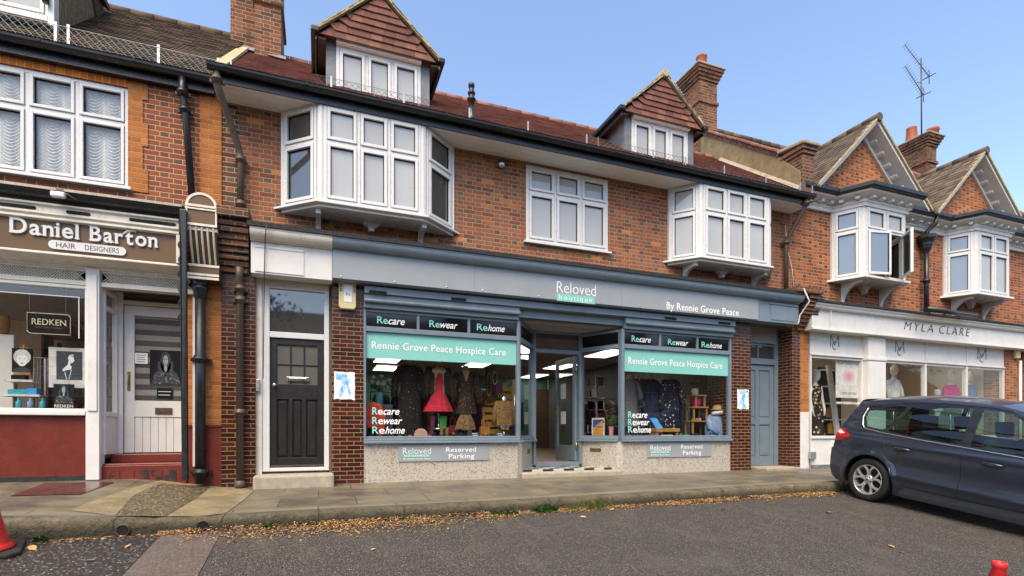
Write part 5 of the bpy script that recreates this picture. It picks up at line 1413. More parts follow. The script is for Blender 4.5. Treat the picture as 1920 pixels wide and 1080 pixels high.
m.box(cw1-.02, PX(352, 0)-.001, -.06, -.031, .02, .33)
stp_ = m.build('step_front', M['red'], L_, bevel=.006)
k = NT('flaking_tile'); c = k.noise(k.coord(), 9, 5, .7); k.set(k.mix(k.mr(c, .45, .55), (.16, .03, .02), (.03, .026, .026)), .35, 0, .5); M['flake'] = k.m
m = MB(); xq = cw1+.06
while xq < PX(330, -.06): m.box(xq, xq+.13, -.066, -.0605, .09, .27); xq += .155
m.build('step_tiles', M['flake'], stp_)
m = MB(); m.box(LX1-.335, LX1-.31, -.05, .35, .3, 2.6); m.build('jamb_post', M['white'], L_)
# pipes
sq = MB(); xq = PX(345, -.42)
sq.prism([(xq-.04, -.47, 3.56), (xq+.035, -.47, 3.56), (xq+.035, -.47, 3.0), (PX(352, -.35)+.0, -.36, .15), (PX(352, -.35)-.065, -.36, .15), (xq-.04, -.47, 3.0)], (0, .07, 0))
sq.build('square_downpipe', M['pipe_black'], L_, bevel=.008)
rp_ = MB(); xq = PX(376, -.12); yq = -.13
downpipe(rp_, [(xq, yq, 2.72), (xq, yq, .08)], .062, [(xq, yq, 1.72), (xq, yq, .22)])
rp_.lathe([(.062, 2.52), (.075, 2.55), (.085, 2.62), (.10, 2.65), (.10, 2.68), (.085, 2.69), (.095, 2.74), (.11, 2.76), (.11, 2.79), (.05, 2.795)], (xq, yq, 0), 18)
rp_.build('downpipe', M['pipe_black'], L_)
up = MB(); yq = -.10; xq = PX(347, yq); downpipe(up, [(xq-.02, -.16, 5.4), (xq-.02, -.14, 5.22), (xq, yq, 5.05), (PX(362, yq), yq, 3.66)], .043, [(xq-.003, yq, 5.0), (xq-.02, -.15, 5.2)]); up.build('downpipe', M['pipe_black'], L_)
cbl = MB(); rr = random.Random(2); pts = []
for i in range(40):
    t = i/39; pts.append((xe+.02+.02*math.sin(t*37), -.36+.01*math.cos(t*23), 3.28-t*1.1))
cbl.tube(pts, .011, 5)
cbl.tube([(PX(345, -.4), -.42, 3.6), (PX(300, -.3), -.2, 3.62), (PX(352, 0), -.06, 3.72), (PX(400, 0), -.02, 3.85)], .006, 4)
cbl.build('cable', M['pipe_black'], L_)
fl = MB(); bx_, bz_ = P(112, 366, -.45); fl.box(bx_-.07, bx_+.07, -.52, -.46, bz_-.045, bz_+.02); lmp = fl.build('flood_lamp', M['upvc'], L_, bevel=.015); lmp['label'] = 'small broken white lamp on the salon gutter'
fl = MB(); fl.tube([(bx_+.0, -.46, bz_+.06), (bx_+.16, -.44, bz_-.03)], .012, 6); fl.box(bx_-.03, bx_+.04, -.47, -.42, bz_+.025, bz_+.07); fl.build('lamp_arm', M['pipe_brown'], lmp)
# salon interior
m = MB(); m.box(LX0, -1.6, 3.2, 3.3, .2, 2.9); m.build('back_wall', M['mann_tan'], L_)
m = MB(); m.box(LX0, LX1-.01, .06, 3.3, 2.66, 2.75); m.build('ceiling', M['shop_ceiling'], L_)
m = MB(); m.box(LX0, LX1-.01, .47, 3.3, .3, .4); m.build('floor', M['wood_floor'], L_)
m = MB(); m.box(LX1-.32, LX1-.02, .47, 3.3, .3, 2.9); m.build('side_wall', M['dim_wall'], L_)
m = MB(); m.box(sx0, sx1, .03, .62, .45, gz0-.0); m.build('display_plinth', M['dim_wall'], L_)
m = MB(); m.box(LX0, LX1-.02, 4.8, 4.9, 0, 5.4); m.build('rear_wall', M['brick_left'], L_)

# ============================================================ THE BOUTIQUE on the right
T_ = thing('boutique_building', 'brick house with two gables and canted bays over a white boutique front', 'building', (13, 0, 0))
TX0, TX1 = XR+.003, 17.6
GA, GB, GHW = 11.22, 14.95, 1.78
m = MB(); wall_holes(m, TX0, TX1, 2.9, 5.5, 0, .28, []); m.build('wall', M['brick_right'], T_)
# gables
GY, GZ0, GZA = -.02, 5.72, 7.34
m = MB()
for c in (GA, GB): m.prism([(c-1.62, GY, 5.5), (c+1.62, GY, 5.5), (c+1.62, GY, GZ0), (c, GY, GZA), (c-1.62, GY, GZ0)], (0, .3, 0))
m.build('gable_wall', M['brick_gable'], T_)
for c in (GA, GB):
    vb = MB(); vms = []; ed = MB()
    for s in (-1, 1):
        # barge soffit band between the brick and the roof edge, with modillion blocks
        def pt(t, off): return (c+s*(1.70*(1-t)+0), 5.70+1.66*t+off)
        for (o0, o1, y0, y1, mb_) in ((-.16, -.10, GY-.05, GY-.001, vb), (.03, .10, -.36, GY+.1, vb), (-.10, .03, GY-.02, GY-.001, vb)):
            a, b = pt(0, o0), pt(1, o0); a2, b2 = pt(0, o1), pt(1, o1)
            mb_.prism([(a[0], y0, a[1]), (b[0], y0, b[1]), (b2[0], y0, b2[1]), (a2[0], y0, a2[1])], (0, y1-y0, 0))
        for i in range(7):
            t = .08+i*.13; p = pt(t, -.035); q_ = pt(t+.03, -.035)
            vm = MB(); vms.append(vm); vm.prism([(p[0], -.2, p[1]-.02), (q_[0], -.2, q_[1]-.02), (q_[0], -.2, q_[1]+.035), (p[0], -.2, p[1]+.035)], (0, .178, 0))
        a, b = pt(-.04, .105), pt(1.0, .105)
        ed.prism([(a[0], -.40, a[1]), (b[0], -.40, b[1]), (b[0], -.40, b[1]+.055), (a[0], -.40, a[1]+.055)], (0, .12, 0))
    g = vb.build('barge_board', M['white'], T_, bevel=.003); [v_.build('modillion', M['white'], g, bevel=.003) for v_ in vms]; ed.build('roof_edge', M['verge'], g)
# gable roofs and the main roof behind
MRY, MRZ = 3.0, 8.75
main_z = lambda y: 5.8+(y+.3)*(MRZ-5.8)/(MRY+.3)
m = MB(); rr = random.Random(12)
for c in (GA, GB):
    for s in (-1, 1):
        rows, Ls = 17, 1.86
        for r in range(rows):
            t0, t1 = r/rows, min(1, (r+1.45)/rows)
            xa, za = c+s*Ls*(1-t0), 5.70+1.80*t0; xb, zb_ = c+s*Ls*(1-t1), 5.70+1.80*t1
            y = -.38-(.08 if r % 2 else 0)
            while y < 3.2:
                y0, y1 = max(y, -.38)+.002, y+.163; y += .165
                if main_z(y0) > za+.35: break
                l = .028+rr.uniform(-.004, .006)
                m.add([(xa, y0, za+l), (xa, y1, za+l), (xb, y1, zb_+.006), (xb, y0, zb_+.006), (xa, y0, za+l-.014), (xa, y1, za+l-.014)], [(0, 1, 2, 3), (0, 4, 5, 1), (0, 3, 4), (1, 5, 2)])
gr = m.build('gable_roof', M['tile_brown'], T_)
m = MB()
for c in (GA, GB): m = MB(); ridge_tiles(m, (c, -.42, 7.50), (c, 1.7, 7.50), .085); m.build('ridge_tiles', M['tile_brown'], gr)
m = MB(); tile_field(m, TX0+.35, TX1+.1, .2, main_z(.2), MRY, MRZ, seed=21, gauge=.11); mr = m.build('roof', M['tile_brown'], T_)
m = MB(); m.prism([(TX0+.2, -.1, main_z(-.1)-.04), (TX0+.2, MRY, MRZ-.04), (TX0+.2, 6.5, 5.6)], (TX1-TX0, 0, 0)); m.build('roof_deck', M['dark'], mr)
m = MB(); ridge_tiles(m, (TX0+.3, MRY, MRZ), (TX1+.1, MRY, MRZ), .09); m.build('ridge_tiles', M['tile_brown'], mr)
# cornice with small blocks running round the bays, gutter on top
BD = .5
def path_pts(off):
    P_ = [(TX0+.05, -off)]
    for c in (GA, GB):
        P_ += [(c-.92-off*.55, -off), (c-.63-off*.55, -BD-off), (c+.63+off*.55, -BD-off), (c+.92+off*.55, -off)]
    return P_+[(TX1, -off)]
def ribbon(mb, prof):
    """sweep a profile (outward, z) along the cornice line"""
    rows = [path_pts(o) for o, z in prof]
    n = len(rows[0])
    vs = [(rows[j][i][0], rows[j][i][1], prof[j][1]) for j in range(len(prof)) for i in range(n)]
    q = len(prof)
    fs = [(j*n+i, j*n+i+1, ((j+1) % q)*n+i+1, ((j+1) % q)*n+i) for j in range(q) for i in range(n-1)]
    fs += [[j*n for j in range(q)], [j*n+n-1 for j in range(q)][::-1]]
    return mb.add(vs, fs)
m = MB(); ribbon(m, [(.0, 5.44), (.06, 5.44), (.07, 5.50), (.10, 5.52), (.10, 5.54), (.05, 5.545), (.05, 5.60), (.26, 5.66), (.26, 5.70), (.0, 5.70)])
co = m.build('cornice', M['white'], T_)
m = MB()
pp = path_pts(.10)
for i in range(len(pp)-1):
    F, w = frame2(pp[i], pp[i+1]); n = max(1, int(w/.26))
    for k_ in range(n): a = w*(k_+.5)/n; m = MB(); m.obox(F, a-.04, a+.04, -.06, .09, 5.565, 5.625); m.build('cornice_block', M['white'], co, bevel=.008)
m = MB(); ribbon(m, [(.22, 5.705), (.33, 5.705), (.35, 5.73), (.35, 5.80), (.33, 5.80), (.32, 5.73), (.22, 5.73)])
tg = m.build('gutter', M['black'], T_)
m = MB(); ribbon(m, [(.02, 5.702), (.2, 5.702), (.2, 5.76), (.02, 5.86)]); m.build('lead_flashing', M['lead'], co)
# bays
def tbay(c, opened, lab):
    z0, z1, zt = 4.0, 5.44, 4.98
    pts = [(c-.92, 0), (c-.63, -BD), (c+.63, -BD), (c+.92, 0)]
    m = MB()
    for p, s in ((pts[1], 1), (pts[2], -1)): m.lathe([(.06, z0), (.06, z1)], (p[0]+.02*s, p[1]+.03, 0), 8, smooth=False)
    m.box(pts[0][0]-.03, pts[0][0]+.04, -.05, 0, z0, z1); m.box(pts[3][0]-.04, pts[3][0]+.03, -.05, 0, z0, z1)
    m.prism([(c-1.05, -.002, z0-.045), (c-.70, -BD-.09, z0-.045), (c+.70, -BD-.09, z0-.045), (c+1.05, -.002, z0-.045)], (0, 0, .044))
    o = m.build('bay_window', M['upvc'], T_, bevel=.004); o['label'] = lab
    A, S, K, G1, G2, G3 = MB(), MB(), MB(), MB(), MB(), MB()
    for i, (p, q, cols) in enumerate(((pts[0], pts[1], 1), (pts[1], pts[2], 2), (pts[2], pts[3], 1))):
        F, w = frame2(p, q); F2 = ((F[0][0]+F[1][0]*.045, F[0][1]+F[1][1]*.045), F[1], F[2])
        casement(A, S, K, (G2, G1, G3)[i], F2, w-.09, z0, z1, cols, zt, fr=.04, skip=((0, 0), (1, 0)) if (opened and i == 1) else ())
        if opened and i == 1:
            for (hx, ang, s) in ((.05, R(12), 1), (w-.09-.05, R(50), -1)):
                ca, sa = math.cos(ang), math.sin(ang)
                O = (F2[0][0]+F2[1][0]*hx+F2[2][0]*.05, F2[0][1]+F2[1][1]*hx+F2[2][1]*.05)
                Rv = (F2[1][0]*s*ca+F2[2][0]*sa, F2[1][1]*s*ca+F2[2][1]*sa); Nv = (F2[2][0]*ca-F2[1][0]*s*sa, F2[2][1]*ca-F2[1][1]*s*sa)
                Fo = (O, Rv, Nv); L = .53; a0, a1 = z0+.045, zt-.025; b_ = .05
                S.obox(Fo, 0, b_, -.05, 0, a0, a1); S.obox(Fo, L-b_, L, -.05, 0, a0, a1); S.obox(Fo, b_, L-b_, -.05, 0, a0, a0+b_); S.obox(Fo, b_, L-b_, -.05, 0, a1-b_, a1)
                g = MB(); g.obox(Fo, b_, L-b_, -.028, -.022, a0+b_, a1-b_); g.build('pane', M['pane_blue'] if s > 0 else M['pane_dark'], o)
                K.obox(Fo, b_, b_+.01, -.022, -.005, a0+b_, a1-b_); K.obox(Fo, L-b_-.01, L-b_, -.022, -.005, a0+b_, a1-b_)
    fr = MB(); fr.v = A.v+S.v; fr.f = A.f+[[i+len(A.v) for i in f] for f in S.f]; fr.sm = A.sm+S.sm
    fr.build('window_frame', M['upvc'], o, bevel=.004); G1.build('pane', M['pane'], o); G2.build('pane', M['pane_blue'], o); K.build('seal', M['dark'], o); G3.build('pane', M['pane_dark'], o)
    if opened:
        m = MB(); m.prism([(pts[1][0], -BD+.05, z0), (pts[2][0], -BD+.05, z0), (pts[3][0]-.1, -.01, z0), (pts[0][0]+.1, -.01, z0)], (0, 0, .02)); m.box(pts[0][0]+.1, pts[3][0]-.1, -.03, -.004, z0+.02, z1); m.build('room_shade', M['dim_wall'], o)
    for x in (c-.60, c+.60):
        m = MB(); console(m, x, .075, -.003, z0-.047, .44, .44); m.build('bracket', M['white'], o, bevel=.005)
    m = MB(); m.prism([(c-.13, -.01, z0-.047), (c+.13, -.01, z0-.047), (c+.1, -.01, z0-.1), (c+.05, -.01, z0-.13), (c, -.01, z0-.22), (c-.05, -.01, z0-.13), (c-.1, -.01, z0-.1)], (0, -.12, 0)); m.build('bracket', M['white'], o, bevel=.005)
tbay(GA, True, 'canted bay under the first gable with two casements open'); tbay(GB, False, 'canted bay under the second gable, all shut')
# rainwater head and pipe
xq, yq = PX(1737, -.14), -.14
m = MB(); downpipe(m, [(xq, yq, 5.0), (xq, yq, 3.45)], .05, [(xq, yq, 4.25)])
m.lathe([(.05, 4.86), (.06, 4.92), (.11, 5.0), (.12, 5.06), (.13, 5.08), (.13, 5.13), (.17, 5.2), (.2, 5.22), (.2, 5.3), (.17, 5.31)], (xq, yq, 0), 8, smooth=False)
m.tube([(xq+.12, -.3, 5.72), (xq+.1, -.26, 5.55), (xq+.02, yq, 5.4), (xq, yq, 5.3)], .045, 10)
m.build('downpipe', M['pipe_black'], T_)
# chimney and aerial
cy = 2.7; ca, cb_ = PX(1738, cy), PX(1754, cy)+.05
m = MB(); m.box(ca, cb_, cy, cy+.72, 7.6, 9.95)
m.box(ca-.04, cb_+.04, cy-.04, cy+.76, 9.28, 9.37)
for i in range(4): e = .03+.035*i; m.box(ca-e, cb_+e, cy-e, cy+.72+e, 9.80+.08*i, 9.875+.08*i)
m.box(cb_+.02, cb_+.55, cy+.45, cy+.72, 7.6, 9.7); m.box(cb_-.02, cb_+.62, cy+.40, cy+.76, 9.7, 9.8)
tc = m.build('chimney', M['brick_stack'], T_, bevel=.006)
m = MB(); m.box(ca-.17, cb_+.17, cy-.17, cy+.89, 10.118, 10.17); m.build('cap_slab', M['concrete'], tc, bevel=.012)
m = MB(); m.lathe([(.20, 0), (.17, .05), (.14, .42), (.15, .46), (.12, .47)], (ca+.08, cy+.5, 10.17), 16); m.lathe([(.16, 0), (.15, .2), (.17, .22), (.17, .3), (.13, .31)], (cb_, cy+.1, 10.17), 16); m.build('chimney_pot', M['pot'], tc)
AE = thing('tv_aerial', 'thin metal mast with two television aerials on the boutique chimney', 'aerial', (PX(1727, cy+.1), cy+.1, 9.9))
ay = cy-.2; ax = PX(1728, ay)
zt = PZ(1728, 96, ay); 
m = MB(); m.tube([(ax, ay, 9.8), (ax-.02, ay, PZ(1728, 110, ay))], .02, 8); m.build('mast', M['pipe_brown'], AE)
def yagi(z, L, ang, tilt, x0):
    m = MB(); d = Vector((math.sin(ang), math.cos(ang), tilt)).normalized(); c = Vector((x0, ay, z)); s = d.cross(Vector((0, 0, 1))).normalized()
    m.tube([c-d*L*.35, c+d*L*.65], .011, 6)
    for i in range(14): p = c-d*L*.3+d*L*.95*i/13; m.tube([p-s*.1+Vector((0, 0, .01)), p+s*.1], .007, 4)
    p = c-d*L*.33; m.tube([p-s*.22-d*.05, p+s*.22+d*.05], .014, 5); m.tube([p+Vector((0, 0, -.22)), p+Vector((0, 0, .22))], .012, 5)
    m.build('antenna', M['pipe_brown'], AE)
yagi(PZ(1728, 124, ay), 1.25, R(-70), 1.3, ax-.03); yagi(PZ(1728, 163, ay), 1.05, R(-75), 1.4, ax-.2)
m = MB(); m.tube([(ax, ay, PZ(1728, 155, ay)), (ax-.2, ay, PZ(1728, 157, ay))], .012, 5); m.build('aerial_bracket', M['zinc'], AE)
# party wall of the last house beyond
N_ = thing('end_house', 'last brick house with tiled roof at the right edge of the row', 'building', (19, 0, 0))
m = MB(); m.box(TX1+.003, 22, 0, .3, -.2, 5.5); m.build('wall', M['brick_right'], N_)
m = MB(); tile_field(m, TX1+.2, 22, -.3, 5.75, 3.0, 8.7, seed=31, gauge=.12); rfo = m.build('roof', M['tile_brown'], N_)
m = MB(); m.prism([(TX1+.2, -.2, 5.75), (TX1+.2, 3.0, 8.66), (TX1+.2, 6.4, 5.7)], (4, 0, 0)); m.build('roof_deck', M['dark'], rfo)
m = MB(); m.prism([(TX1, -.45, 5.9), (TX1, 3.2, 9.1), (TX1, 3.2, 5.4), (TX1, -.45, 5.4)], (.25, 0, 0)); fw_ = m.build('fire_wall', M['brick_brown'], N_)
m = MB(); m.prism([(TX1-.06, -.5, 5.95), (TX1-.06, 3.2, 9.15), (TX1-.06, 3.2, 9.27), (TX1-.06, -.5, 6.05)], (.37, 0, 0)); m.build('coping', M['tile_red'], fw_, bevel=.02)

# ---- white shopfront
tY = -.25; t0 = PX(1518, tY)+.05; t1 = 17.3
m = MB(); m.xprism([(-.002, 3.52), (-.40, 3.44), (-.40, 3.395), (-.002, 3.395)], t0, t1); m.build('lead_flashing', M['flash'], T_)
m = MB(); m.xprism([(-.03, 3.392), (-.37, 3.392), (-.37, 3.36), (-.34, 3.33), (-.33, 3.30), (-.29, 3.28), (-.03, 3.28)], t0+.02, t1)
m.box(t0+.02, t1, tY, -.03, 2.90, 3.279); m.box(t0+.02, t1, tY-.03, -.03, 2.86, 2.899)
tf = m.build('fascia', M['white'], T_, bevel=.004)
SB = thing('shop_lettering', 'thin black slanted capitals on the white boutique fascia', 'sign', (13.5, tY, 3.0))
m = MB(); z_ = PZ(1695, 618, tY-.004); 
T(m, 'MYLA', 1695, 618, 1749, 15.5, tY-.001, shear=.22, offset=-.02, spacing=1.35, depth=.01); T(m, 'CLARE', 1761, 625, 1818, 15, tY-.001, shear=.22, offset=-.02, spacing=1.35, depth=.01)
m.build('lettering', M['vinyl_black'], SB)
TL = thing('trough_light', 'black tubular sign light on brackets above the boutique lettering', 'lamp', (14, -.6, 3.4))
m = MB(); xa, xb = PX(1736, -.62), PX(1830, -.62); zc = 3.43; m.tube([(xa, -.62, zc), (xb, -.62, zc-.0)], .055, 12); m.build('tube', M['black'], TL)
m = MB()
for t in (.2, .5, .8): x = xa+(xb-xa)*t; m.tube([(x, -.62, zc+.03), (x+.15, -.40, zc+.02), (x+.15, -.3, zc-.0)], .015, 6)
m.build('bracket', M['black'], TL)
# piers, columns, frames
o0, o1 = XR+.30, PX(1516, -.02)
brick_box('pier', 'brick_orange', dx1+.021, o1, -.02, .4, PZ(1508, 773, 0), 2.9, 'orange brick pier between the blue door and the boutique', T_)
m = MB(); m.box(dx1+.021, o1, -.03, .4, -.05, PZ(1508, 773, 0)-.002); m.build('pier_base', M['white'], T_, bevel=.006)
WZ0, WZ1, PZT = PZ(1570, 817, 0), PZ(1570, 669, 0), 2.86
w0, w1 = PX(1517, 0), PX(1620, 0); k0, k1 = PX(1625, -.12), PX(1657, -.12); v0, v1 = PX(1659, 0), PX(1880, 0)
m = MB(); m.box(k0, k1, -.16, .1, -.05, 2.86); m.box(k0-.02, k1+.02, -.185, .1, 2.33, 2.40); m.box(k0+.01, k1-.01, -.175, -.161, .1, 2.3); m.build('column', M['white'], T_, bevel=.006)
for (a, b, divs, nm) in ((w0, k0, [], 'left'), (k1, v1, [PX(1733, 0), PX(1810, 0)], 'right')):
    m = MB(); m.box(a, b, -.03, .06, WZ1, 2.86); m.box(a, b, -.06, .06, WZ1-.005, WZ1+.03)
    ed = [a+.03]+divs+[b-.03]
    for d_ in divs: m.box(d_-.02, d_+.02, -.045, -.031, WZ1+.03, 2.86)
    m.box(a, b, -.07, .1, WZ0-.06, WZ0); m.box(a, b, -.04, .1, -.02, WZ0-.061)
    m.box(a, a+.03, -.04, .06, WZ0, WZ1-.006); m.box(b-.03, b, -.04, .06, WZ0, WZ1-.006)
    for d_ in divs: m.box(d_-.03, d_+.03, -.04, .06, WZ0, WZ1-.006)
    m.box(a+.03, b-.03, -.02, .03, WZ1-.06, WZ1-.006)
    o = m.build('shop_window', M['white'], T_, bevel=.005); o['label'] = 'boutique window '+('beside the orange brick pier' if nm == 'left' else 'of three lights behind the parked car')
    g = MB()
    for i in range(len(ed)-1): g.box(ed[i], ed[i+1], -.006, 0, WZ0, WZ1-.06)
    g.build('pane', M['glass_bright'], o)
    m = MB(); m.box(a, b, -.075, -.041, -.1, .07); m.build('plinth', M['lead'], o)
def monogram(u, v, parent):
    x, z = P(u, v, -.035); s = (PZ(u, v-13, 0)-PZ(u, v+13, 0))/2; w = (PX(u+8, 0)-PX(u-8, 0))/2
    m = MB(); y = -.036; r = .0075
    m.tube([(x-w, y, z-s*.6), (x-w*.9, y, z+s), (x, y, z-s*.4), (x+w*.9, y, z+s), (x+w, y, z-s*.6)], r, 4)
    m.tube([(x+w*.45*math.cos(a)*1.1, y-.003, z-s*.45+s*.55*math.sin(a)) for a in [R(50+i*26) for i in range(11)]], r, 4)
    o = m.build('monogram', M['lead'], parent)
for u, v in ((1565, 642), (1687, 653), (1841, 666)): monogram(u, v, tf)
x0, x1 = PX(1883, 0), PX(1906, 0)
brick_box('pier', 'brick_right', v1+.001, x1, -.06, .4, -.1, 2.9, 'mixed brick pier at the right end of the boutique front', T_)
m = MB(); m.box(x1+.35, 18.5, -.06, .4, -.1, 2.9); m.build('pier', M['brick_right'], N_)
m = MB(); m.box(x1+.001, x1+.3, .1, .3, -.1, 2.9); m.build('jamb', M['white'], T_)
m = MB(); xq, zq = P(1901, 665, -.07); m.box(x1-.28, x1-.1, -.14, -.062, zq-.1, zq+.12); m.build('alarm_box', M['alarm'], T_, bevel=.02)
m = MB(); m.tube([(x1-.05, -.1, 2.6), (x1-.05, -.1, .1)], .035, 8); m.build('drain_pipe', M['upvc'], T_)
m = MB(); xq, zq = P(1522, 855, -.05); m.box(xq-.09, xq+.07, -.10, -.042, zq-.06, zq+.09); m.tube([(xq-.03, -.06, zq-.06), (xq-.03, -.06, .05)], .012, 6); m.build('meter_box', M['zinc'], T_, bevel=.008)
m = MB(); pts = [(PX(1558, -.3), -.30, 3.3), (PX(1559, -.3), -.29, 3.0), (PX(1545, -.2), -.1, 2.75), (PX(1530, -.2), -.06, 2.70)]; m.tube(pts, .008, 5)
pts = [(PX(1503, -.4), -.44, 3.6), (PX(1512, -.4), -.47, 3.35), (PX(1508, -.4), -.3, 3.1), (PX(1500, -.3), -.27, 2.97), (PX(1490, -.2), -.26, 2.92)]; m.tube(pts, .014, 6)
pts = [(PX(1470, 0), -.03, 5.0), (PX(1473, 0), -.05, 4.5), (PX(1483, 0), -.03, 4.1), (PX(1487, 0), -.03, 3.6)]; m.tube(pts, .009, 5)
m.build('cable', M['cream'], T_)
# boutique interior
M['boutique_wall'] = paint('boutique_wall', (.6, .5, .37), .8, .06, 2, .2)
m = MB(); m.box(w0, v1, 2.6, 2.7, 0, 2.9); m.build('back_wall', M['boutique_wall'], T_)
m = MB(); m.box(w0, v1, .06, 2.6, 2.75, 2.85); m.build('ceiling', M['white'], T_)
m = MB(); m.box(w0, v1, .101, 2.6, .2, .3); m.build('floor', M['wood_floor'], T_)
m = MB(); m.box(w0-.2, w0-.002, .41, 2.6, 0, 2.9); m.box(v1+.002, v1+.1, .41, 2.6, 0, 2.9); m.build('side_wall', M['boutique_wall'], T_)
m = MB(); m.box(w0, v1, .101, .75, .301, WZ0-.02); m.build('display_plinth', M['white'], T_)
k = NT('spot_lens'); k.b.inputs['Emission Color'].default_value = (1, .93, .8, 1); k.b.inputs['Emission Strength'].default_value = 60; M['spot_lens'] = k.m
for i, x in enumerate((10.6, 12.5, 14.2, 15.6)):
    t = thing('spotlight', 'small lit spotlight in the boutique ceiling, %s' % ('behind the floral dress', 'above the white blouse', 'above the magenta top', 'nearest the right hand pier')[i], 'spotlight', (x, .9, 2.749), group='spotlights in the boutique ceiling')
    m = MB(); m.lathe([(.06, -.03), (.06, 0)], (0, 0, 0), 12); m.build('housing', M['upvc'], t, local=True)
    m = MB(); m.lathe([(.05, -.034), (.05, -.031)], (0, 0, 0), 12); m.build('lens', M['spot_lens'], t, local=True)

# ============================================================ across the road, seen only mirrored in the glass
def far_house(x, w, hgt, mat, lab):
    t = thing('house', lab, 'house', (x, -23, -1.3), group='houses across the road')
    m = MB(); wall_holes(m, -w/2, w/2, 0, hgt, 0, -.3, [(-w/2+w*(i+.22)/3, -w/2+w*(i+.78)/3, z, z+1.3) for i in range(3) for z in (1.0, 3.6)])
    m.box(-w/2, w/2, -8, -.4, 0, hgt); m.build('wall', M[mat], t, local=True)
    m = MB(); m.prism([(-w/2-.2, .4, hgt), (-w/2-.2, -4, hgt+3.4), (-w/2-.2, -8.4, hgt)], (w+.4, 0, 0)); r = m.build('roof', M['tile_far'], t, local=True)
    m = MB(); m.box(w/2-1.2, w/2-.3, -4.4, -3.5, hgt+2, hgt+5); m.build('chimney', M['brick_stack'], r, local=True)
    for i in range(3):
        for z in (1.0, 3.6):
            a = -w/2+w*(i+.22)/3; b = -w/2+w*(i+.78)/3
            m = MB(); F = ((b, -.06), (-1, 0), (0, 1)); A, S, K, G = MB(), MB(), MB(), MB(); casement(A, S, K, G, F, b-a, z, z+1.3, 3, None)
            A.v += []; o = A.build('window', M['upvc'], t, local=True); G.build('pane', M['pane_dark'], o, local=True)
M['tile_far'] = paint('far_roof_tile', (.09, .05, .035), .85, .3, 2, .2)
for i, (x, w, h, mt) in enumerate(((-24, 11, 6.2, 'brick'), (-11, 12, 6.0, 'brick_left'), (3, 13, 6.2, 'brick'), (18, 13, 6.2, 'brick_right'), (33, 12, 6.3, 'brick'), (47, 12, 6.0, 'brick_left'))):
    far_house(x, w, h, mt, 'brick house with dark tiled roof across the road')
k = NT('leaf_green'); g_i = k.n.new('ShaderNodeNewGeometry')
k.set(k.ramp(g_i.outputs['Random Per Island'], [(0, (.03, .06, .015)), (.6, (.06, .1, .025)), (1, (.11, .14, .04))]), .6, 0, .3); M['leaf'] = k.m
def far_tree(x, y, h, r, seed):
    rr = random.Random(seed); t = thing('tree', 'leafy street tree across the road', 'tree', (x, y, -1.5), group='trees across the road')
    m = MB(); m.tube([(0, 0, 0), (.1, .05, h*.35), (0, .1, h*.6), (.1, 0, h*.85)], [.3, .22, .14, .04], 8)
    for i in range(7): a = rr.uniform(0, 6.28); z = h*rr.uniform(.35, .65); m.tube([(0, 0, z), (math.cos(a)*r*.4, math.sin(a)*r*.4, z+h*.15), (math.cos(a)*r*.75, math.sin(a)*r*.75, z+h*.24)], [.09, .06, .02], 5)
    m.build('trunk', M['wood_dark'], t, local=True)
    m = MB()
    cl = [(rr.gauss(0, r*.45), rr.gauss(0, r*.45), h*.68+rr.gauss(0, h*.15)) for _ in range(34)]
    for c in cl:
        for _ in range(60):
            p = Vector(c)+Vector((rr.gauss(0, 1), rr.gauss(0, 1), rr.gauss(0, .8)))*r*.17
            d = Vector((rr.uniform(-1, 1), rr.uniform(-1, 1), rr.uniform(-1, 1))).normalized()*.16; e = d.cross(Vector((rr.uniform(-1, 1), rr.uniform(-1, 1), rr.uniform(-1, 1)))).normalized()*.09
            m.add([p-d, p+e, p+d, p-e], [(0, 1, 2, 3)])
    m.build('crown', M['leaf'], t, local=True, recalc=False)
far_tree(7.5, -19.5, 9.5, 2.8, 1); far_tree(26, -20, 10, 3.4, 2); far_tree(-3.5, -20.5, 10.5, 2.6, 3); far_tree(39, -20, 9.0, 3.2, 4)

# ============================================================ THE PARKED CAR (local: x forward, y left, z up; origin on the ground under the rear axle)
AX = .84                                              # rear axle from the tail
def lerp_tab(tab, x):
    if x <= tab[0][0]: return tab[0][1]
    for (a, b), (c, d) in zip(tab, tab[1:]):
        if x <= c:
            t = (x-a)/(c-a); t = t*t*(3-2*t)*.5+t*.5
            return b+(d-b)*t
    return tab[-1][1]
PROF = [(.12, .79), (.24, .845), (.34, .88), (.46, .893), (.62, .903), (.76, .907), (.88, .902), (.97, .885), (1.03, .86), (1.2, .785), (1.4, .69), (1.52, .625), (1.6, .56)]
def half_w(x, z):
    w = lerp_tab(PROF, z)
    if x < .75: w *= 1-.10*((.75-x)/.75)**2.2
    if x > 3.35: w *= 1-.20*((x-3.35)/1.03)**2.2
    for ax in (AX, AX+2.648):
        r = math.hypot(x-ax, z-.32)
        w += .022*math.exp(-((r-.40)/.05)**2)*(1 if z > .2 else .5)
    if .9 < x < 3.2: w += .02*math.exp(-((z-(.44-.035*(x-2)))/.04)**2)-.018*math.exp(-((z-(.60-.02*(x-2)))/.09)**2)
    w += .016*math.exp(-((z-(.90+.02*(1.2-x)))/.03)**2) if .1 < x < 3.6 else 0
    return w
def arch(ax, r, a0, a1, n=16): return [(ax+r*math.cos(a), .32+r*math.sin(a)) for a in [a0+(a1-a0)*i/n for i in range(n+1)]]
ROOFE = [(.46, 1.47), (.62, 1.50), (.95, 1.535), (1.4, 1.56), (1.85, 1.555), (2.3, 1.52), (2.62, 1.45), (2.95, 1.28), (3.28, 1.10)]
TAIL = [(.20, .28), (.165, .40), (.16, .55), (.17, .70), (.205, .74), (.22, .86), (.25, 1.0), (.31, 1.14), (.38, 1.32)]
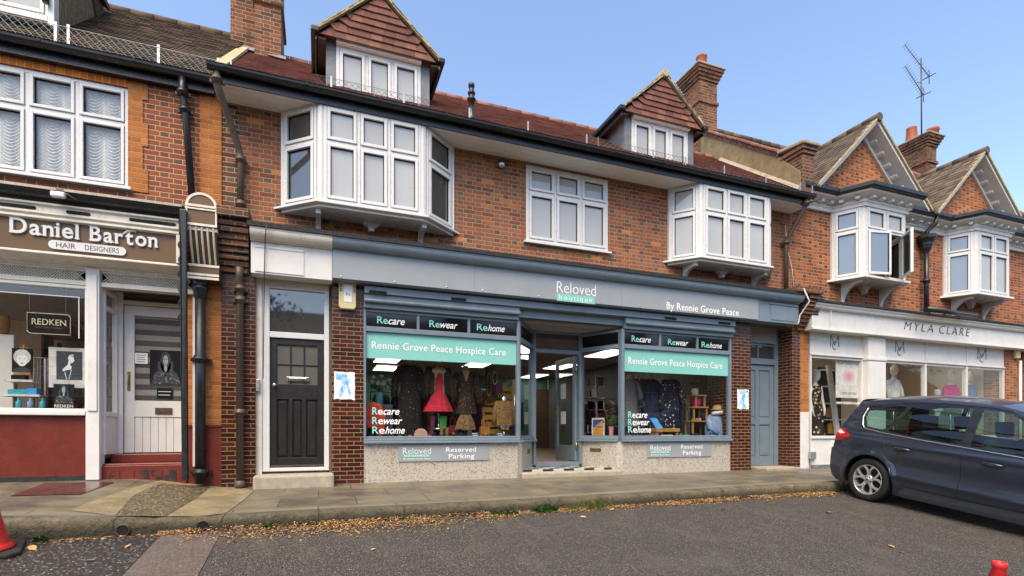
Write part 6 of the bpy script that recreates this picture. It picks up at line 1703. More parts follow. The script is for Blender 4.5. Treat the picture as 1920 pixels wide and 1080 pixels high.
FRONT = [(3.5, 1.045), (3.8, .99), (4.05, .92), (4.2, .80), (4.24, .62), (4.23, .45), (4.17, .25)]
a_lo = math.asin((.17-.32)/.385)
SIL = [(.26, .22)]+TAIL+ROOFE+FRONT+[(4.05, .20)]+arch(AX+2.648, .385, a_lo, math.pi-a_lo)[0:]+[(2.9, .15), (1.4, .16)]+arch(AX, .385, a_lo, math.pi-a_lo)
# side openings (x,z), traced around the glass
BELT = [(.62, 1.085), (.98, 1.045), (1.5, 1.01), (2.02, .985), (2.6, .955), (3.12, .925)]
def belt(x): return lerp_tab(BELT, x)
QUARTER = [(.70, 1.11), (.94, 1.085), (1.02, 1.12), (1.15, 1.43), (1.08, 1.44), (.80, 1.41), (.64, 1.37), (.63, 1.25)]
RDOORG = [(1.03, 1.07), (1.5, 1.035), (1.98, 1.01), (2.0, 1.03), (1.98, 1.475), (1.5, 1.485), (1.24, 1.455)]
FDOORG = [(2.12, 1.0), (2.6, .975), (3.02, .955), (3.06, .99), (2.85, 1.13), (2.55, 1.36), (2.42, 1.435), (2.25, 1.46), (2.10, 1.47)]
DLO = [(.67, 1.075), (.98, 1.045), (1.5, 1.01), (2.02, .985), (2.6, .955), (3.12, .925), (3.16, .97), (2.88, 1.17), (2.6, 1.37), (2.45, 1.455), (2.2, 1.49), (1.6, 1.507), (1.1, 1.475), (.78, 1.435), (.61, 1.40), (.585, 1.25)]
RDOOR = [(.985, 1.044), (1.5, 1.01), (2.02, .985), (2.055, .90), (2.06, .6), (2.045, .32), (1.36, .33), (1.295, .45), (1.245, .58), (1.14, .69), (1.02, .80)]
FDOOR = [(2.022, .985), (2.6, .955), (3.118, .925), (3.16, .75), (3.16, .50), (3.11, .32), (2.047, .32), (2.062, .6), (2.057, .9)]
TLAMP = [(.225, .83), (.235, .93), (.27, 1.045), (.36, 1.03), (.47, .97), (.50, .94), (.40, .885), (.31, .85)]
SILLS = [(1.23, .165), (2.9, .155), (3.11, .17), (3.10, .30), (2.05, .305), (1.38, .315)]
def inside(p, poly):
    x, y = p; c = False; n = len(poly)
    for i in range(n):
        (x1, y1), (x2, y2) = poly[i], poly[(i+1) % n]
        if (y1 > y) != (y2 > y) and x < (x2-x1)*(y-y1)/(y2-y1)+x1: c = not c
    return c
def dense(poly, st=.05):
    out = []
    for i, p in enumerate(poly):
        q = poly[(i+1) % len(poly)]; L = math.hypot(q[0]-p[0], q[1]-p[1]); m = max(1, int(L/st))
        for t in range(m): out.append((p[0]+(q[0]-p[0])*t/m, p[1]+(q[1]-p[1])*t/m))
    return out
_polys = [dense(SIL), dense(DLO), dense(QUARTER), dense(RDOORG), dense(FDOORG), dense(RDOOR), dense(FDOOR), dense(TLAMP), dense(SILLS)]
_vs, _ed = [], []
for pl_ in _polys:
    b0 = len(_vs); _vs += [Vector(p) for p in pl_]; n = len(pl_); _ed += [(b0+i, b0+(i+1) % n) for i in range(n)]
gx = .1
while gx < 4.25:
    gz = .2
    while gz < 1.56:
        if inside((gx, gz), _polys[0]): _vs.append(Vector((gx+.004*math.sin(gz*90), gz)))
        gz += .032
    gx += .05
_r = geometry.delaunay_2d_cdt(_vs, _ed, [], 0, 1e-4)
CV = [(p.x, p.y) for p in _r[0]]
groups = {}
for f in _r[2]:
    c = (sum(CV[i][0] for i in f)/3, sum(CV[i][1] for i in f)/3)
    if not inside(c, _polys[0]): continue
    g = 'body'
    for nm, i in (('quarter_glass', 2), ('rear_glass', 3), ('front_glass', 4), ('pillar_trim', 1), ('tail', 7), ('rear_door', 5), ('front_door', 6), ('sill', 8)):
        if inside(c, _polys[i]): g = nm; break
    groups.setdefault(g, []).append(list(f))
def side_point(x, z, s, off=0.0): return (x-AX, s*(half_w(x, z)+off), z)
def side_normal(x, z, s):
    e = .006
    dx = (half_w(x+e, z)-half_w(x-e, z))/(2*e); dz = (half_w(x, z+e)-half_w(x, z-e))/(2*e)
    return Vector((-dx, s, -dz)).normalized()
def side_panel(g, s, off=0.0):
    fs = groups[g]; idx = {}; vs = []; ns = []
    out = []
    for f in fs:
        q = []
        for i in f:
            if i not in idx:
                idx[i] = len(vs); vs.append(side_point(CV[i][0], CV[i][1], s, off)); ns.append(side_normal(CV[i][0], CV[i][1], s))
            q.append(idx[i])
        out.append(q if s < 0 else q[::-1])
    return vs, out, ns

k = NT('car_paint'); co = k.coord()
n_ = k.noise(co, 260, 2, .5)
drops = k.vor(co, 75); dr_ = k.mr(drops, .10, .28, 1., 0.)
dm = k.math('MULTIPLY', dr_, k.mr(k.noise(co, 22, 3, .6), .45, .6))
c = k.mix(k.mr(n_, .3, .7), (.022, .028, .047), (.038, .047, .074))
dirt_ = k.math('MULTIPLY', k.noise(co, 5, 5, .7), 1.)
c = k.mix(k.mr(dirt_, .5, .75, 0, .3), c, (.075, .075, .078))
k.set(c, .3, .5, .5, .9); k.b.inputs['Coat Roughness'].default_value = .09
k.bump(dm, .35, .003)
M['car'] = k.m
M['car_glass'] = glass('tinted_car_glass', (.48, .66, .60), .9)
M['trim'] = paint('black_car_trim', (.012, .012, .013), .3, .1, 6, .5)
M['sillgrey'] = paint('grey_sill_trim', (.06, .064, .075), .45, .12, 8, .4)
M['tyre'] = paint('tyre_rubber', (.016, .016, .016), .75, .2, 14, .3, dirt=(.05, .048, .044, .5), bump=.2)
M['alloy'] = paint('silver_alloy', (.55, .55, .55), .35, .08, 9, .5, metal=.7)
M['tail_red'] = paint('red_lamp_lens', (.34, .006, .012), .12, .05, 6, .6)
M['tail_clear'] = paint('clear_lamp_lens', (.62, .5, .5), .1, .05, 6, .6)
M['headlamp'] = paint('headlamp_lens', (.5, .52, .54), .1, .05, 6, .6, metal=.6)
M['seat'] = paint('seat_cloth', (.035, .035, .038), .85, .15, 12, .2)
CAR = thing('parked_car', 'dark blue grey family hatchback parked nose outwards before the white boutique', 'car')
ph = R(6.9); cs_ = .95
cy0 = -2.64; wx = 7.57+.905*cs_
CAR.matrix_world = Matrix(((0, 1, 0, 0), (-math.cos(ph), 0, -math.sin(ph), 0), (-math.sin(ph), 0, math.cos(ph), 0), (0, 0, 0, 1))) @ Matrix.Scale(1, 4)
CAR.location = (wx, cy0, road_z(wx, cy0)+.002); CAR.scale = (cs_, cs_, cs_*1.04)
def cbuild(name, vs, fs, ns, mat, parent=CAR):
    me = bpy.data.meshes.new(name); me.from_pydata(vs, [], fs); me.polygons.foreach_set('use_smooth', [True]*len(fs)); me.update()
    if ns: me.normals_split_custom_set_from_vertices([tuple(n) for n in ns])
    me.materials.append(M[mat]); o = bpy.data.objects.new(name, me); COL.objects.link(o); o.parent = parent; return o
# shell: both quarter sides, roof, tail and nose in one mesh
BV, BF, BN = [], [], []
def addp(t):
    b = len(BV); BV.extend(t[0]); BF.extend([[i+b for i in f] for f in t[1]]); BN.extend(t[2])
for s in (-1, 1): addp(side_panel('body', s))
def loft(line, f, ny=20):
    """surface across the car: line is a list of (x,z) edge points; f(x,z,t) gives the point for t in -1..1"""
    vs, fs, ns = [], [], []
    n = len(line)
    g = [[Vector(f(x, z, -1+2*j/ny)) for j in range(ny+1)] for x, z in line]
    for i in range(n):
        for j in range(ny+1):
            vs.append(tuple(g[i][j]))
            a = g[min(i+1, n-1)][j]-g[max(i-1, 0)][j]; b = g[i][min(j+1, ny)]-g[i][max(j-1, 0)]
            ns.append(a.cross(b).normalized())
    for i in range(n-1):
        for j in range(ny): fs.append([i*(ny+1)+j, (i+1)*(ny+1)+j, (i+1)*(ny+1)+j+1, i*(ny+1)+j+1])
    return vs, fs, ns
def dl(line, st=.04):
    out = []
    for (a, b), (c, d) in zip(line, line[1:]):
        m = max(1, int(math.hypot(c-a, d-b)/st))
        for t in range(m): out.append((a+(c-a)*t/m, b+(d-b)*t/m))
    return out+[line[-1]]
roof_f = lambda x, z, t: (x-AX, -t*half_w(x, z), z+.065*(1-t*t)*min(1, (x-.2)/.5)*(1 if x < 2.5 else max(.25, 1-(x-2.5)*.6)))
rl_line = dl([p for p in ROOFE if p[0] <= 2.63])
rp = loft(rl_line, roof_f); rp = (rp[0], [f[::-1] for f in rp[1]], [n if n.z > 0 else -n for n in rp[2]]); addp(rp)
tail_f = lambda x, z, t: (x-AX-.13*(1-t**4), -t*half_w(x, z), z)
tl_line = dl([(.26, .22)]+[p for p in TAIL if p[1] <= 1.01]); tp = loft(tl_line, tail_f); tp = (tp[0], [f[::-1] for f in tp[1]], [n if n.x < 0 else -n for n in tp[2]]); addp(tp)
# spoiler lip above the rear screen
sp_ = loft(dl([(.38, 1.32), (.46, 1.47)]), lambda x, z, t: (x-AX-.16*(1-t**4), -t*half_w(x, z), z+.05*(1-t*t)*(z-1.32)/.15)); sp_ = (sp_[0], [f[::-1] for f in sp_[1]], [n if n.x < 0 else -n for n in sp_[2]])
hood_f = lambda x, z, t: (x-AX+(.12*(1-t**4) if x > 4.1 else .12*(1-t**4)*max(0, (x-3.5)/.6)), -t*half_w(x, z), z+.07*(1-t*t)*max(0, 1-max(0, x-3.9)/.3))
hl = loft(dl([(3.28, 1.10)]+FRONT), hood_f); hl = (hl[0], [f[::-1] for f in hl[1]], [n if (n.z > 0 or n.x > 0) else -n for n in hl[2]]); addp(hl)
body = cbuild('body', BV, BF, BN, 'car')
def glass_loft(name, line, f): t = loft(line, f); return cbuild(name, t[0], t[1], None, 'car_glass')
glass_loft('rear_screen', dl([(.25, 1.0), (.31, 1.14), (.38, 1.32)]), tail_f)
sp_o = cbuild('spoiler', sp_[0], sp_[1], sp_[2], 'car')
glass_loft('windscreen', dl([(2.62, 1.45), (2.95, 1.28), (3.28, 1.10)]), roof_f)
def trace(path, s, off, r, name, mat, parent=CAR, n=6, closed=False):
    pts = dense(path, .04) if closed else dl(path, .04)
    if closed: pts = pts+[pts[0]]
    m = MB(); m.tube([side_point(x, z, s, off) for x, z in pts], r, n); return m.build(name, M[mat], parent, local=True)
for s in (-1, 1):
    rd_ = cbuild('rear_door', *side_panel('rear_door', s), 'car'); fd_ = cbuild('front_door', *side_panel('front_door', s), 'car')
    for nm, part, par in (('quarter_glass', 'quarter_window', CAR), ('rear_glass', 'door_window', rd_), ('front_glass', 'door_window', fd_)):
        cbuild(part, *side_panel(nm, s, -.004), 'car_glass', par)
    cbuild('pillar_trim', *side_panel('pillar_trim', s, -.001), 'trim')
    cbuild('sill_trim', *side_panel('sill', s, .004), 'sillgrey')
    tl_ = cbuild('tail_lamp', *side_panel('tail', s, .008), 'tail_red')
    m = MB(); pts = [(.25, .98), (.285, 1.025), (.39, .97), (.31, .955)]; m.add([side_point(x, z, s, .012) for x, z in pts], [(0, 1, 2, 3)]); m.build('clear_lens', M['tail_clear'], tl_, local=True)
    trace(RDOOR[2:]+RDOOR[:1], s, -.001, .0042, 'shut_line', 'dark', rd_, 5)
    trace(FDOOR[2:7], s, -.001, .0042, 'shut_line', 'dark', fd_, 5)
    trace([(.60, 1.39), (.585, 1.25), (.625, 1.13), (.68, 1.078), (.98, 1.042), (1.5, 1.007), (2.02, .982), (2.6, .952), (3.12, .922)], s, .006, .0095, 'chrome_strip', 'chrome', CAR, 6)
    trace([(.61, 1.40), (.78, 1.437), (1.1, 1.482), (1.6, 1.514), (2.2, 1.497), (2.45, 1.462)], s, .0, .007, 'roof_seal', 'trim', CAR, 5)
    trace([(.205, .735), (.29, .70), (.43, .62)], s, -.001, .0035, 'bumper_line', 'dark', CAR, 5)
    trace(arch(AX, .388, .05, math.pi-.05), s, -.012, .014, 'arch_lip', 'car', CAR, 8); trace(arch(AX+2.648, .388, .05, math.pi-.05), s, -.012, .014, 'arch_lip', 'car', CAR, 8)
    for dpar, hx, hz in ((rd_, 1.21, .855), (fd_, 2.30, .825)):
        m = MB(); pts = [side_point(hx-.01, hz, s, .0), side_point(hx+.03, hz+.004, s, .028), side_point(hx+.13, hz+.002, s, .034), side_point(hx+.2, hz-.006, s, .026), side_point(hx+.225, hz-.01, s, .0)]
        m.tube(pts, [.012, .016, .017, .015, .01], 10); m.build('handle', M['car'], dpar, local=True)
        m = MB(); n = 14
        m.add([side_point(hx+.09+.085*math.cos(2*math.pi*i/n), hz-.012+.034*math.sin(2*math.pi*i/n), s, .0025) for i in range(n)], [list(range(n))]); m.build('handle_cup', M['trim'], dpar, local=True)
        m = MB(); m.tube([side_point(hx+.01, hz-.006, s, .036), side_point(hx+.1, hz-.010, s, .047), side_point(hx+.19, hz-.014, s, .036)], .0045, 6); m.build('handle_strip', M['sillgrey'], dpar, local=True)
    m = MB(); q = side_point(3.02, 1.0, s, .11); m.lathe([(.02, -.09), (.1, -.07), (.12, 0), (.1, .06), (.03, .085)], (q[0], q[1], q[2]+.03), 16, sx=.6, sy=1.1); m.box(q[0]-.03, q[0]+.03, min(q[1], s*.84), max(q[1], s*.84), q[2]-.05, q[2]-.02); m.build('door_mirror', M['car'], fd_, local=True)
    m = MB(); pts = [(3.75, .78), (3.80, .92), (3.95, .92), (4.15, .82), (4.2, .72), (4.0, .72)]; m.add([side_point(x, z, s, .006) for x, z in pts], [list(range(6))]); m.build('headlight', M['headlamp'], CAR, local=True)
# wheel: tyre, rim with five split spokes, brake disc
def wheel(x, s):
    t = MB(); y0 = s*.885; w = .205
    prof = [(.225, 0), (.232, -.006), (.29, -.008), (.312, .006), (.322, .03), (.322, w-.03), (.312, w-.006), (.28, w), (.225, w)]
    n = 48; vs = []
    for r, d in prof:
        for i in range(n): a = 2*math.pi*i/n; vs.append((x-AX+r*math.cos(a), y0-s*d, .32+r*math.sin(a)))
    fs = [(j*n+i, j*n+(i+1) % n, (j+1)*n+(i+1) % n, (j+1)*n+i) for j in range(len(prof)-1) for i in range(n)]
    t.add(vs, fs, True)
    for i in range(64):
        pass
    wo = t.build('wheel', M['tyre'], CAR, local=True)
    rm = MB()
    def pt(r, a, d): return (x-AX+r*math.cos(a), y0-s*d, .32+r*math.sin(a))
    ring = [(.218, -.004), (.226, .0), (.228, .02), (.205, .05), (.2, .12), (.196, .12), (.2, .045), (.212, .012)]
    q = len(ring); vs = [pt(r, 2*math.pi*i/n, d) for r, d in ring for i in range(n)]
    rm.add(vs, [(j*n+i, j*n+(i+1) % n, ((j+1) % q)*n+(i+1) % n, ((j+1) % q)*n+i) for j in range(q) for i in range(n)], True)
    for k_ in range(5):
        a = math.pi/2+2*math.pi*k_/5
        def plate(p):
            b_ = [(v[0], v[1]-s*.03, v[2]) for v in p]; m_ = len(p)
            rm.add(p+b_, [list(range(m_))]+[[i, (i+1) % m_, m_+(i+1) % m_, m_+i] for i in range(m_)])
        plate([pt(.06, a-R(26), .02), pt(.06, a+R(26), .02), pt(.10, a+R(13), .012), pt(.135, a+R(13), .009), pt(.135, a-R(13), .009), pt(.10, a-R(13), .012)])
        for sg in (-1, 1): plate([pt(.135, a+sg*R(1.5), .0095), pt(.135, a+sg*R(13.5), .0095), pt(.175, a+sg*R(19), .006), pt(.218, a+sg*R(28), .003), pt(.218, a+sg*R(15), .003), pt(.18, a+sg*R(9), .006)])
    hub = [(.0, .006), (.03, .006), (.034, .012), (.062, .014), (.072, .024), (.072, .06)]
    vs = [pt(r, 2*math.pi*i/n, d) for r, d in hub for i in range(n)]
    rm.add(vs, [(j*n+i, j*n+(i+1) % n, (j+1)*n+(i+1) % n, (j+1)*n+i) for j in range(len(hub)-1) for i in range(n)], True)
    rm.build('rim', M['alloy'], wo, local=True, bevel=.003)
    nb = MB()
    for k_ in range(5):
        a = -math.pi/2+2*math.pi*k_/5; c = pt(.053, a, .0); nb.tube([(c[0], y0-s*.02, c[2]), (c[0], y0-s*.004, c[2])], .0095, 8)
    nb.build('wheel_nut', M['trim'], wo, local=True)
    em = MB(); em.add([pt(0, 0, .002)]+[(x-AX+.024*math.cos(2*math.pi*i/20), y0-s*.002, .32+.013*math.sin(2*math.pi*i/20)) for i in range(20)], [(0, i+1, (i+1) % 20+1) for i in range(20)]); M.setdefault('emblem', paint('blue_emblem', (.01, .03, .12), .2, .02, 3, .5)); em.build('emblem', M['emblem'], wo, local=True)
    bd = MB()
    for r0, d0 in ((.19, .075),): bd.tube([(x-AX, y0-s*d0, .32), (x-AX, y0-s*(d0+.1), .32)], r0, 32)
    bd.build('brake_disc', M['dark'], wo, local=True)
for x in (AX, AX+2.648):
    for s in (-1, 1): wheel(x, s)
# inner shell, floor, seats
m = MB(); m.box(1.3-AX, 3.0-AX, -.80, .80, .17, .30); m.box(.3-AX, 1.2-AX, -.62, .62, .20, .45); m.box(3.1-AX, 4.1-AX, -.58, .58, .2, .5)
for x in (AX, AX+2.648):
    for s in (-1, 1):
        pts = arch(x, .40, -.25, math.pi+.25, 14)
        for (a, b), (c, d) in zip(pts, pts[1:]): m.add([(a-AX, s*.86, b), (c-AX, s*.86, d), (c-AX, s*.56, d), (a-AX, s*.56, b)], [(0, 1, 2, 3)])
        m.add([(px_-AX, s*.56, pz_) for px_, pz_ in pts], [list(range(len(pts)))])
m.build('underbody', M['dark'], CAR, local=True)
m = MB(); m.box(.45-AX, 1.25-AX, -.66, .66, .46, .95); m.box(3.0-AX, 3.2-AX, -.68, .68, .5, .96); m.build('cabin_trim', M['seat'], CAR, local=True)
def seat(x, y, name='seat'):
    m = MB(); m.prism([(x-AX, y-.24, .5), (x+.48-AX, y-.24, .54), (x+.5-AX, y-.24, .42), (x-AX, y-.24, .36)], (0, .48, 0))
    m.prism([(x-.04-AX, y-.24, .45), (x+.1-AX, y-.24, .48), (x-.07-AX, y-.21, 1.10), (x-.19-AX, y-.21, 1.09)], (0, .46, 0))
    o = m.build(name, M['seat'], CAR, local=True, bevel=.04)
    m = MB(); m.prism([(x-.10-AX, y-.13, 1.13), (x-.0-AX, y-.13, 1.14), (x-.03-AX, y-.12, 1.33), (x-.14-AX, y-.12, 1.32)], (0, .26, 0)); m.build('headrest', M['seat'], o, local=True, bevel=.03)
for x in (1.38, 2.28):
    for y in (-.38, .38): seat(x, y)
m = MB(); cxs = 2.86-AX; pts = [(cxs+.06*math.sin(a), -.38+.18*math.cos(a), .93+.17*math.sin(a)) for a in [2*math.pi*i/20 for i in range(21)]]; m.tube(pts, .014, 6); m.build('steering_wheel', M['trim'], CAR, local=True)

# ============================================================ THINGS IN THE WINDOWS
def spotmat(name, base, stops, sc, thr=(.2, .3), rough=.8):
    k = NT(name); co = k.coord(); d = k.vor(co, sc); v = k.sep(k.vor(co, sc, out='Color'))[0]
    f = k.mr(d, thr[0], thr[1], 1., 0.)
    k.set(k.mix(f, base, k.ramp(v, stops, 'CONSTANT')), rough, 0, .2); return k.m
M['speck'] = spotmat('speckled_black_cloth', (.012, .011, .011), [(0, (.012, .011, .011)), (.35, (.4, .3, .22)), (.6, (.2, .09, .05)), (.8, (.5, .42, .35))], 26, (.12, .22))
M['leopard'] = spotmat('leopard_cloth', (.19, .11, .045), [(0, (.02, .012, .01)), (.7, (.06, .03, .015)), (.9, (.36, .26, .16))], 30, (.25, .35))
M['navyflor'] = spotmat('navy_floral_cloth', (.012, .015, .03), [(0, (.012, .015, .03)), (.3, (.45, .47, .55)), (.55, (.06, .08, .2)), (.85, (.55, .55, .6))], 17, (.2, .34))
M['floral'] = spotmat('black_floral_cloth', (.02, .016, .014), [(0, (.5, .4, .28)), (.4, (.3, .16, .12)), (.6, (.02, .016, .014)), (.8, (.6, .52, .4))], 13, (.24, .4))
M['paisley'] = spotmat('brown_paisley_cloth', (.03, .018, .014), [(0, (.28, .17, .07)), (.5, (.03, .018, .014)), (.75, (.2, .06, .04))], 34, (.2, .3))
def cloth(name, c, r=.85): return paint(name, c, r, .18, 14, .2)
for n, c in (('red_cloth', (.5, .028, .05)), ('coral_cloth', (.55, .08, .05)), ('brown_knit', (.05, .03, .022)), ('purple_cloth', (.12, .025, .09)), ('green_cloth', (.05, .25, .06)), ('mustard_cloth', (.42, .25, .035)), ('denim', (.22, .32, .5)), ('navy_cloth', (.015, .02, .045)), ('black_leather', (.012, .012, .013)), ('tan_leather', (.3, .13, .04)), ('maroon', (.12, .015, .02)), ('magenta_cloth', (.62, .008, .2)), ('white_cloth', (.68, .67, .63)), ('pink_card', (.6, .36, .28)), ('teal_pack', (.04, .36, .42)), ('slate_card', (.06, .075, .09)), ('grey_cloth', (.14, .14, .15)), ('olive_cloth', (.1, .1, .04)), ('teal_cloth', (.03, .13, .14)), ('straw', (.4, .28, .12)), ('blue_print', (.05, .08, .3)), ('orange_print', (.6, .3, .06)), ('flower_white', (.65, .62, .45)), ('flower_pink', (.6, .25, .28)), ('aqua_tin', (.1, .3, .33)), ('gold', (.4, .24, .06)), ('ochre_board', (.3, .2, .08))): M[n] = cloth(n, c, .35 if n in ('black_leather', 'tan_leather', 'gold', 'teal_pack') else .85)
M['print_grey'] = cloth('print_grey', (.42, .42, .41)); M['print_mottle'] = spotmat('mottled_print', (.05, .055, .06), [(0, (.05, .055, .06)), (.4, (.16, .17, .18)), (.75, (.34, .36, .37))], 40, (.2, .5))
DZ = SILL+.0205
def garment(mb, cx, cy, prof, folds=9, amp=.06, n=36, seed=0):
    """a hanging skirt or bodice: (z, half width, half depth) rings with folds growing downwards"""
    z1, z0 = prof[0][0], prof[-1][0]; ph_ = seed*1.7; b = len(mb.v)
    for z, w, d in prof:
        t = (z1-z)/(z1-z0)
        for i in range(n):
            a = 2*math.pi*i/n; f = 1+amp*t*math.sin(folds*a+ph_)+.4*amp*t*math.sin(folds*1.7*a+ph_*2)
            mb.v.append((cx+w*f*math.cos(a), cy+d*f*math.sin(a), z))
    for j in range(len(prof)-1):
        for i in range(n): mb.f.append([b+j*n+i, b+j*n+(i+1) % n, b+(j+1)*n+(i+1) % n, b+(j+1)*n+i]); mb.sm.append(True)
    return mb
def mannequin(x, y, z0, label, dress_mat, dprof, skin='mann', head=False, sleeves=None, sleeve_mat=None, h=1.0, seed=1, group=None, neck=True, folds=9):
    t = thing('mannequin', label, 'mannequin', (x, y, z0), group=group)
    top = dprof[0][0]
    m = MB()
    pr = [(top-.62*h, .10*h), (top-.5*h, .135*h), (top-.36*h, .105*h), (top-.2*h, .13*h), (top-.08*h, .15*h), (top-.02*h, .13*h), (top+.02*h, .07*h), (top+.05*h, .048*h), (top+.11*h, .045*h)]
    if head: pr += [(top+.13*h, .06*h), (top+.19*h, .085*h), (top+.27*h, .092*h), (top+.34*h, .07*h), (top+.375*h, .02*h)]
    else: pr += [(top+.115*h, .0)]
    n = 22; b = len(m.v)
    for z, r in pr:
        for i in range(n):
            a = 2*math.pi*i/n; hd = z > top+.12*h
            m.v.append((x+r*(1.0 if not hd else .82)*math.cos(a), y+r*(.62 if not hd else 1.0)*math.sin(a)-(.0 if not hd else .02), z))
    for j in range(len(pr)-1):
        for i in range(n): m.f.append([b+j*n+i, b+j*n+(i+1) % n, b+(j+1)*n+(i+1) % n, b+(j+1)*n+i]); m.sm.append(True)
    m.build('torso', M[skin], t)
    m = MB(); m.tube([(x, y, z0), (x, y, top-.6*h)], .014, 8); m.lathe([(.13, .0), (.13, .012), (.03, .025)], (x, y, z0), 20); m.build('stand', M['chrome'], t)
    m = MB(); garment(m, x, y, dprof, folds, .10, seed=seed); m.build('dress', M[dress_mat], t, recalc=False)
    if sleeves is not None:
        m = MB()
        for s in (-1, 1): m.tube([(x+s*.135*h, y, top-.03*h), (x+s*(.2+sleeves*.02)*h, y-.02, top-.25*h), (x+s*(.22+sleeves*.03)*h, y-.06, top-.52*h)], [.06*h, .062*h, .05*h], 10)
        m.build('sleeves', M[sleeve_mat or dress_mat], t)
    return t
def WX(u, Y): return PX(u, Y)
# --- left charity window
Y1 = .40
dz = lambda u, v: PZ(u, v, Y1)
tz = dz(770, 686)
mannequin(WX(767, Y1), Y1, DZ, 'mannequin in a long black speckled dress with sleeves', 'speck', [(tz, .13, .09), (tz-.12, .17, .1), (tz-.35, .13, .09), (tz-.5, .17, .11), (tz-.9, .2, .13), (DZ+.06, .22, .14)], 'mann_tan', sleeves=1, seed=1)
tz = dz(822, 690)
mannequin(WX(822, Y1), Y1, DZ+.2, 'mannequin in a short flared red dress', 'red_cloth', [(tz+.03, .11, .08), (tz-.1, .115, .09), (tz-.34, .085, .075), (tz-.40, .10, .09), (tz-.62, .2, .14), (tz-.72, .24, .16)], 'mann_tan', sleeves=0, sleeve_mat='brown_knit', seed=4, folds=11)
m = MB(); xx = WX(822, Y1)
for s in (-1, 1): m.prism([(xx+s*.07, Y1-.07, tz+.02), (xx+s*.17, Y1-.03, tz-.03), (xx+s*.2, Y1-.02, tz-.45), (xx+s*.09, Y1-.09, tz-.42)], (0, .03, 0))
tag(m.build('cardigan', M['brown_knit']), 'dark brown open cardigan over the red dress', 'cardigan')
tz = dz(873, 696)
mannequin(WX(873, Y1), Y1, DZ+.1, 'mannequin in a brown plunging patterned dress', 'paisley', [(tz-.02, .14, .09), (tz-.12, .16, .1), (tz-.34, .11, .085), (tz-.5, .15, .11), (tz-.72, .18, .13)], 'mann_tan', sleeves=0, seed=7)
m = MB(); xx = WX(874, Y1-.1); m.add([(xx-.07, Y1-.105, tz+.0), (xx+.07, Y1-.105, tz+.0), (xx, Y1-.115, tz-.19)], [(0, 1, 2)]); m.prism([(xx-.065, Y1-.10, tz), (xx+.065, Y1-.10, tz), (xx, Y1-.108, tz-.18)], (0, .02, 0)); tag(m.build('collar_insert', M['straw']), 'pointed straw coloured neckline on the brown patterned dress', 'collar')
tz = dz(945, 752)
mannequin(WX(945, .34), .34, DZ, 'low bust form in a leopard print blouse', 'leopard', [(tz, .12, .09), (tz-.1, .17, .1), (tz-.3, .18, .11), (tz-.42, .19, .12)], 'chrome', sleeves=1, seed=3, h=.8)
tz = dz(870, 778)
m = MB(); garment(m, WX(873, .3), .3, [(tz, .09, .07), (tz-.12, .15, .1), (tz-.25, .17, .11)], 8, .1); m.tube([(WX(873, .3), .3, DZ), (WX(873, .3), .3, tz)], .015, 6)
tag(m.build('skirt', M['leopard']), 'small frilled leopard print skirt below the brown dress', 'skirt')
# coral jacket, vase of flowers on a box
m = MB(); x0, x1 = WX(687, .3), WX(723, .3); zt_ = PZ(700, 753, .3)
m.prism([(x0-.06, .32, DZ+.25), (x0-.02, .32, zt_-.08), (x0+.08, .32, zt_), (x1-.08, .32, zt_-.04), (x1+.0, .32, zt_-.2), (x1-.02, .32, DZ+.16), (x1-.1, .32, DZ+.02), (x1-.14, .32, DZ+.2), (x0+.0, .32, DZ+.22)], (0, -.09, 0))
tag(m.build('jacket', M['coral_cloth'], bevel=.02), 'coral red jacket hanging at the left end of the charity window', 'jacket')
bx_, bz_ = WX(711, .5), PZ(711, 758, .5)
m = MB(); m.box(bx_-.18, bx_+.2, .40, .68, DZ, bz_-.002); tag(m.build('display_box', M['slate_card'], bevel=.01), 'dark display box under the turquoise flower vase', 'box')
V = thing('flower_vase', 'turquoise tin vase of pale roses and leaves on a dark box', 'vase', (bx_, .5, bz_))
m = MB(); m.lathe([(.055, 0), (.065, .01), (.062, .1), (.068, .19), (.06, .195), (.05, .12)], (bx_, .5, bz_), 18); m.build('vase', M['aqua_tin'], V)
rr = random.Random(5); lf = MB(); fl_ = MB(); st_m = MB()
for i in range(13):
    a = rr.uniform(0, 6.28); r = rr.uniform(.04, .17); zz = bz_+rr.uniform(.28, .46); p = Vector((bx_+math.cos(a)*r, .5+math.sin(a)*r*.6, zz))
    st_m.tube([(bx_, .5, bz_+.15), (bx_+(p.x-bx_)*.5, .5+(p.y-.5)*.5, bz_+.26), p], .004, 4)
    fl_.lathe([(.005, -.03), (.03, -.015), (.038, .005), (.025, .025), (.005, .028)], p, 10)
    for _ in range(4):
        q = p+Vector((rr.uniform(-.06, .06), rr.uniform(-.05, .05), rr.uniform(-.1, .0))); d = Vector((rr.uniform(-1, 1), rr.uniform(-1, 1), rr.uniform(-.4, .8))).normalized()*.045; e = d.cross(Vector((0, 0, 1))).normalized()*.018
        lf.add([q-d, q+e, q+d, q-e], [(0, 1, 2, 3)])
fl_.build('roses', M['flower_white'], V); lf.build('leaves', M['leaf'], V, recalc=False); st_m.build('stems', M['leaf'], V)
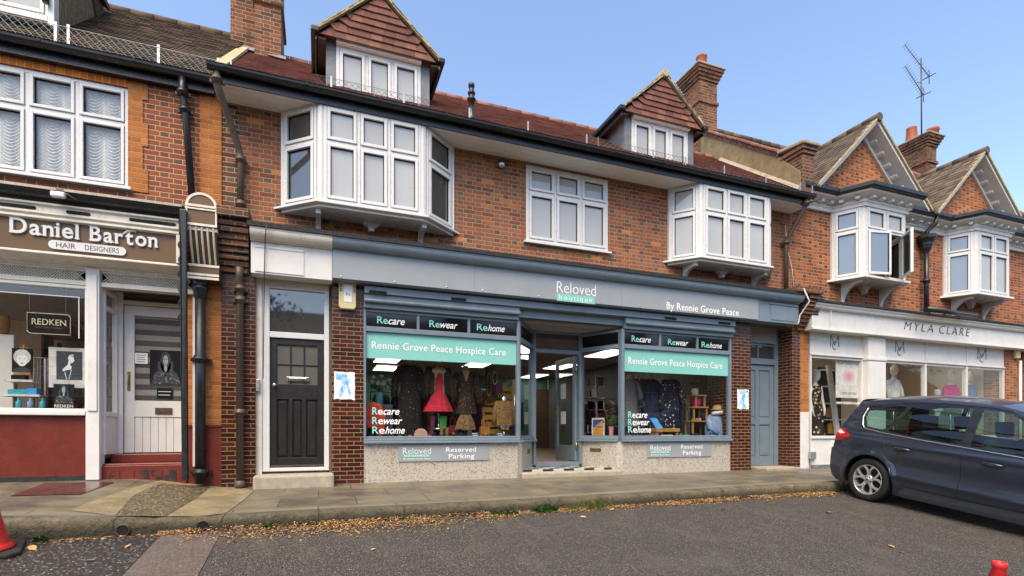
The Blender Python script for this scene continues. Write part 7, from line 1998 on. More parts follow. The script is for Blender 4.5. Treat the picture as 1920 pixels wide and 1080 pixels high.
# shoes, round box, scarves, boots, bags, cards
def shoe(u, v, mat, lab, Y=.2, L=.2, rz=.3, group=None):
    x, z = WX(u, Y), DZ; t = thing('shoe', lab, 'shoe', (x, Y, z), group, rz)
    m = MB(); m.prism([(0, -.03, .0), (L, -.03, .0), (L+.01, -.03, .02), (L*.7, -.03, .045), (L*.35, -.03, .085), (0, -.03, .11), (-.01, -.03, .06)], (0, .06, 0)); m.build('upper', M[mat], t, local=True, bevel=.012)
    m = MB(); m.prism([(-.005, -.015, 0), (.02, -.015, 0), (.03, -.018, .06), (-.012, -.018, .06)], (0, .034, 0)); m.build('heel', M['black_leather'], t, local=True)
shoe(748, 818, 'gold', 'gold shoe left of the pink round box, nearest the coral jacket', rz=.4); shoe(768, 818, 'gold', 'gold shoe right beside the pink round box', rz=.9); shoe(804, 818, 'mustard_cloth', 'mustard shoe between the pink round box and the patterned boots', rz=.6)
m = MB(); x, z = WX(789, .22), DZ+.105; m.tube([(x, .19, z), (x, .25, z)], .105, 28); rb = tag(m.build('hat_box', M['pink_card'], bevel=.008), 'round pink box standing on edge in the window', 'box')
m = MB(); x = WX(813, .35); m.prism([(x-.05, .33, DZ+.42), (x+.03, .33, DZ+.42), (x-.0, .33, DZ+.15), (x-.07, .33, DZ+.0), (x-.1, .33, DZ+.02), (x-.05, .33, DZ+.2)], (0, .03, 0)); tag(m.build('scarf', M['purple_cloth'], bevel=.01), 'purple scarf hanging under the red dress', 'scarf')
m = MB(); x = WX(829, .38); m.prism([(x-.05, .37, DZ+.42), (x+.08, .37, DZ+.42), (x+.06, .37, DZ+.12), (x-.03, .37, DZ+.16)], (0, .03, 0)); tag(m.build('scarf', M['green_cloth'], bevel=.01), 'green scarf hanging under the red dress', 'scarf')
for i, u in enumerate((828, 838)):
    m = MB(); x = WX(u, .24); m.tube([(x, .24, DZ+.22), (x, .24, DZ+.06)], [.034, .03], 10); m.prism([(x-.03, .2, DZ), (x+.035, .2, DZ), (x+.03, .2, DZ+.06), (x-.028, .2, DZ+.065)], (0, .08, 0)); m.lathe([(.036, .2), (.036, .225)], (x, .24, DZ), 10)
    tag(m.build('boot', M['leopard'], bevel=.008), ('patterned ankle boot nearer the scarves', 'patterned ankle boot nearer the black handbag')[i], 'boot', 'patterned boots under the red dress')
def handbag(u, Y, w, h, mat, lab, strap=True, z0=None):
    x = WX(u, Y); z = DZ if z0 is None else z0; t = thing('handbag', lab, 'handbag', (x, Y, z))
    m = MB(); m.prism([(x-w/2, Y, z), (x+w/2, Y, z), (x+w*.46, Y, z+h), (x-w*.46, Y, z+h)], (0, .09, 0)); m.build('body', M[mat], t, bevel=.015)
    m = MB(); m.prism([(x-w*.48, Y-.006, z+h*1.01), (x+w*.48, Y-.006, z+h*1.01), (x+w*.44, Y-.012, z+h*.5), (x, Y-.014, z+h*.42), (x-w*.44, Y-.012, z+h*.5)], (0, .01, 0)); m.build('flap', M[mat], t, bevel=.004)
    m = MB(); m.tube([(x-w*.3, Y+.045, z+h), (x-w*.25, Y+.045, z+h*1.45), (x, Y+.045, z+h*1.6), (x+w*.25, Y+.045, z+h*1.45), (x+w*.3, Y+.045, z+h)], .01, 6); m.build('strap', M[mat], t)
    m = MB(); m.box(x-.015, x+.015, Y-.022, Y-.015, z+h*.44, z+h*.56); m.build('clasp', M['gold'], t)
handbag(865, .16, .2, .13, 'black_leather', 'small black handbag before the leopard skirt'); handbag(850, .34, .14, .26, 'maroon', 'upright maroon bag behind the black handbag'); handbag(910, .22, .17, .24, 'tan_leather', 'tan leather handbag hung with a white tag')
m = MB(); x, z = WX(913, .3), DZ+.32; m.tube([(x, .3, DZ+.2), (x, .3, z+.12)], .006, 5)
for i, (u, lab) in enumerate(((891, 'slate price card left of the tan handbag'), (938, 'slate price card right of the tan handbag'))):
    x = WX(u, .13); t = thing('price_card', lab, 'card', (x, .13, DZ), group='slate price cards in the charity window')
    m = MB(); m.prism([(x-.065, .13, DZ), (x+.065, .13, DZ), (x+.065, .15, DZ+.15), (x-.065, .15, DZ+.15)], (0, .006, 0)); m.build('card', M['slate_card'], t)
    m = MB()
    for j in range(5): zz = DZ+.025+j*.024; m.prism([(x-.05+.01*(j % 2), .1295+zz*0+.0027*(j+1)-.003, zz), (x+.05-.012*(j % 3), .1295+.0027*(j+1)-.003, zz), (x+.05-.012*(j % 3), .1308+.0027*(j+1)-.003, zz+.008), (x-.05+.01*(j % 2), .1308+.0027*(j+1)-.003, zz+.008)], (0, -.001, 0))
    m.build('chalk_lines', M['paper'], t)
m = MB(); x, z = WX(695, .15), DZ; m.box(x+.13, x+.17, .12, .16, z, z+.06); tag(m.build('perfume_bottle', M['chrome'], bevel=.006), 'tiny glass bottle at the foot of the window lettering', 'bottle')
# mustard striped throw over a ladder, with bead necklaces
LD = thing('display_ladder', 'slatted honey wood ladder stand hung with jewellery', 'stand', (WX(935, .62), .62, DZ))
xa, xb = WX(902, .66), WX(962, .66); m = MB()
zt_ = PZ(935, 722, .66)
for i in range(7):
    z = DZ+.12+i*(zt_-DZ-.1)/7; m.box(xa+.12*i/7, xb, .60+.01*i, .63+.01*i, z, z+.085)
m.build('slats', M['mustard_cloth'], LD)
m = MB(); m.box(xb-.04, xb, .59, .60, DZ, zt_+.1); m.box(xa, xa+.04, .57, .58, DZ, zt_-.4); m.build('rails', M['wood'], LD)
for i, (u, u2, v0, v1, mt, lab) in enumerate(((917, 925, 700, 742, 'straw', 'straw coloured bead necklace nearer the brown dress'), (928, 934, 697, 720, 'pink_card', 'pale bead necklace nearer the ladder stand'))):
    m = MB(); xq = WX(u, .5); z1_, z0_ = PZ(u, v0, .5), PZ(u, v1, .5)
    for j in range(22):
        a = math.pi*2*j/22; m.lathe([(.002, -.011), (.011, 0), (.002, .011)], (xq+.04*math.sin(a), .5, (z0_+z1_)/2+(z1_-z0_)/2*math.cos(a)), 6)
    tag(m.build('necklace', M[mt]), lab, 'necklace')
m = MB(); m.box(WX(929, .5), WX(942, .5), .5, .51, PZ(935, 737, .5), PZ(935, 718, .5)); tag(m.build('jewellery_card', M['purple_cloth']), 'purple jewellery card pinned beside the necklaces', 'card')
m = MB(); x = WX(921, .55); zt_ = PZ(921, 690, .55); m.prism([(x-.1, .55, zt_), (x+.1, .55, zt_+.03), (x+.13, .55, zt_-.55), (x-.08, .55, zt_-.6)], (0, .05, 0)); tag(m.build('top', M['brown_knit'], bevel=.02), 'dark brown knitted top hung behind the necklaces', 'top')
# leaflet and plant in the left canted pane
m = MB(); x = 3.28; m.prism([(x-.07, .42, SILL+.03), (x+.07, .52, SILL+.03), (x+.02, .56, SILL+.42), (x-.12, .46, SILL+.42)], (.004, -.006, 0)); pl = tag(m.build('leaflet', M['blue_print']), 'purple blue leaflet propped in the narrow canted pane', 'leaflet')
PL = thing('pot_plant', 'trailing green plant on a stand behind the narrow canted pane', 'plant', (3.2, .9, .2))
m = MB(); m.tube([(3.2, .9, .2), (3.2, .9, 1.2)], .02, 8); m.lathe([(.07, 1.2), (.1, 1.35), (.09, 1.36)], (3.2, .9, 0), 14); m.build('pot', M['tan_leather'], PL)
m = MB(); rr = random.Random(8)
for _ in range(150):
    q = Vector((3.2+rr.gauss(0, .09), .9+rr.gauss(0, .09), 1.42+rr.gauss(0, .14))); d = Vector((rr.uniform(-1, 1), rr.uniform(-1, 1), rr.uniform(-1, .4))).normalized()*.05; e = d.cross(Vector((.3, .2, 1))).normalized()*.016; m.add([q-d, q+e, q+d, q-e], [(0, 1, 2, 3)])
m.build('leaves', M['leaf'], PL, recalc=False)

# --- right charity window and the canted pane
Y2 = .42
tz = PZ(1257, 712, Y2)
mannequin(WX(1257, Y2), Y2, DZ, 'mannequin in a long navy dress with pale blossoms', 'navyflor', [(tz, .13, .09), (tz-.12, .17, .1), (tz-.35, .13, .09), (tz-.5, .17, .11), (tz-.85, .19, .13), (DZ+.18, .2, .14)], 'mann_tan', sleeves=1, seed=2)
tz = PZ(1222, 712, .5)
mannequin(WX(1219, .5), .5, DZ, 'mannequin in a plain dark navy dress', 'navy_cloth', [(tz, .14, .09), (tz-.12, .17, .1), (tz-.35, .14, .09), (tz-.6, .18, .12), (DZ+.3, .19, .13)], 'mann_tan', sleeves=1, seed=5)
tz = PZ(1180, 712, .5)
mannequin(WX(1180, .5), .5, DZ, 'mannequin in a grey blue dress at the corner post', 'grey_cloth', [(tz, .13, .09), (tz-.12, .16, .1), (tz-.35, .13, .09), (tz-.6, .17, .12), (DZ+.25, .18, .13)], 'mann_tan', sleeves=1, seed=6)
def ladder_shelf():
    t = thing('wooden_shelf', 'open honey wood step shelf in the right charity window', 'shelf', (WX(1307, .45), .45, DZ))
    Y = .45; m = MB()
    for (u0, u1, v0, v1) in ((1291, 1321, 791, 824), (1293, 1319, 765, 791), (1297, 1315, 743, 765)):
        x0, x1 = WX(u0, Y), WX(u1, Y); z1_, z0_ = PZ(u0, v0, Y), max(DZ, PZ(u0, v1, Y))
        for x in (x0, x1-.03): m.box(x, x+.03, Y-.12, Y-.09, z0_, z1_); m.box(x, x+.03, Y+.09, Y+.12, z0_, z1_)
        m.box(x0-.02, x1+.02, Y-.14, Y+.14, z1_, z1_+.025)
    m.build('frame', M['wood'], t); return t
ladder_shelf()
def pot(u, v0, v1, Y, r, mat, name, lab, cat, plant=False):
    x = WX(u, Y); z1_, z0_ = PZ(u, v0, Y), PZ(u, v1, Y); h = z1_-z0_; t = thing(name, lab, cat, (x, Y, z0_))
    m = MB(); m.lathe([(r*.6, 0), (r*.75, h*.05), (r, h*.6), (r*.85, h*.9), (r*.95, h), (r*.8, h*.98), (r*.7, h*.6)], (x, Y, z0_), 18); m.build('pot', M[mat], t)
    if plant:
        m = MB(); rr = random.Random(int(u))
        for _ in range(60):
            q = Vector((x+rr.gauss(0, r*.6), Y+rr.gauss(0, r*.6), z1_+abs(rr.gauss(0, .07)))); d = Vector((rr.uniform(-1, 1), rr.uniform(-1, 1), rr.uniform(0, 1.2))).normalized()*.05; e = d.cross(Vector((.3, 1, .2))).normalized()*.012; m.add([q-d, q+e, q+d, q-e], [(0, 1, 2, 3)])
        m.build('leaves', M['leaf'], t, recalc=False)
pot(1306, 747, 764, .45, .085, 'magenta_cloth', 'vase', 'magenta vase on the middle tier of the step shelf', 'vase')
pot(1303, 729, 742, .45, .07, 'mann', 'pot_plant', 'pale potted plant on the top tier of the step shelf', 'plant', True)
for i, u in enumerate((1300, 1306, 1312)): pot(u, 784, 790.5, .42, .035, ('pink_card', 'straw', 'pink_card')[i], 'ornament', ('pink ornament left on the low tier of the step shelf', 'straw coloured ornament centred on the low tier', 'pink ornament right on the low tier of the step shelf')[i], 'ornament')
m = MB(); x0, x1 = WX(1224, .25), WX(1268, .25); z1_ = PZ(1245, 803, .25); m.box(x0, x1, .14, .42, z1_-.07, z1_); m.box(x0+.02, x0+.07, .16, .4, DZ, z1_-.071); m.box(x1-.07, x1-.02, .16, .4, DZ, z1_-.071); tag(m.build('low_table', M['wood'], bevel=.006), 'low orange wooden bench among the right window ornaments', 'bench')
m = MB(); x0, x1 = WX(1239, .12), WX(1260, .12); m.box(x0, x1, .09, .13, DZ, DZ+.1); tag(m.build('gift_box', M['white_cloth'], bevel=.005), 'white gift box under the low wooden bench', 'box')
m = MB(); x = WX(1234, .3); m.prism([(x-.08, .24, z1_+.002), (x+.07, .24, z1_+.002), (x+.0, .36, z1_+.2), (x-.15, .36, z1_+.2)], (0, .03, 0)); tag(m.build('book', M['paper_blue']), 'blue book leaning back on the low wooden bench', 'book')
rr = random.Random(11)
for i, (u, Y, w, h, mt, lab) in enumerate(((1276, .2, .1, .12, 'green_cloth', 'green tin right of the low wooden bench'), (1287, .25, .16, .1, 'teal_pack', 'blue box before the step shelf'), (1289, .12, .12, .07, 'maroon', 'maroon trinket at the front of the right window'), (1303, .18, .18, .13, 'black_leather', 'black bag before the step shelf'), (1299, .1, .08, .06, 'tan_leather', 'tan purse at the front of the right window'), (1229, .12, .07, .08, 'white_cloth', 'white mug under the left end of the low bench'), (1216, .18, .1, .1, 'maroon', 'maroon jar left of the low bench'))):
    x = WX(u, Y); m = MB(); m.lathe([(w*.45, 0), (w*.5, h*.1), (w*.5, h*.8), (w*.42, h), (w*.2, h*1.02)], (x, Y, DZ), 8, sy=.7); tag(m.build('trinket', M[mt], bevel=.004), lab, 'trinket')
x0, x1 = WX(1327, .3), WX(1361, .3); xc = (x0+x1)/2; zt_ = PZ(1344, 776, .3)
t = thing('denim_jacket', 'pale blue denim jacket on a low form in the right window', 'jacket', (xc, .3, DZ))
m = MB(); garment(m, xc, .34, [(zt_, .10, .08), (zt_-.06, .22, .12), (zt_-.25, .24, .14), (DZ+.005, .23, .15)], 7, .07, seed=3); m.build('body', M['denim'], t, recalc=False)
m = MB(); m.tube([(xc-.2, .3, zt_-.1), (xc-.25, .22, zt_-.28), (xc-.1, .16, zt_-.4)], [.06, .06, .05], 9); m.tube([(xc+.2, .3, zt_-.1), (xc+.24, .24, zt_-.3), (xc+.22, .2, zt_-.42)], [.06, .06, .05], 9); m.build('sleeves', M['denim'], t)
m = MB(); m.tube([(xc-.16, .26, zt_+.0), (xc, .20, zt_+.03), (xc+.16, .26, zt_+.02)], [.035, .05, .035], 9); m.build('collar', M['white_cloth'], t)
m = MB(); m.lathe([(.15, 0), (.155, .012), (.09, .02), (.085, .08), (.06, .095), (.01, .1)], (xc+.01, .3, zt_+.075), 22); tag(m.build('hat', M['straw']), 'pale straw hat resting on the denim jacket', 'hat')
handbag(1334, .1, .18, .1, 'denim', 'small pale blue bag at the foot of the denim jacket')
# canted pane: poster in a frame, card rack, lilies
F, L = frame2((ex1+.05, .80), (rx0-.06, .10))
def on(F, a, d): return (F[0][0]+F[1][0]*a+F[2][0]*d, F[0][1]+F[1][1]*a+F[2][1]*d)
p0, p1 = on(F, L*.26, -.10), on(F, L*.62, -.10); pz0_, pz1_ = SILL+.08, SILL+.44
t = thing('framed_poster', 'framed blue and orange poster propped in the canted pane', 'poster', (p0[0], p0[1], pz0_))
Fp, Lp = frame2(p0, p1)
m = MB(); m.obox(Fp, 0, Lp, -.02, 0, pz0_, pz1_); m.build('frame', M['white_cloth'], t, bevel=.003)
m = MB(); m.obox(Fp, .025, Lp-.025, .0005, .002, pz0_+.18, pz1_-.03); m.build('print', M['blue_print'], t)
m = MB(); m.obox(Fp, .025, Lp-.025, .0005, .002, pz0_+.03, pz0_+.18); m.add([(on(Fp, .06, .0035)[0], on(Fp, .06, .0035)[1], pz0_+.2), (on(Fp, Lp-.03, .0035)[0], on(Fp, Lp-.03, .0035)[1], pz0_+.2), (on(Fp, Lp-.03, .0035)[0], on(Fp, Lp-.03, .0035)[1], pz0_+.31)], [(0, 1, 2)]); m.build('print', M['orange_print'], t)
q = on(F, L*.75, -.18); 
m = MB(); m.lathe([(.05, 0), (.06, .02), (.035, .12), (.05, .25), (.045, .26)], (q[0], q[1], DZ), 14); 
t = thing('lily_vase', 'pink vase of pink lilies behind the canted pane', 'vase', (q[0], q[1], DZ)); m.build('vase', M['flower_pink'], t)
m = MB(); m2 = MB(); rr = random.Random(9)
for i in range(7):
    a = rr.uniform(0, 6.28); r = rr.uniform(.03, .14); p = Vector((q[0]+math.cos(a)*r, q[1]+math.sin(a)*r, DZ+rr.uniform(.42, .62))); m2.tube([(q[0], q[1], DZ+.2), p], .005, 4)
    for k_ in range(6): an = k_*math.pi/3; d = Vector((math.cos(an)*.07, math.sin(an)*.05, .02)); e = Vector((-math.sin(an), math.cos(an), 0))*.018; m.add([p, p+d*.6+e, p+d, p+d*.6-e], [(0, 1, 2, 3)])
for _ in range(60):
    p = Vector((q[0]+rr.gauss(0, .07), q[1]+rr.gauss(0, .07), DZ+.35+rr.gauss(0, .06))); d = Vector((rr.uniform(-1, 1), rr.uniform(-1, 1), rr.uniform(-.3, 1))).normalized()*.05; e = d.cross(Vector((.3, 1, .2))).normalized()*.014; m2.add([p-d, p+e, p+d, p-e], [(0, 1, 2, 3)])
m.build('lilies', M['flower_pink'], t, recalc=False); m2.build('leaves', M['leaf'], t, recalc=False)
def card_rack(x, y, lab, seed):
    t = thing('card_rack', lab, 'rack', (x, y, .2), group='greeting card racks')
    m = MB(); m.tube([(x, y, .2), (x, y, 1.95)], .02, 8); m.lathe([(.25, 0), (.25, .02), (.03, .04)], (x, y, .2), 20)
    for i in range(6):
        z = .5+i*.24; m.tube([(x+.17*math.cos(a), y+.17*math.sin(a), z) for a in [2*math.pi*j/12 for j in range(13)]], .005, 5)
    m.build('frame', M['zinc'], t)
    rr = random.Random(seed)
    mats = ['paper', 'pink_card', 'slate_card', 'teal_cloth', 'maroon', 'straw']
    for k_, mt in enumerate(mats):
        m = MB()
        for i in range(6):
            for j in range(8):
                if rr.randrange(6) != k_: continue
                a = 2*math.pi*j/8; c = Vector((x+.18*math.cos(a), y+.18*math.sin(a), .5+i*.24)); s = Vector((-math.sin(a), math.cos(a), 0))*.055
                m.add([c-s, c+s, c+s+Vector((0, 0, .17)), c-s+Vector((0, 0, .17))], [(0, 1, 2, 3)])
        m.build('cards', M[mt], t)
card_rack(5.35, 1.35, 'greeting card rack just behind the pink lilies', 1); card_rack(6.3, 1.3, 'greeting card rack between the grey and navy dresses', 2)
# clothes rails inside the shop
def rail(x, y, L, ang, lab, cols, where, seed):
    d = Vector((math.cos(ang), math.sin(ang), 0)); t = thing('clothes_rail', lab, 'clothes rail', (x, y, .2)); rr = random.Random(seed)
    a, b = Vector((x, y, .2))-d*L/2, Vector((x, y, .2))+d*L/2; up = Vector((0, 0, 1.35)); s = Vector((-d.y, d.x, 0))*.22
    m = MB(); m.tube([a, a+up, b+up, b], .016, 8)
    for p in (a, b): m.tube([p-s, p+s], .014, 6)
    m.build('frame', M['chrome'], t)
    for i, (mt, cn) in enumerate(cols):
        c = a+d*L*(i+.6)/len(cols)+up; w = s*1.0; h = rr.uniform(.75, 1.05)
        m = MB(); th = d*.035
        pr = [c-s*.9+Vector((0, 0, -.14)), c-s*.2+Vector((0, 0, -.05)), c+s*.2+Vector((0, 0, -.05)), c+s*.9+Vector((0, 0, -.14)), c+s*.95+Vector((0, 0, -h)), c-s*.95+Vector((0, 0, -h+.03))]
        m.prism([p-th for p in pr], th*2); m.tube([c+Vector((0, 0, -.05)), c+Vector((0, 0, .01))], .004, 4)
        tag(m.build('garment', M[mt], bevel=.015), '%s garment hanging %s' % (cn, where), 'garment', 'garments on the rails')
rail(4.12, 3.1, 1.0, R(80), 'chrome clothes rail seen through the open shop door', [('navy_cloth', 'navy'), ('grey_cloth', 'grey'), ('white_cloth', 'white'), ('teal_cloth', 'teal'), ('black_leather', 'black'), ('brown_knit', 'brown'), ('maroon', 'maroon')], 'on the rail seen through the shop door', 1)
rail(1.7, 2.6, 1.5, R(8), 'chrome clothes rail deep behind the red dress', [('black_leather', 'black'), ('grey_cloth', 'grey'), ('navy_cloth', 'navy'), ('olive_cloth', 'olive'), ('teal_cloth', 'teal'), ('brown_knit', 'brown'), ('white_cloth', 'white'), ('maroon', 'maroon')], 'on the rail deep behind the red dress', 2)
rail(6.4, 2.8, 1.5, R(0), 'chrome clothes rail deep behind the navy dresses', [('black_leather', 'black'), ('purple_cloth', 'purple'), ('navy_cloth', 'navy'), ('grey_cloth', 'grey'), ('brown_knit', 'brown'), ('teal_cloth', 'teal')], 'on the rail deep behind the navy dresses', 3)
rail(2.35, 1.2, 2.0, 0, 'chrome clothes rail right behind the left window mannequins', [('maroon', 'maroon'), ('olive_cloth', 'olive'), ('mustard_cloth', 'mustard'), ('black_leather', 'black'), ('speck', 'speckled'), ('teal_cloth', 'teal'), ('white_cloth', 'white'), ('purple_cloth', 'purple'), ('coral_cloth', 'coral'), ('grey_cloth', 'grey'), ('denim', 'pale blue')], 'on the rail right behind the left window mannequins', 4)
rail(6.95, 1.2, 1.0, 0, 'chrome clothes rail right behind the step shelf', [('maroon', 'maroon'), ('grey_cloth', 'grey'), ('olive_cloth', 'olive'), ('floral', 'floral'), ('denim', 'pale blue'), ('white_cloth', 'white')], 'on the rail right behind the step shelf', 5)
m = MB(); m.box(2.4, 3.3, 2.9, 3.3, .2, 1.5)
for i in range(3): m.box(2.36, 3.34, 2.86, 3.34, .5+i*.42, .53+i*.42)
tag(m.build('shelf_unit', M['wood_dark']), 'dark shelf unit deep inside left of the shop door', 'shelf')

# --- salon window
SZ = gz0+.001
def flat_portrait(parent, x, z, w, h, Y, style):
    hair, face, cloth_ = MB(), MB(), MB()
    def el(mb, cx, cz, rx, rz, y, n=18, tilt=0):
        pts = []
        for i in range(n): a = 2*math.pi*i/n; px_, pz_ = rx*math.cos(a), rz*math.sin(a); pts.append((x+w*cx+px_*math.cos(tilt)-pz_*math.sin(tilt), y, z+h*cz+px_*math.sin(tilt)+pz_*math.cos(tilt)))
        mb.prism(pts, (0, -.0008, 0))
    if style == 'bob':
        el(hair, .5, .64, w*.42, h*.32, Y); el(face, .5, .52, w*.26, h*.27, Y-.001); el(hair, .5, .80, w*.34, h*.1, Y-.002)
        for s in (-1, 1): el(cloth_, .5+s*.13, .56, w*.04, h*.014, Y-.002)
        el(cloth_, .5, .38, w*.07, h*.02, Y-.002); el(cloth_, .5, .08, w*.42, h*.12, Y)
    elif style == 'profile':
        def pg(mb, ps, y): mb.prism([(x+w*a_, y, z+h*b_) for a_, b_ in ps], (0, -.0008, 0))
        pg(face, [(.5, .62), (.58, .60), (.66, .62), (.69, .66), (.745, .70), (.70, .74), (.705, .80), (.62, .86), (.5, .84), (.46, .74)], Y-.001)
        pg(face, [(.46, .67), (.56, .605), (.53, .5), (.42, .5)], Y-.0011); pg(face, [(.42, .52), (.54, .52), (.62, .46), (.56, .36), (.40, .34), (.2, .28), (.2, .36), (.32, .46)], Y-.0012)
        pg(face, [(.44, .80), (.52, .90), (.66, .92), (.72, .86), (.6, .885), (.5, .84), (.46, .74)], Y-.0012); pg(face, [(.28, .27), (.31, .27), (.40, .0), (.37, .0)], Y-.001); pg(face, [(.58, .36), (.61, .36), (.5, .0), (.47, .0)], Y-.001)
    else:
        el(hair, .5, .62, w*.17, h*.34, Y); el(hair, .36, .42, w*.09, h*.26, Y, tilt=.2); el(hair, .64, .42, w*.09, h*.26, Y, tilt=-.2); el(face, .5, .70, w*.075, h*.15, Y-.001)
        cloth_.prism([(x+w*a_, Y-.0012, z+h*b_) for a_, b_ in [(.05, .0), (.14, .3), (.34, .46), (.44, .34), (.5, .2), (.56, .34), (.66, .46), (.88, .3), (.97, .0)]], (0, -.0008, 0)); el(face, .5, .47, w*.045, h*.1, Y-.0014)
        for s in (-1, 1): el(hair, .5+s*.03, .725, w*.018, h*.014, Y-.002)
        el(hair, .5, .63, w*.02, h*.012, Y-.002)
    for mb, n, mt in ((hair, 'print', 'white_cloth' if style == 'bob' else 'slate_card'), (face, 'print', 'print_grey' if style == 'long' else 'paper'), (cloth_, 'print', 'slate_card' if style == 'bob' else 'print_mottle')):
        if mb.v: mb.build(n, M[mt], parent)
def board(name, lab, cat, u0, v0, u1, v1, Y, mat, lean=0.0, thick=.015):
    x0, x1 = PX(u0, Y), PX(u1, Y); z1_, z0_ = PZ((u0+u1)/2, v0, Y), PZ((u0+u1)/2, v1, Y); t = thing(name, lab, cat, ((x0+x1)/2, Y, z0_))
    m = MB(); m.box(x0, x1, Y, Y+thick, z0_, z1_); m.build('board', M[mat], t, bevel=.002); return t, x0, x1, z0_, z1_
t, x0, x1, a, b = board('framed_picture', 'white mounted black and white profile picture in the salon window', 'picture', 91, 652, 163, 727, .18, 'white_cloth')
w, h = x1-x0, b-a; m = MB(); m.box(x0+w*.2, x1-w*.12, .178, .1795, a+h*.2, b-h*.09); m.build('print', M['slate_card'], t); flat_portrait(t, x0+w*.25, a+h*.21, w*.58, h*.68, .177, 'profile')
t, x0, x1, a, b = board('portrait_canvas', 'small square portrait of a pale bobbed head on a wooden easel', 'picture', 22, 653, 61, 698, .2, 'black_leather'); flat_portrait(t, x0, a, x1-x0, b-a, .198, 'bob')
E = thing('easel', 'little table easel holding the small square portrait', 'easel', ((x0+x1)/2, .22, SZ)); m = MB()
m.box(x0+.02, x1-.02, .19, .26, a-.03, a-.003); xm = (x0+x1)/2
for s in (-1, 1): m.tube([(xm+s*.09, .2, a-.12), (xm+s*.03, .24, b+.02)], .01, 6)
m.tube([(xm, .235, a-.12), (xm, .235, b+.05)], .012, 6); m.build('frame', M['wood'], E)
ST_ = thing('product_stand', 'white tiered product stand in the salon window', 'stand', (PX(45, .25), .25, SZ)); m = MB()
for u0, u1, v in ((16, 69, 714), (9, 82, 741)): m.box(PX(u0, .25), PX(u1, .25), .14, .36, PZ(45, v+3, .25), PZ(45, v-1, .25))
for u in (18, 78): m.tube([(PX(u, .25), .34, SZ), (PX(u, .25), .34, PZ(45, 670, .25))], .01, 6)
m.build('shelves', M['white_cloth'], ST_)
for i, (u0, u1, v0, v1, mt, lab) in enumerate(((20, 55, 731, 739.5, 'teal_pack', 'long teal carton lying on the product stand'), (55, 74, 728, 739.5, 'paper_blue', 'pale blue carton at the right of the product stand'), (26, 52, 704, 712.5, 'black_leather', 'black box on the upper shelf of the product stand'))):
    m = MB(); m.box(PX(u0, .25), PX(u1, .25), .18, .28, PZ(40, v1, .25), PZ(40, v0, .25)); tag(m.build('product_box', M[mt], bevel=.003), lab, 'box')
for i, (u, mt) in enumerate(((35, 'teal_pack'), (57, 'denim'), (80, 'teal_pack'))):
    x = PX(u, .16); m = MB(); m.lathe([(.028, 0), (.03, .005), (.03, .09), (.012, .1), (.014, .115), (.014, .135)], (x, .16, SZ), 12); tag(m.build('bottle', M[mt]), ('teal bottle under the left end of the product stand', 'pale blue bottle under the middle of the product stand', 'teal bottle beside the black brand poster')[i], 'bottle', 'bottles on the salon sill')
WR = thing('wire_screen', 'black wire display grid behind the salon product stand', 'display grid', (PX(76, .4), .4, SZ)); m = MB()
x0, x1 = PX(64, .4), PX(89, .4); zt_ = PZ(76, 671, .4)
for i in range(5): x = x0+(x1-x0)*i/4; m.tube([(x, .4, SZ), (x, .4, zt_)], .008 if i in (0, 4) else .004, 5)
for i in range(6): z = SZ+(zt_-SZ)*(i+1)/6; m.tube([(x0, .4, z), (x1, .4, z)], .008 if i == 5 else .004, 5)
m.build('grid', M['zinc'], WR)
t, x0, x1, a, b = board('brand_poster', 'black salon poster with white capitals leaning below the profile picture', 'poster', 100, 720, 139, 766, .10, 'black_leather'); flat_portrait(t, x0, a+(b-a)*.2, x1-x0, (b-a)*.8, .098, 'long')
m = MB(); text(m, 'REDKEN', x0+.01, x1-.01, a+.012, .038, .0995, offset=.01, depth=.001); m.build('lettering', M['paper'], t)
t, x0, x1, a, b = board('brand_plaque', 'dark hanging plaque with cream border and capitals in the salon window', 'sign', 49, 587, 134, 628, .06, 'vinyl_black', thick=.012)
m = MB(); y = .059; r = .03; pts = [(x0+.01, a+.045), (x0+.01, b-.01), (x1-.05, b-.01)]+[(x1-.05+.04*math.sin(q), b-.05+.04*math.cos(q)) for q in [i*math.pi/12 for i in range(1, 7)]]+[(x1-.01, a+.01), (x0+.05, a+.01)]+[(x0+.05-.04*math.sin(q), a+.05-.04*math.cos(q)) for q in [i*math.pi/12 for i in range(1, 6)]]
m.tube([(px_, y, pz_) for px_, pz_ in pts+pts[:1]], .0055, 5); m.build('border', M['flower_white'], t)
m = MB(); w = x1-x0; text(m, 'REDKEN', x0+w*.12, x1-w*.12, a+(b-a)*.45, (b-a)*.27, .0595, offset=.006, depth=.001); m.build('lettering', M['flower_white'], t)
m = MB(); text(m, 'BEAUTY THROUGH SCIENCE', x0+w*.2, x1-w*.2, a+(b-a)*.3, (b-a)*.07, .0595, depth=.001); m.build('lettering', M['grey_cloth'], t)
m = MB(); m.tube([(x0+.03, .065, b), (x0+.03, .065, 2.56)], .003, 4); m.tube([(x1-.06, .065, b), (x1-.06, .065, 2.56)], .003, 4); m.build('cord', M['zinc'], t)
pot(8, 592, 627, .5, .06, 'tan_leather', 'vase', 'dark carved vase at the left edge of the salon window', 'vase')
m = MB(); m.box(PX(-10, .5), PX(30, .5), .45, .55, SZ, PZ(8, 628, .5)); tag(m.build('pedestal', M['mann'], bevel=.01), 'pale pedestal under the carved vase at the picture edge', 'pedestal')
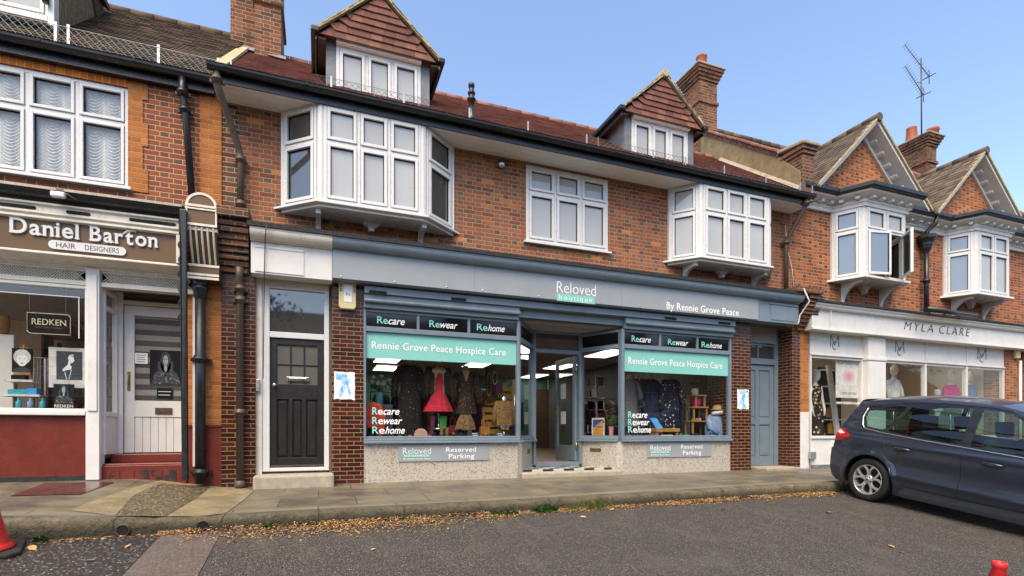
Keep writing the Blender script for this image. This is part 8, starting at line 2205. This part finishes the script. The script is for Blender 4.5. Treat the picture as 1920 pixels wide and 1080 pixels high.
# salon shelving and chairs further in
t = thing('product_shelves', 'tall dim product shelves deep inside the salon', 'shelf', (-3.6, 2.9, .4)); m = MB()
for i in range(6): m.box(-4.3, -2.9, 2.75, 3.1, .7+i*.33, .72+i*.33)
for x in (-4.3, -2.92): m.box(x, x+.03, 2.75, 3.1, .4, 2.5)
m.build('frame', M['wood_dark'], t)
m = MB(); rr = random.Random(6)
for i in range(6):
    for j in range(14): x = -4.22+j*.095+rr.uniform(0, .02); m.box(x, x+.05, 2.8, 2.85, .721+i*.33, .721+i*.33+rr.uniform(.12, .22))
o = m.build('products', M['maroon'], t); stuff(o)
# notices on the salon door
dyy = dy-.002
def notice(name, lab, u0, v0, u1, v1, mat, style=None, words=None):
    Y = dy-.001; x0, x1 = PX(u0, Y), PX(u1, Y); z1_, z0_ = PZ((u0+u1)/2, v0, Y), PZ((u0+u1)/2, v1, Y)
    t = thing(name, lab, 'notice', ((x0+x1)/2, Y, z0_)); m = MB(); m.box(x0, x1, Y-.003, Y, z0_, z1_); m.build('sheet', M[mat], t)
    if style: flat_portrait(t, x0, z0_, x1-x0, z1_-z0_, Y-.0035, style)
    if words:
        m = MB()
        for i in range(words): z = z1_-(z1_-z0_)*(i+1)/(words+1); m.box(x0+.02, x1-.02-.015*(i % 2), Y-.004, Y-.0032, z-.004, z+.004)
        m.build('lettering', M['paper' if mat != 'paper' else 'blue_print'], t)
notice('door_poster', 'black and white portrait poster on the salon door glass', 281, 657, 340, 720, 'black_leather', 'long'); notice('door_notice', 'small white typed notice on the salon door glass', 253, 662, 277, 682, 'paper', None, 4); notice('door_notice', 'small black opening card low on the salon door glass', 294, 728, 324, 747, 'black_leather', None, 2)

# --- boutique window
BZ = WZ0-.018
tz = PZ(1529, 722, .45)
mannequin(WX(1529, .45), .45, BZ, 'white headed mannequin in a long black floral dress', 'floral', [(tz-.02, .13, .09), (tz-.15, .15, .1), (tz-.4, .12, .09), (tz-.6, .17, .12), (tz-1.0, .2, .14), (BZ+.03, .22, .15)], 'mann', head=True, seed=3)
m = MB(); xx = WX(1529, .45)
for s in (-1, 1): m.tube([(xx+s*.14, .45, tz-.03), (xx+s*.19, .44, tz-.3), (xx+s*.19, .38, tz-.55), (xx+s*.16, .36, tz-.68)], [.04, .034, .028, .018], 9)
bpy.data.objects[[o.name for o in bpy.data.objects if o.name.startswith('mannequin')][-1]]
last = [o for o in COL.objects if o.get('label') == 'white headed mannequin in a long black floral dress'][0]
m.build('arms', M['mann'], last)
tz = PZ(1675, 712, .5)
mannequin(WX(1675, .5), .5, BZ, 'white mannequin in a loose white blouse', 'white_cloth', [(tz, .13, .09), (tz-.12, .18, .11), (tz-.35, .17, .11), (tz-.6, .19, .13)], 'mann', head=True, sleeves=1, seed=4)
tz = PZ(1782, 722, .5)
mannequin(WX(1782, .5), .5, BZ, 'white mannequin in a bright magenta jumper', 'magenta_cloth', [(tz, .14, .1), (tz-.1, .22, .13), (tz-.35, .22, .14), (tz-.6, .21, .14)], 'mann', head=True, sleeves=1, seed=6)
tz = PZ(1815, 722, .62)
mannequin(WX(1817, .62), .62, BZ, 'mannequin in a blue striped top behind the last mullion', 'denim', [(tz, .13, .1), (tz-.1, .19, .12), (tz-.35, .19, .13), (tz-.6, .2, .13)], 'mann', head=True, sleeves=1, seed=8)
tz = PZ(1757, 748, .6)
mannequin(WX(1757, .6), .6, BZ, 'small white bust beside the magenta jumper', 'white_cloth', [(tz, .1, .08), (tz-.1, .13, .1), (tz-.3, .14, .1)], 'mann', head=True, seed=9, h=.7)
Yb = .03; x0, x1 = PX(1569, Yb), PX(1616, Yb); z1_, z0_ = PZ(1592, 672, Yb), PZ(1592, 746, Yb)
t = thing('sale_poster', 'white hanging sale poster with a blurred pink blob in the boutique window', 'poster', ((x0+x1)/2, Yb, z0_))
m = MB(); m.box(x0, x1, Yb+.02, Yb+.03, z0_, z1_); m.build('sheet', M['white_cloth'], t); w, h = x1-x0, z1_-z0_
k = NT('pink_blur'); co = k.coord('Generated'); gx_, gy_, gz_ = k.sep(co)
d = k.math('SQRT', k.math('ADD', k.math('POWER', k.math('SUBTRACT', gx_, .5), 2.), k.math('POWER', k.math('SUBTRACT', gz_, .5), 2.)))
M['pink_blur'] = k.set(k.mix(k.mr(d, .1, .48), (.62, .3, .38), (.68, .67, .63)), .7, 0, .2)
m = MB(); m.box(x0+w*.18, x1-w*.18, Yb+.018, Yb+.0195, z0_+h*.32, z0_+h*.75); m.build('print', M['pink_blur'], t)
m = MB(); text(m, 'Final Reductions', x0+w*.08, x1-w*.08, z1_-h*.16, h*.085, Yb+.0195, offset=-.008, depth=.001); text(m, 'sale items', x0+w*.22, x1-w*.22, z0_+h*.09, h*.08, Yb+.0195, offset=-.004, depth=.001); m.build('lettering', M['slate_card'], t)
m = MB(); T(m, 'www.mylaclare.co.uk', 1568, 757, 1612, 6, -.008, offset=.01, depth=.001)
tl0 = [o for o in COL.objects if o.get('label') == 'boutique window beside the orange brick pier'][0]; m.build('lettering', M['sign_white'], tl0)
t = thing('display_shelves', 'dark shelves in a leaning white frame with handbags', 'shelf', (WX(1565, .7), .7, BZ)); m = MB()
xs0, xs1 = WX(1546, .7), WX(1596, .7)
m.prism([(xs0, .62, 2.3), (xs0+.12, .62, 2.3), (xs0+.42, .62, BZ), (xs0+.3, .62, BZ)], (0, .06, 0)); m.build('frame', M['white_cloth'], t)
m = MB(); m.box(xs0+.1, xs1, .95, 1.0, .5, 2.3); m.build('backing', M['slate_card'], t)
m = MB()
for v in (694, 725, 757, 787): z = PZ(1570, v, .8); m.box(xs0+.15, xs1, .7, .95, z-.012, z+.012)
m.build('shelf', M['white_cloth'], t)
handbag(1563, .75, .3, .24, 'straw', 'round straw bag on a boutique shelf', z0=PZ(1563, 783, .75)); handbag(1566, .72, .32, .24, 'mustard_cloth', 'mustard bag with a dark motif low on the boutique shelves', z0=PZ(1566, 813, .72))
m = MB(); x, z = P(1565, 832, -.042); m.box(x-.12, x+.2, -.045, -.0415, z-.05, z+.07); t = tag(m.build('address_card', M['paper']), 'small handwritten white card on the boutique stall riser', 'card')
m = MB(); m.tube([(x-.09+.025*i, -.0465, z+.012*math.sin(i*2.2)) for i in range(11)], .004, 4); m.build('handwriting', M['blue_print'], t)

# ============================================================ STREET CLUTTER
M['cone'] = paint('red_cone_plastic', (.62, .022, .02), .4, .1, 7, .5, dirt=(.3, .03, .025, .4))
M['rubber'] = paint('black_rubber', (.02, .02, .021), .7, .2, 9, .4)
def cone(x, y, lab, hgt=.75, rb=.165, rz=.3, rt=.041):
    z = road_z(x, y); t = thing('traffic_cone', lab, 'traffic cone', (x, y, z+.004), 'traffic cones on the tarmac', rz); t.rotation_euler.x = math.atan(.11)*.9
    m = MB(); s, c = .25, .06
    oct_ = [(s, -s+c), (s, s-c), (s-c, s), (-s+c, s), (-s, s-c), (-s, -s+c), (-s+c, -s), (s-c, -s)]
    m.prism([(a, b, 0) for a, b in oct_], (0, 0, .045)); m.build('base', M['rubber'], t, local=True, bevel=.015)
    m = MB(); m.lathe([(rb+.035, .046), (rb+.04, .06), (rb+.005, .085), (rb-.005, .1), (rt-.006, hgt-.035), (rt-.001, hgt-.03), (rt, hgt-.008), (rt-.005, hgt), (.026, hgt), (.022, hgt-.12)], (0, 0, 0), 32)
    m.build('cone_body', M['cone'], t, local=True)
cone(-2.62, -2.42, 'red traffic cone cut by the left edge beside the kerb'); cone(3.44, -6.23, 'red traffic cone at the lower right, only its tip in view', hgt=.735, rt=.034)
# drain outlets in the kerb
def outlet(u, v, lab, r=.06):
    Y = KY-.10; x, z = P(u, v, Y); t = thing('drain_outlet', lab, 'drain', (x, Y, z), 'drain outlets through the kerb')
    m = MB(); n = 20; ring = [(r*1.12, .02), (r*1.12, -.024), (r, -.024), (r*.95, .0), (r*.9, .12)]
    vs = [(x+a*math.cos(2*math.pi*i/n), Y+d, z+a*math.sin(2*math.pi*i/n)) for a, d in ring for i in range(n)]
    m.add(vs, [(j*n+i, j*n+(i+1) % n, (j+1)*n+(i+1) % n, (j+1)*n+i) for j in range(len(ring)-1) for i in range(n)], True); m.build('pipe', M['pipe_brown'], t)
    m = MB(); m.add([(x+r*.93*math.cos(2*math.pi*i/n), Y-.019, z+r*.93*math.sin(2*math.pi*i/n)) for i in range(n)], [list(range(n))]); m.build('pipe_mouth', M['dark'], t)
outlet(231, 994, 'drain pipe outlet half buried in leaves at the left kerb', .05); outlet(381, 987, 'open drain pipe outlet in the kerb below the ramp', .055)
# fallen leaves: litter along the kerb
k = NT('leaf_litter'); g_i = k.n.new('ShaderNodeNewGeometry')
k.set(k.ramp(g_i.outputs['Random Per Island'], [(0, (.12, .055, .018)), (.25, (.34, .16, .045)), (.5, (.48, .25, .08)), (.75, (.52, .34, .15)), (.92, (.38, .29, .17)), (1, (.1, .055, .025))]), .7, 0, .3); M['litter'] = k.m
def leaf_quad(m, x, y, z, L, W, a, rr, curl=.3):
    d = Vector((math.cos(a), math.sin(a), rr.uniform(-.25, .35))); d.normalize(); s = Vector((-math.sin(a), math.cos(a), rr.uniform(-.4, .4))); n_ = Vector((0, 0, 1)); c = Vector((x, y, z))
    p = [c-d*L, c-d*L*.3+s*W, c+d*L*.45+s*W*.8, c+d*L, c+d*L*.45-s*W*.8+n_*W*curl, c-d*L*.3-s*W+n_*W*curl]
    m.add(p+[c+n_*W*.3], [(0, 1, 6), (1, 2, 6), (2, 3, 6), (3, 4, 6), (4, 5, 6), (5, 0, 6)])
m = MB(); rr = random.Random(17)
def dens(x):
    if x < -1.45: return .12
    if x < 1.9: return 1.0 if x > -1.2 else .7
    if x < 3.0: return .55
    if x < 4.2: return .55
    if x < 7.6: return .75
    return .1
cnt = 0
while cnt < 10500:
    x = rr.uniform(-2.6, 8.0)
    if rr.random() > dens(x)*(.6+.4*math.sin(x*5.1)*math.sin(x*2.3+1)): continue
    spread = .36 if x < 1.5 else (.24 if x < 2.2 else .13)
    if x < -1.2: spread = .1
    e = abs(rr.gauss(0, spread*.55)); y = KY-.11-e
    pile = max(0, .045*(1-e/(spread*1.2)))*dens(x)
    leaf_quad(m, x, y, road_z(x, y)+.006+rr.uniform(0, pile), rr.uniform(.007, .02), rr.uniform(.003, .007), rr.uniform(0, 6.28), rr); cnt += 1
stuff(m.build('leaf_litter', M['litter'], recalc=False), 'orange brown fallen leaves drifted along the kerb', 'leaves')
for i, (u, v, L, lab) in enumerate(((1093, 971, .05, 'orange leaf on the tarmac off the grass tuft'), (1147, 957, .05, 'yellow leaf at the edge of the drifted leaves'), (1553, 962, .06, 'pale leaf pair on the tarmac near the parked car'), (1671, 1026, .05, 'ochre leaf on the open tarmac before the car'), (1690, 1037, .035, 'faint tan leaf beside the ochre leaf'), (240, 1026, .04, 'yellow green leaf on the rough left tarmac'), (170, 1053, .04, 'pale leaf near the left cone on rough tarmac'), (60, 1030, .06, 'yellow leaf at the corner of the left cone'), (440, 1018, .04, 'small tan leaf on the smooth tarmac near the strip'), (700, 1032, .03, 'tiny pale leaf low on the tarmac'), (1355, 957, .03, 'small orange leaf near the kerb before the blue door'))):
    x, y = G(u, v, road_z); m = MB(); leaf_quad(m, 0, 0, .008, L, L*.42, rnd.uniform(0, 6.28), rnd, .5); o = m.build('fallen_leaf', M['litter'], recalc=False); o.location = (x, y, road_z(x, y)+.004); tag(o, lab, 'leaf', 'single fallen leaves on the tarmac')
# weeds in the gutter
k = NT('weed_green'); g_i = k.n.new('ShaderNodeNewGeometry')
k.set(k.ramp(g_i.outputs['Random Per Island'], [(0, (.02, .06, .012)), (.6, (.04, .11, .02)), (1, (.1, .16, .04))]), .6, 0, .3); M['weed'] = k.m
k = NT('grass_green'); g_i = k.n.new('ShaderNodeNewGeometry')
k.set(k.ramp(g_i.outputs['Random Per Island'], [(0, (.06, .1, .02)), (.6, (.12, .17, .03)), (1, (.26, .24, .08))]), .7, 0, .3); M['grass'] = k.m
def weed(u, v, r, h, n, lab, seed):
    x, y = G(u, v, road_z); y = min(y, KY-.105-.04); z = road_z(x, y); t = thing('weed', lab, 'weed', (x, y, z)); rr = random.Random(seed); m = MB(); s_m = MB()
    for i in range(n):
        a = rr.uniform(0, 6.28); q = r*math.sqrt(rr.random()); p = Vector((x+math.cos(a)*q, y+math.sin(a)*q*.45, z+rr.uniform(.01, h)*(1-q/r*.5))); d = Vector((rr.uniform(-1, 1), rr.uniform(-1, .5), rr.uniform(-.2, .8))).normalized()*rr.uniform(.012, .03); e = d.cross(Vector((rr.uniform(-1, 1), 1, .6))).normalized()*d.length*.6
        m.add([p-d, p+e, p+d, p-e], [(0, 1, 2, 3)])
        if i % 8 == 0: s_m.tube([(x, y, z), p], .002, 3)
    m.build('leaves', M['weed'], t, recalc=False); s_m.build('stems', M['weed'], t)
def tuft(u, v, r, h, n, lab, seed):
    x, y = G(u, v, road_z); y = min(y, KY-.105-.03); z = road_z(x, y); m = MB(); rr = random.Random(seed)
    for i in range(n):
        b = Vector((x+rr.gauss(0, r*.4), y+rr.gauss(0, r*.15), z)); a = rr.uniform(0, 6.28); hh = h*rr.uniform(.4, 1); tip = b+Vector((math.cos(a)*hh*.6, math.sin(a)*hh*.35, hh)); mid = b.lerp(tip, .55)+Vector((0, 0, hh*.12)); s = Vector((.004, .002, 0))
        m.add([b-s, b+s, mid+s*.8, tip, mid-s*.8], [(0, 1, 2, 4), (4, 2, 3)])
    tag(m.build('grass_tuft', M['grass'], recalc=False), lab, 'grass')
weed(1020, 958, .17, .1, 420, 'dark green leafy weed growing in the kerb joint', 1); weed(940, 962, .2, .05, 160, 'low sprawling pale weed left of the dark leafy one', 2); weed(505, 984, .08, .06, 120, 'small weed in the kerb left of the leaf drift', 3); weed(90, 1008, .06, .05, 80, 'tiny weed at the left kerb foot near the cone', 4)
tuft(1115, 952, .26, .13, 420, 'tall grass tuft sprouting from the kerb joint', 5); tuft(1068, 954, .12, .07, 120, 'short grass tuft between the dark weed and the tall tuft', 6)
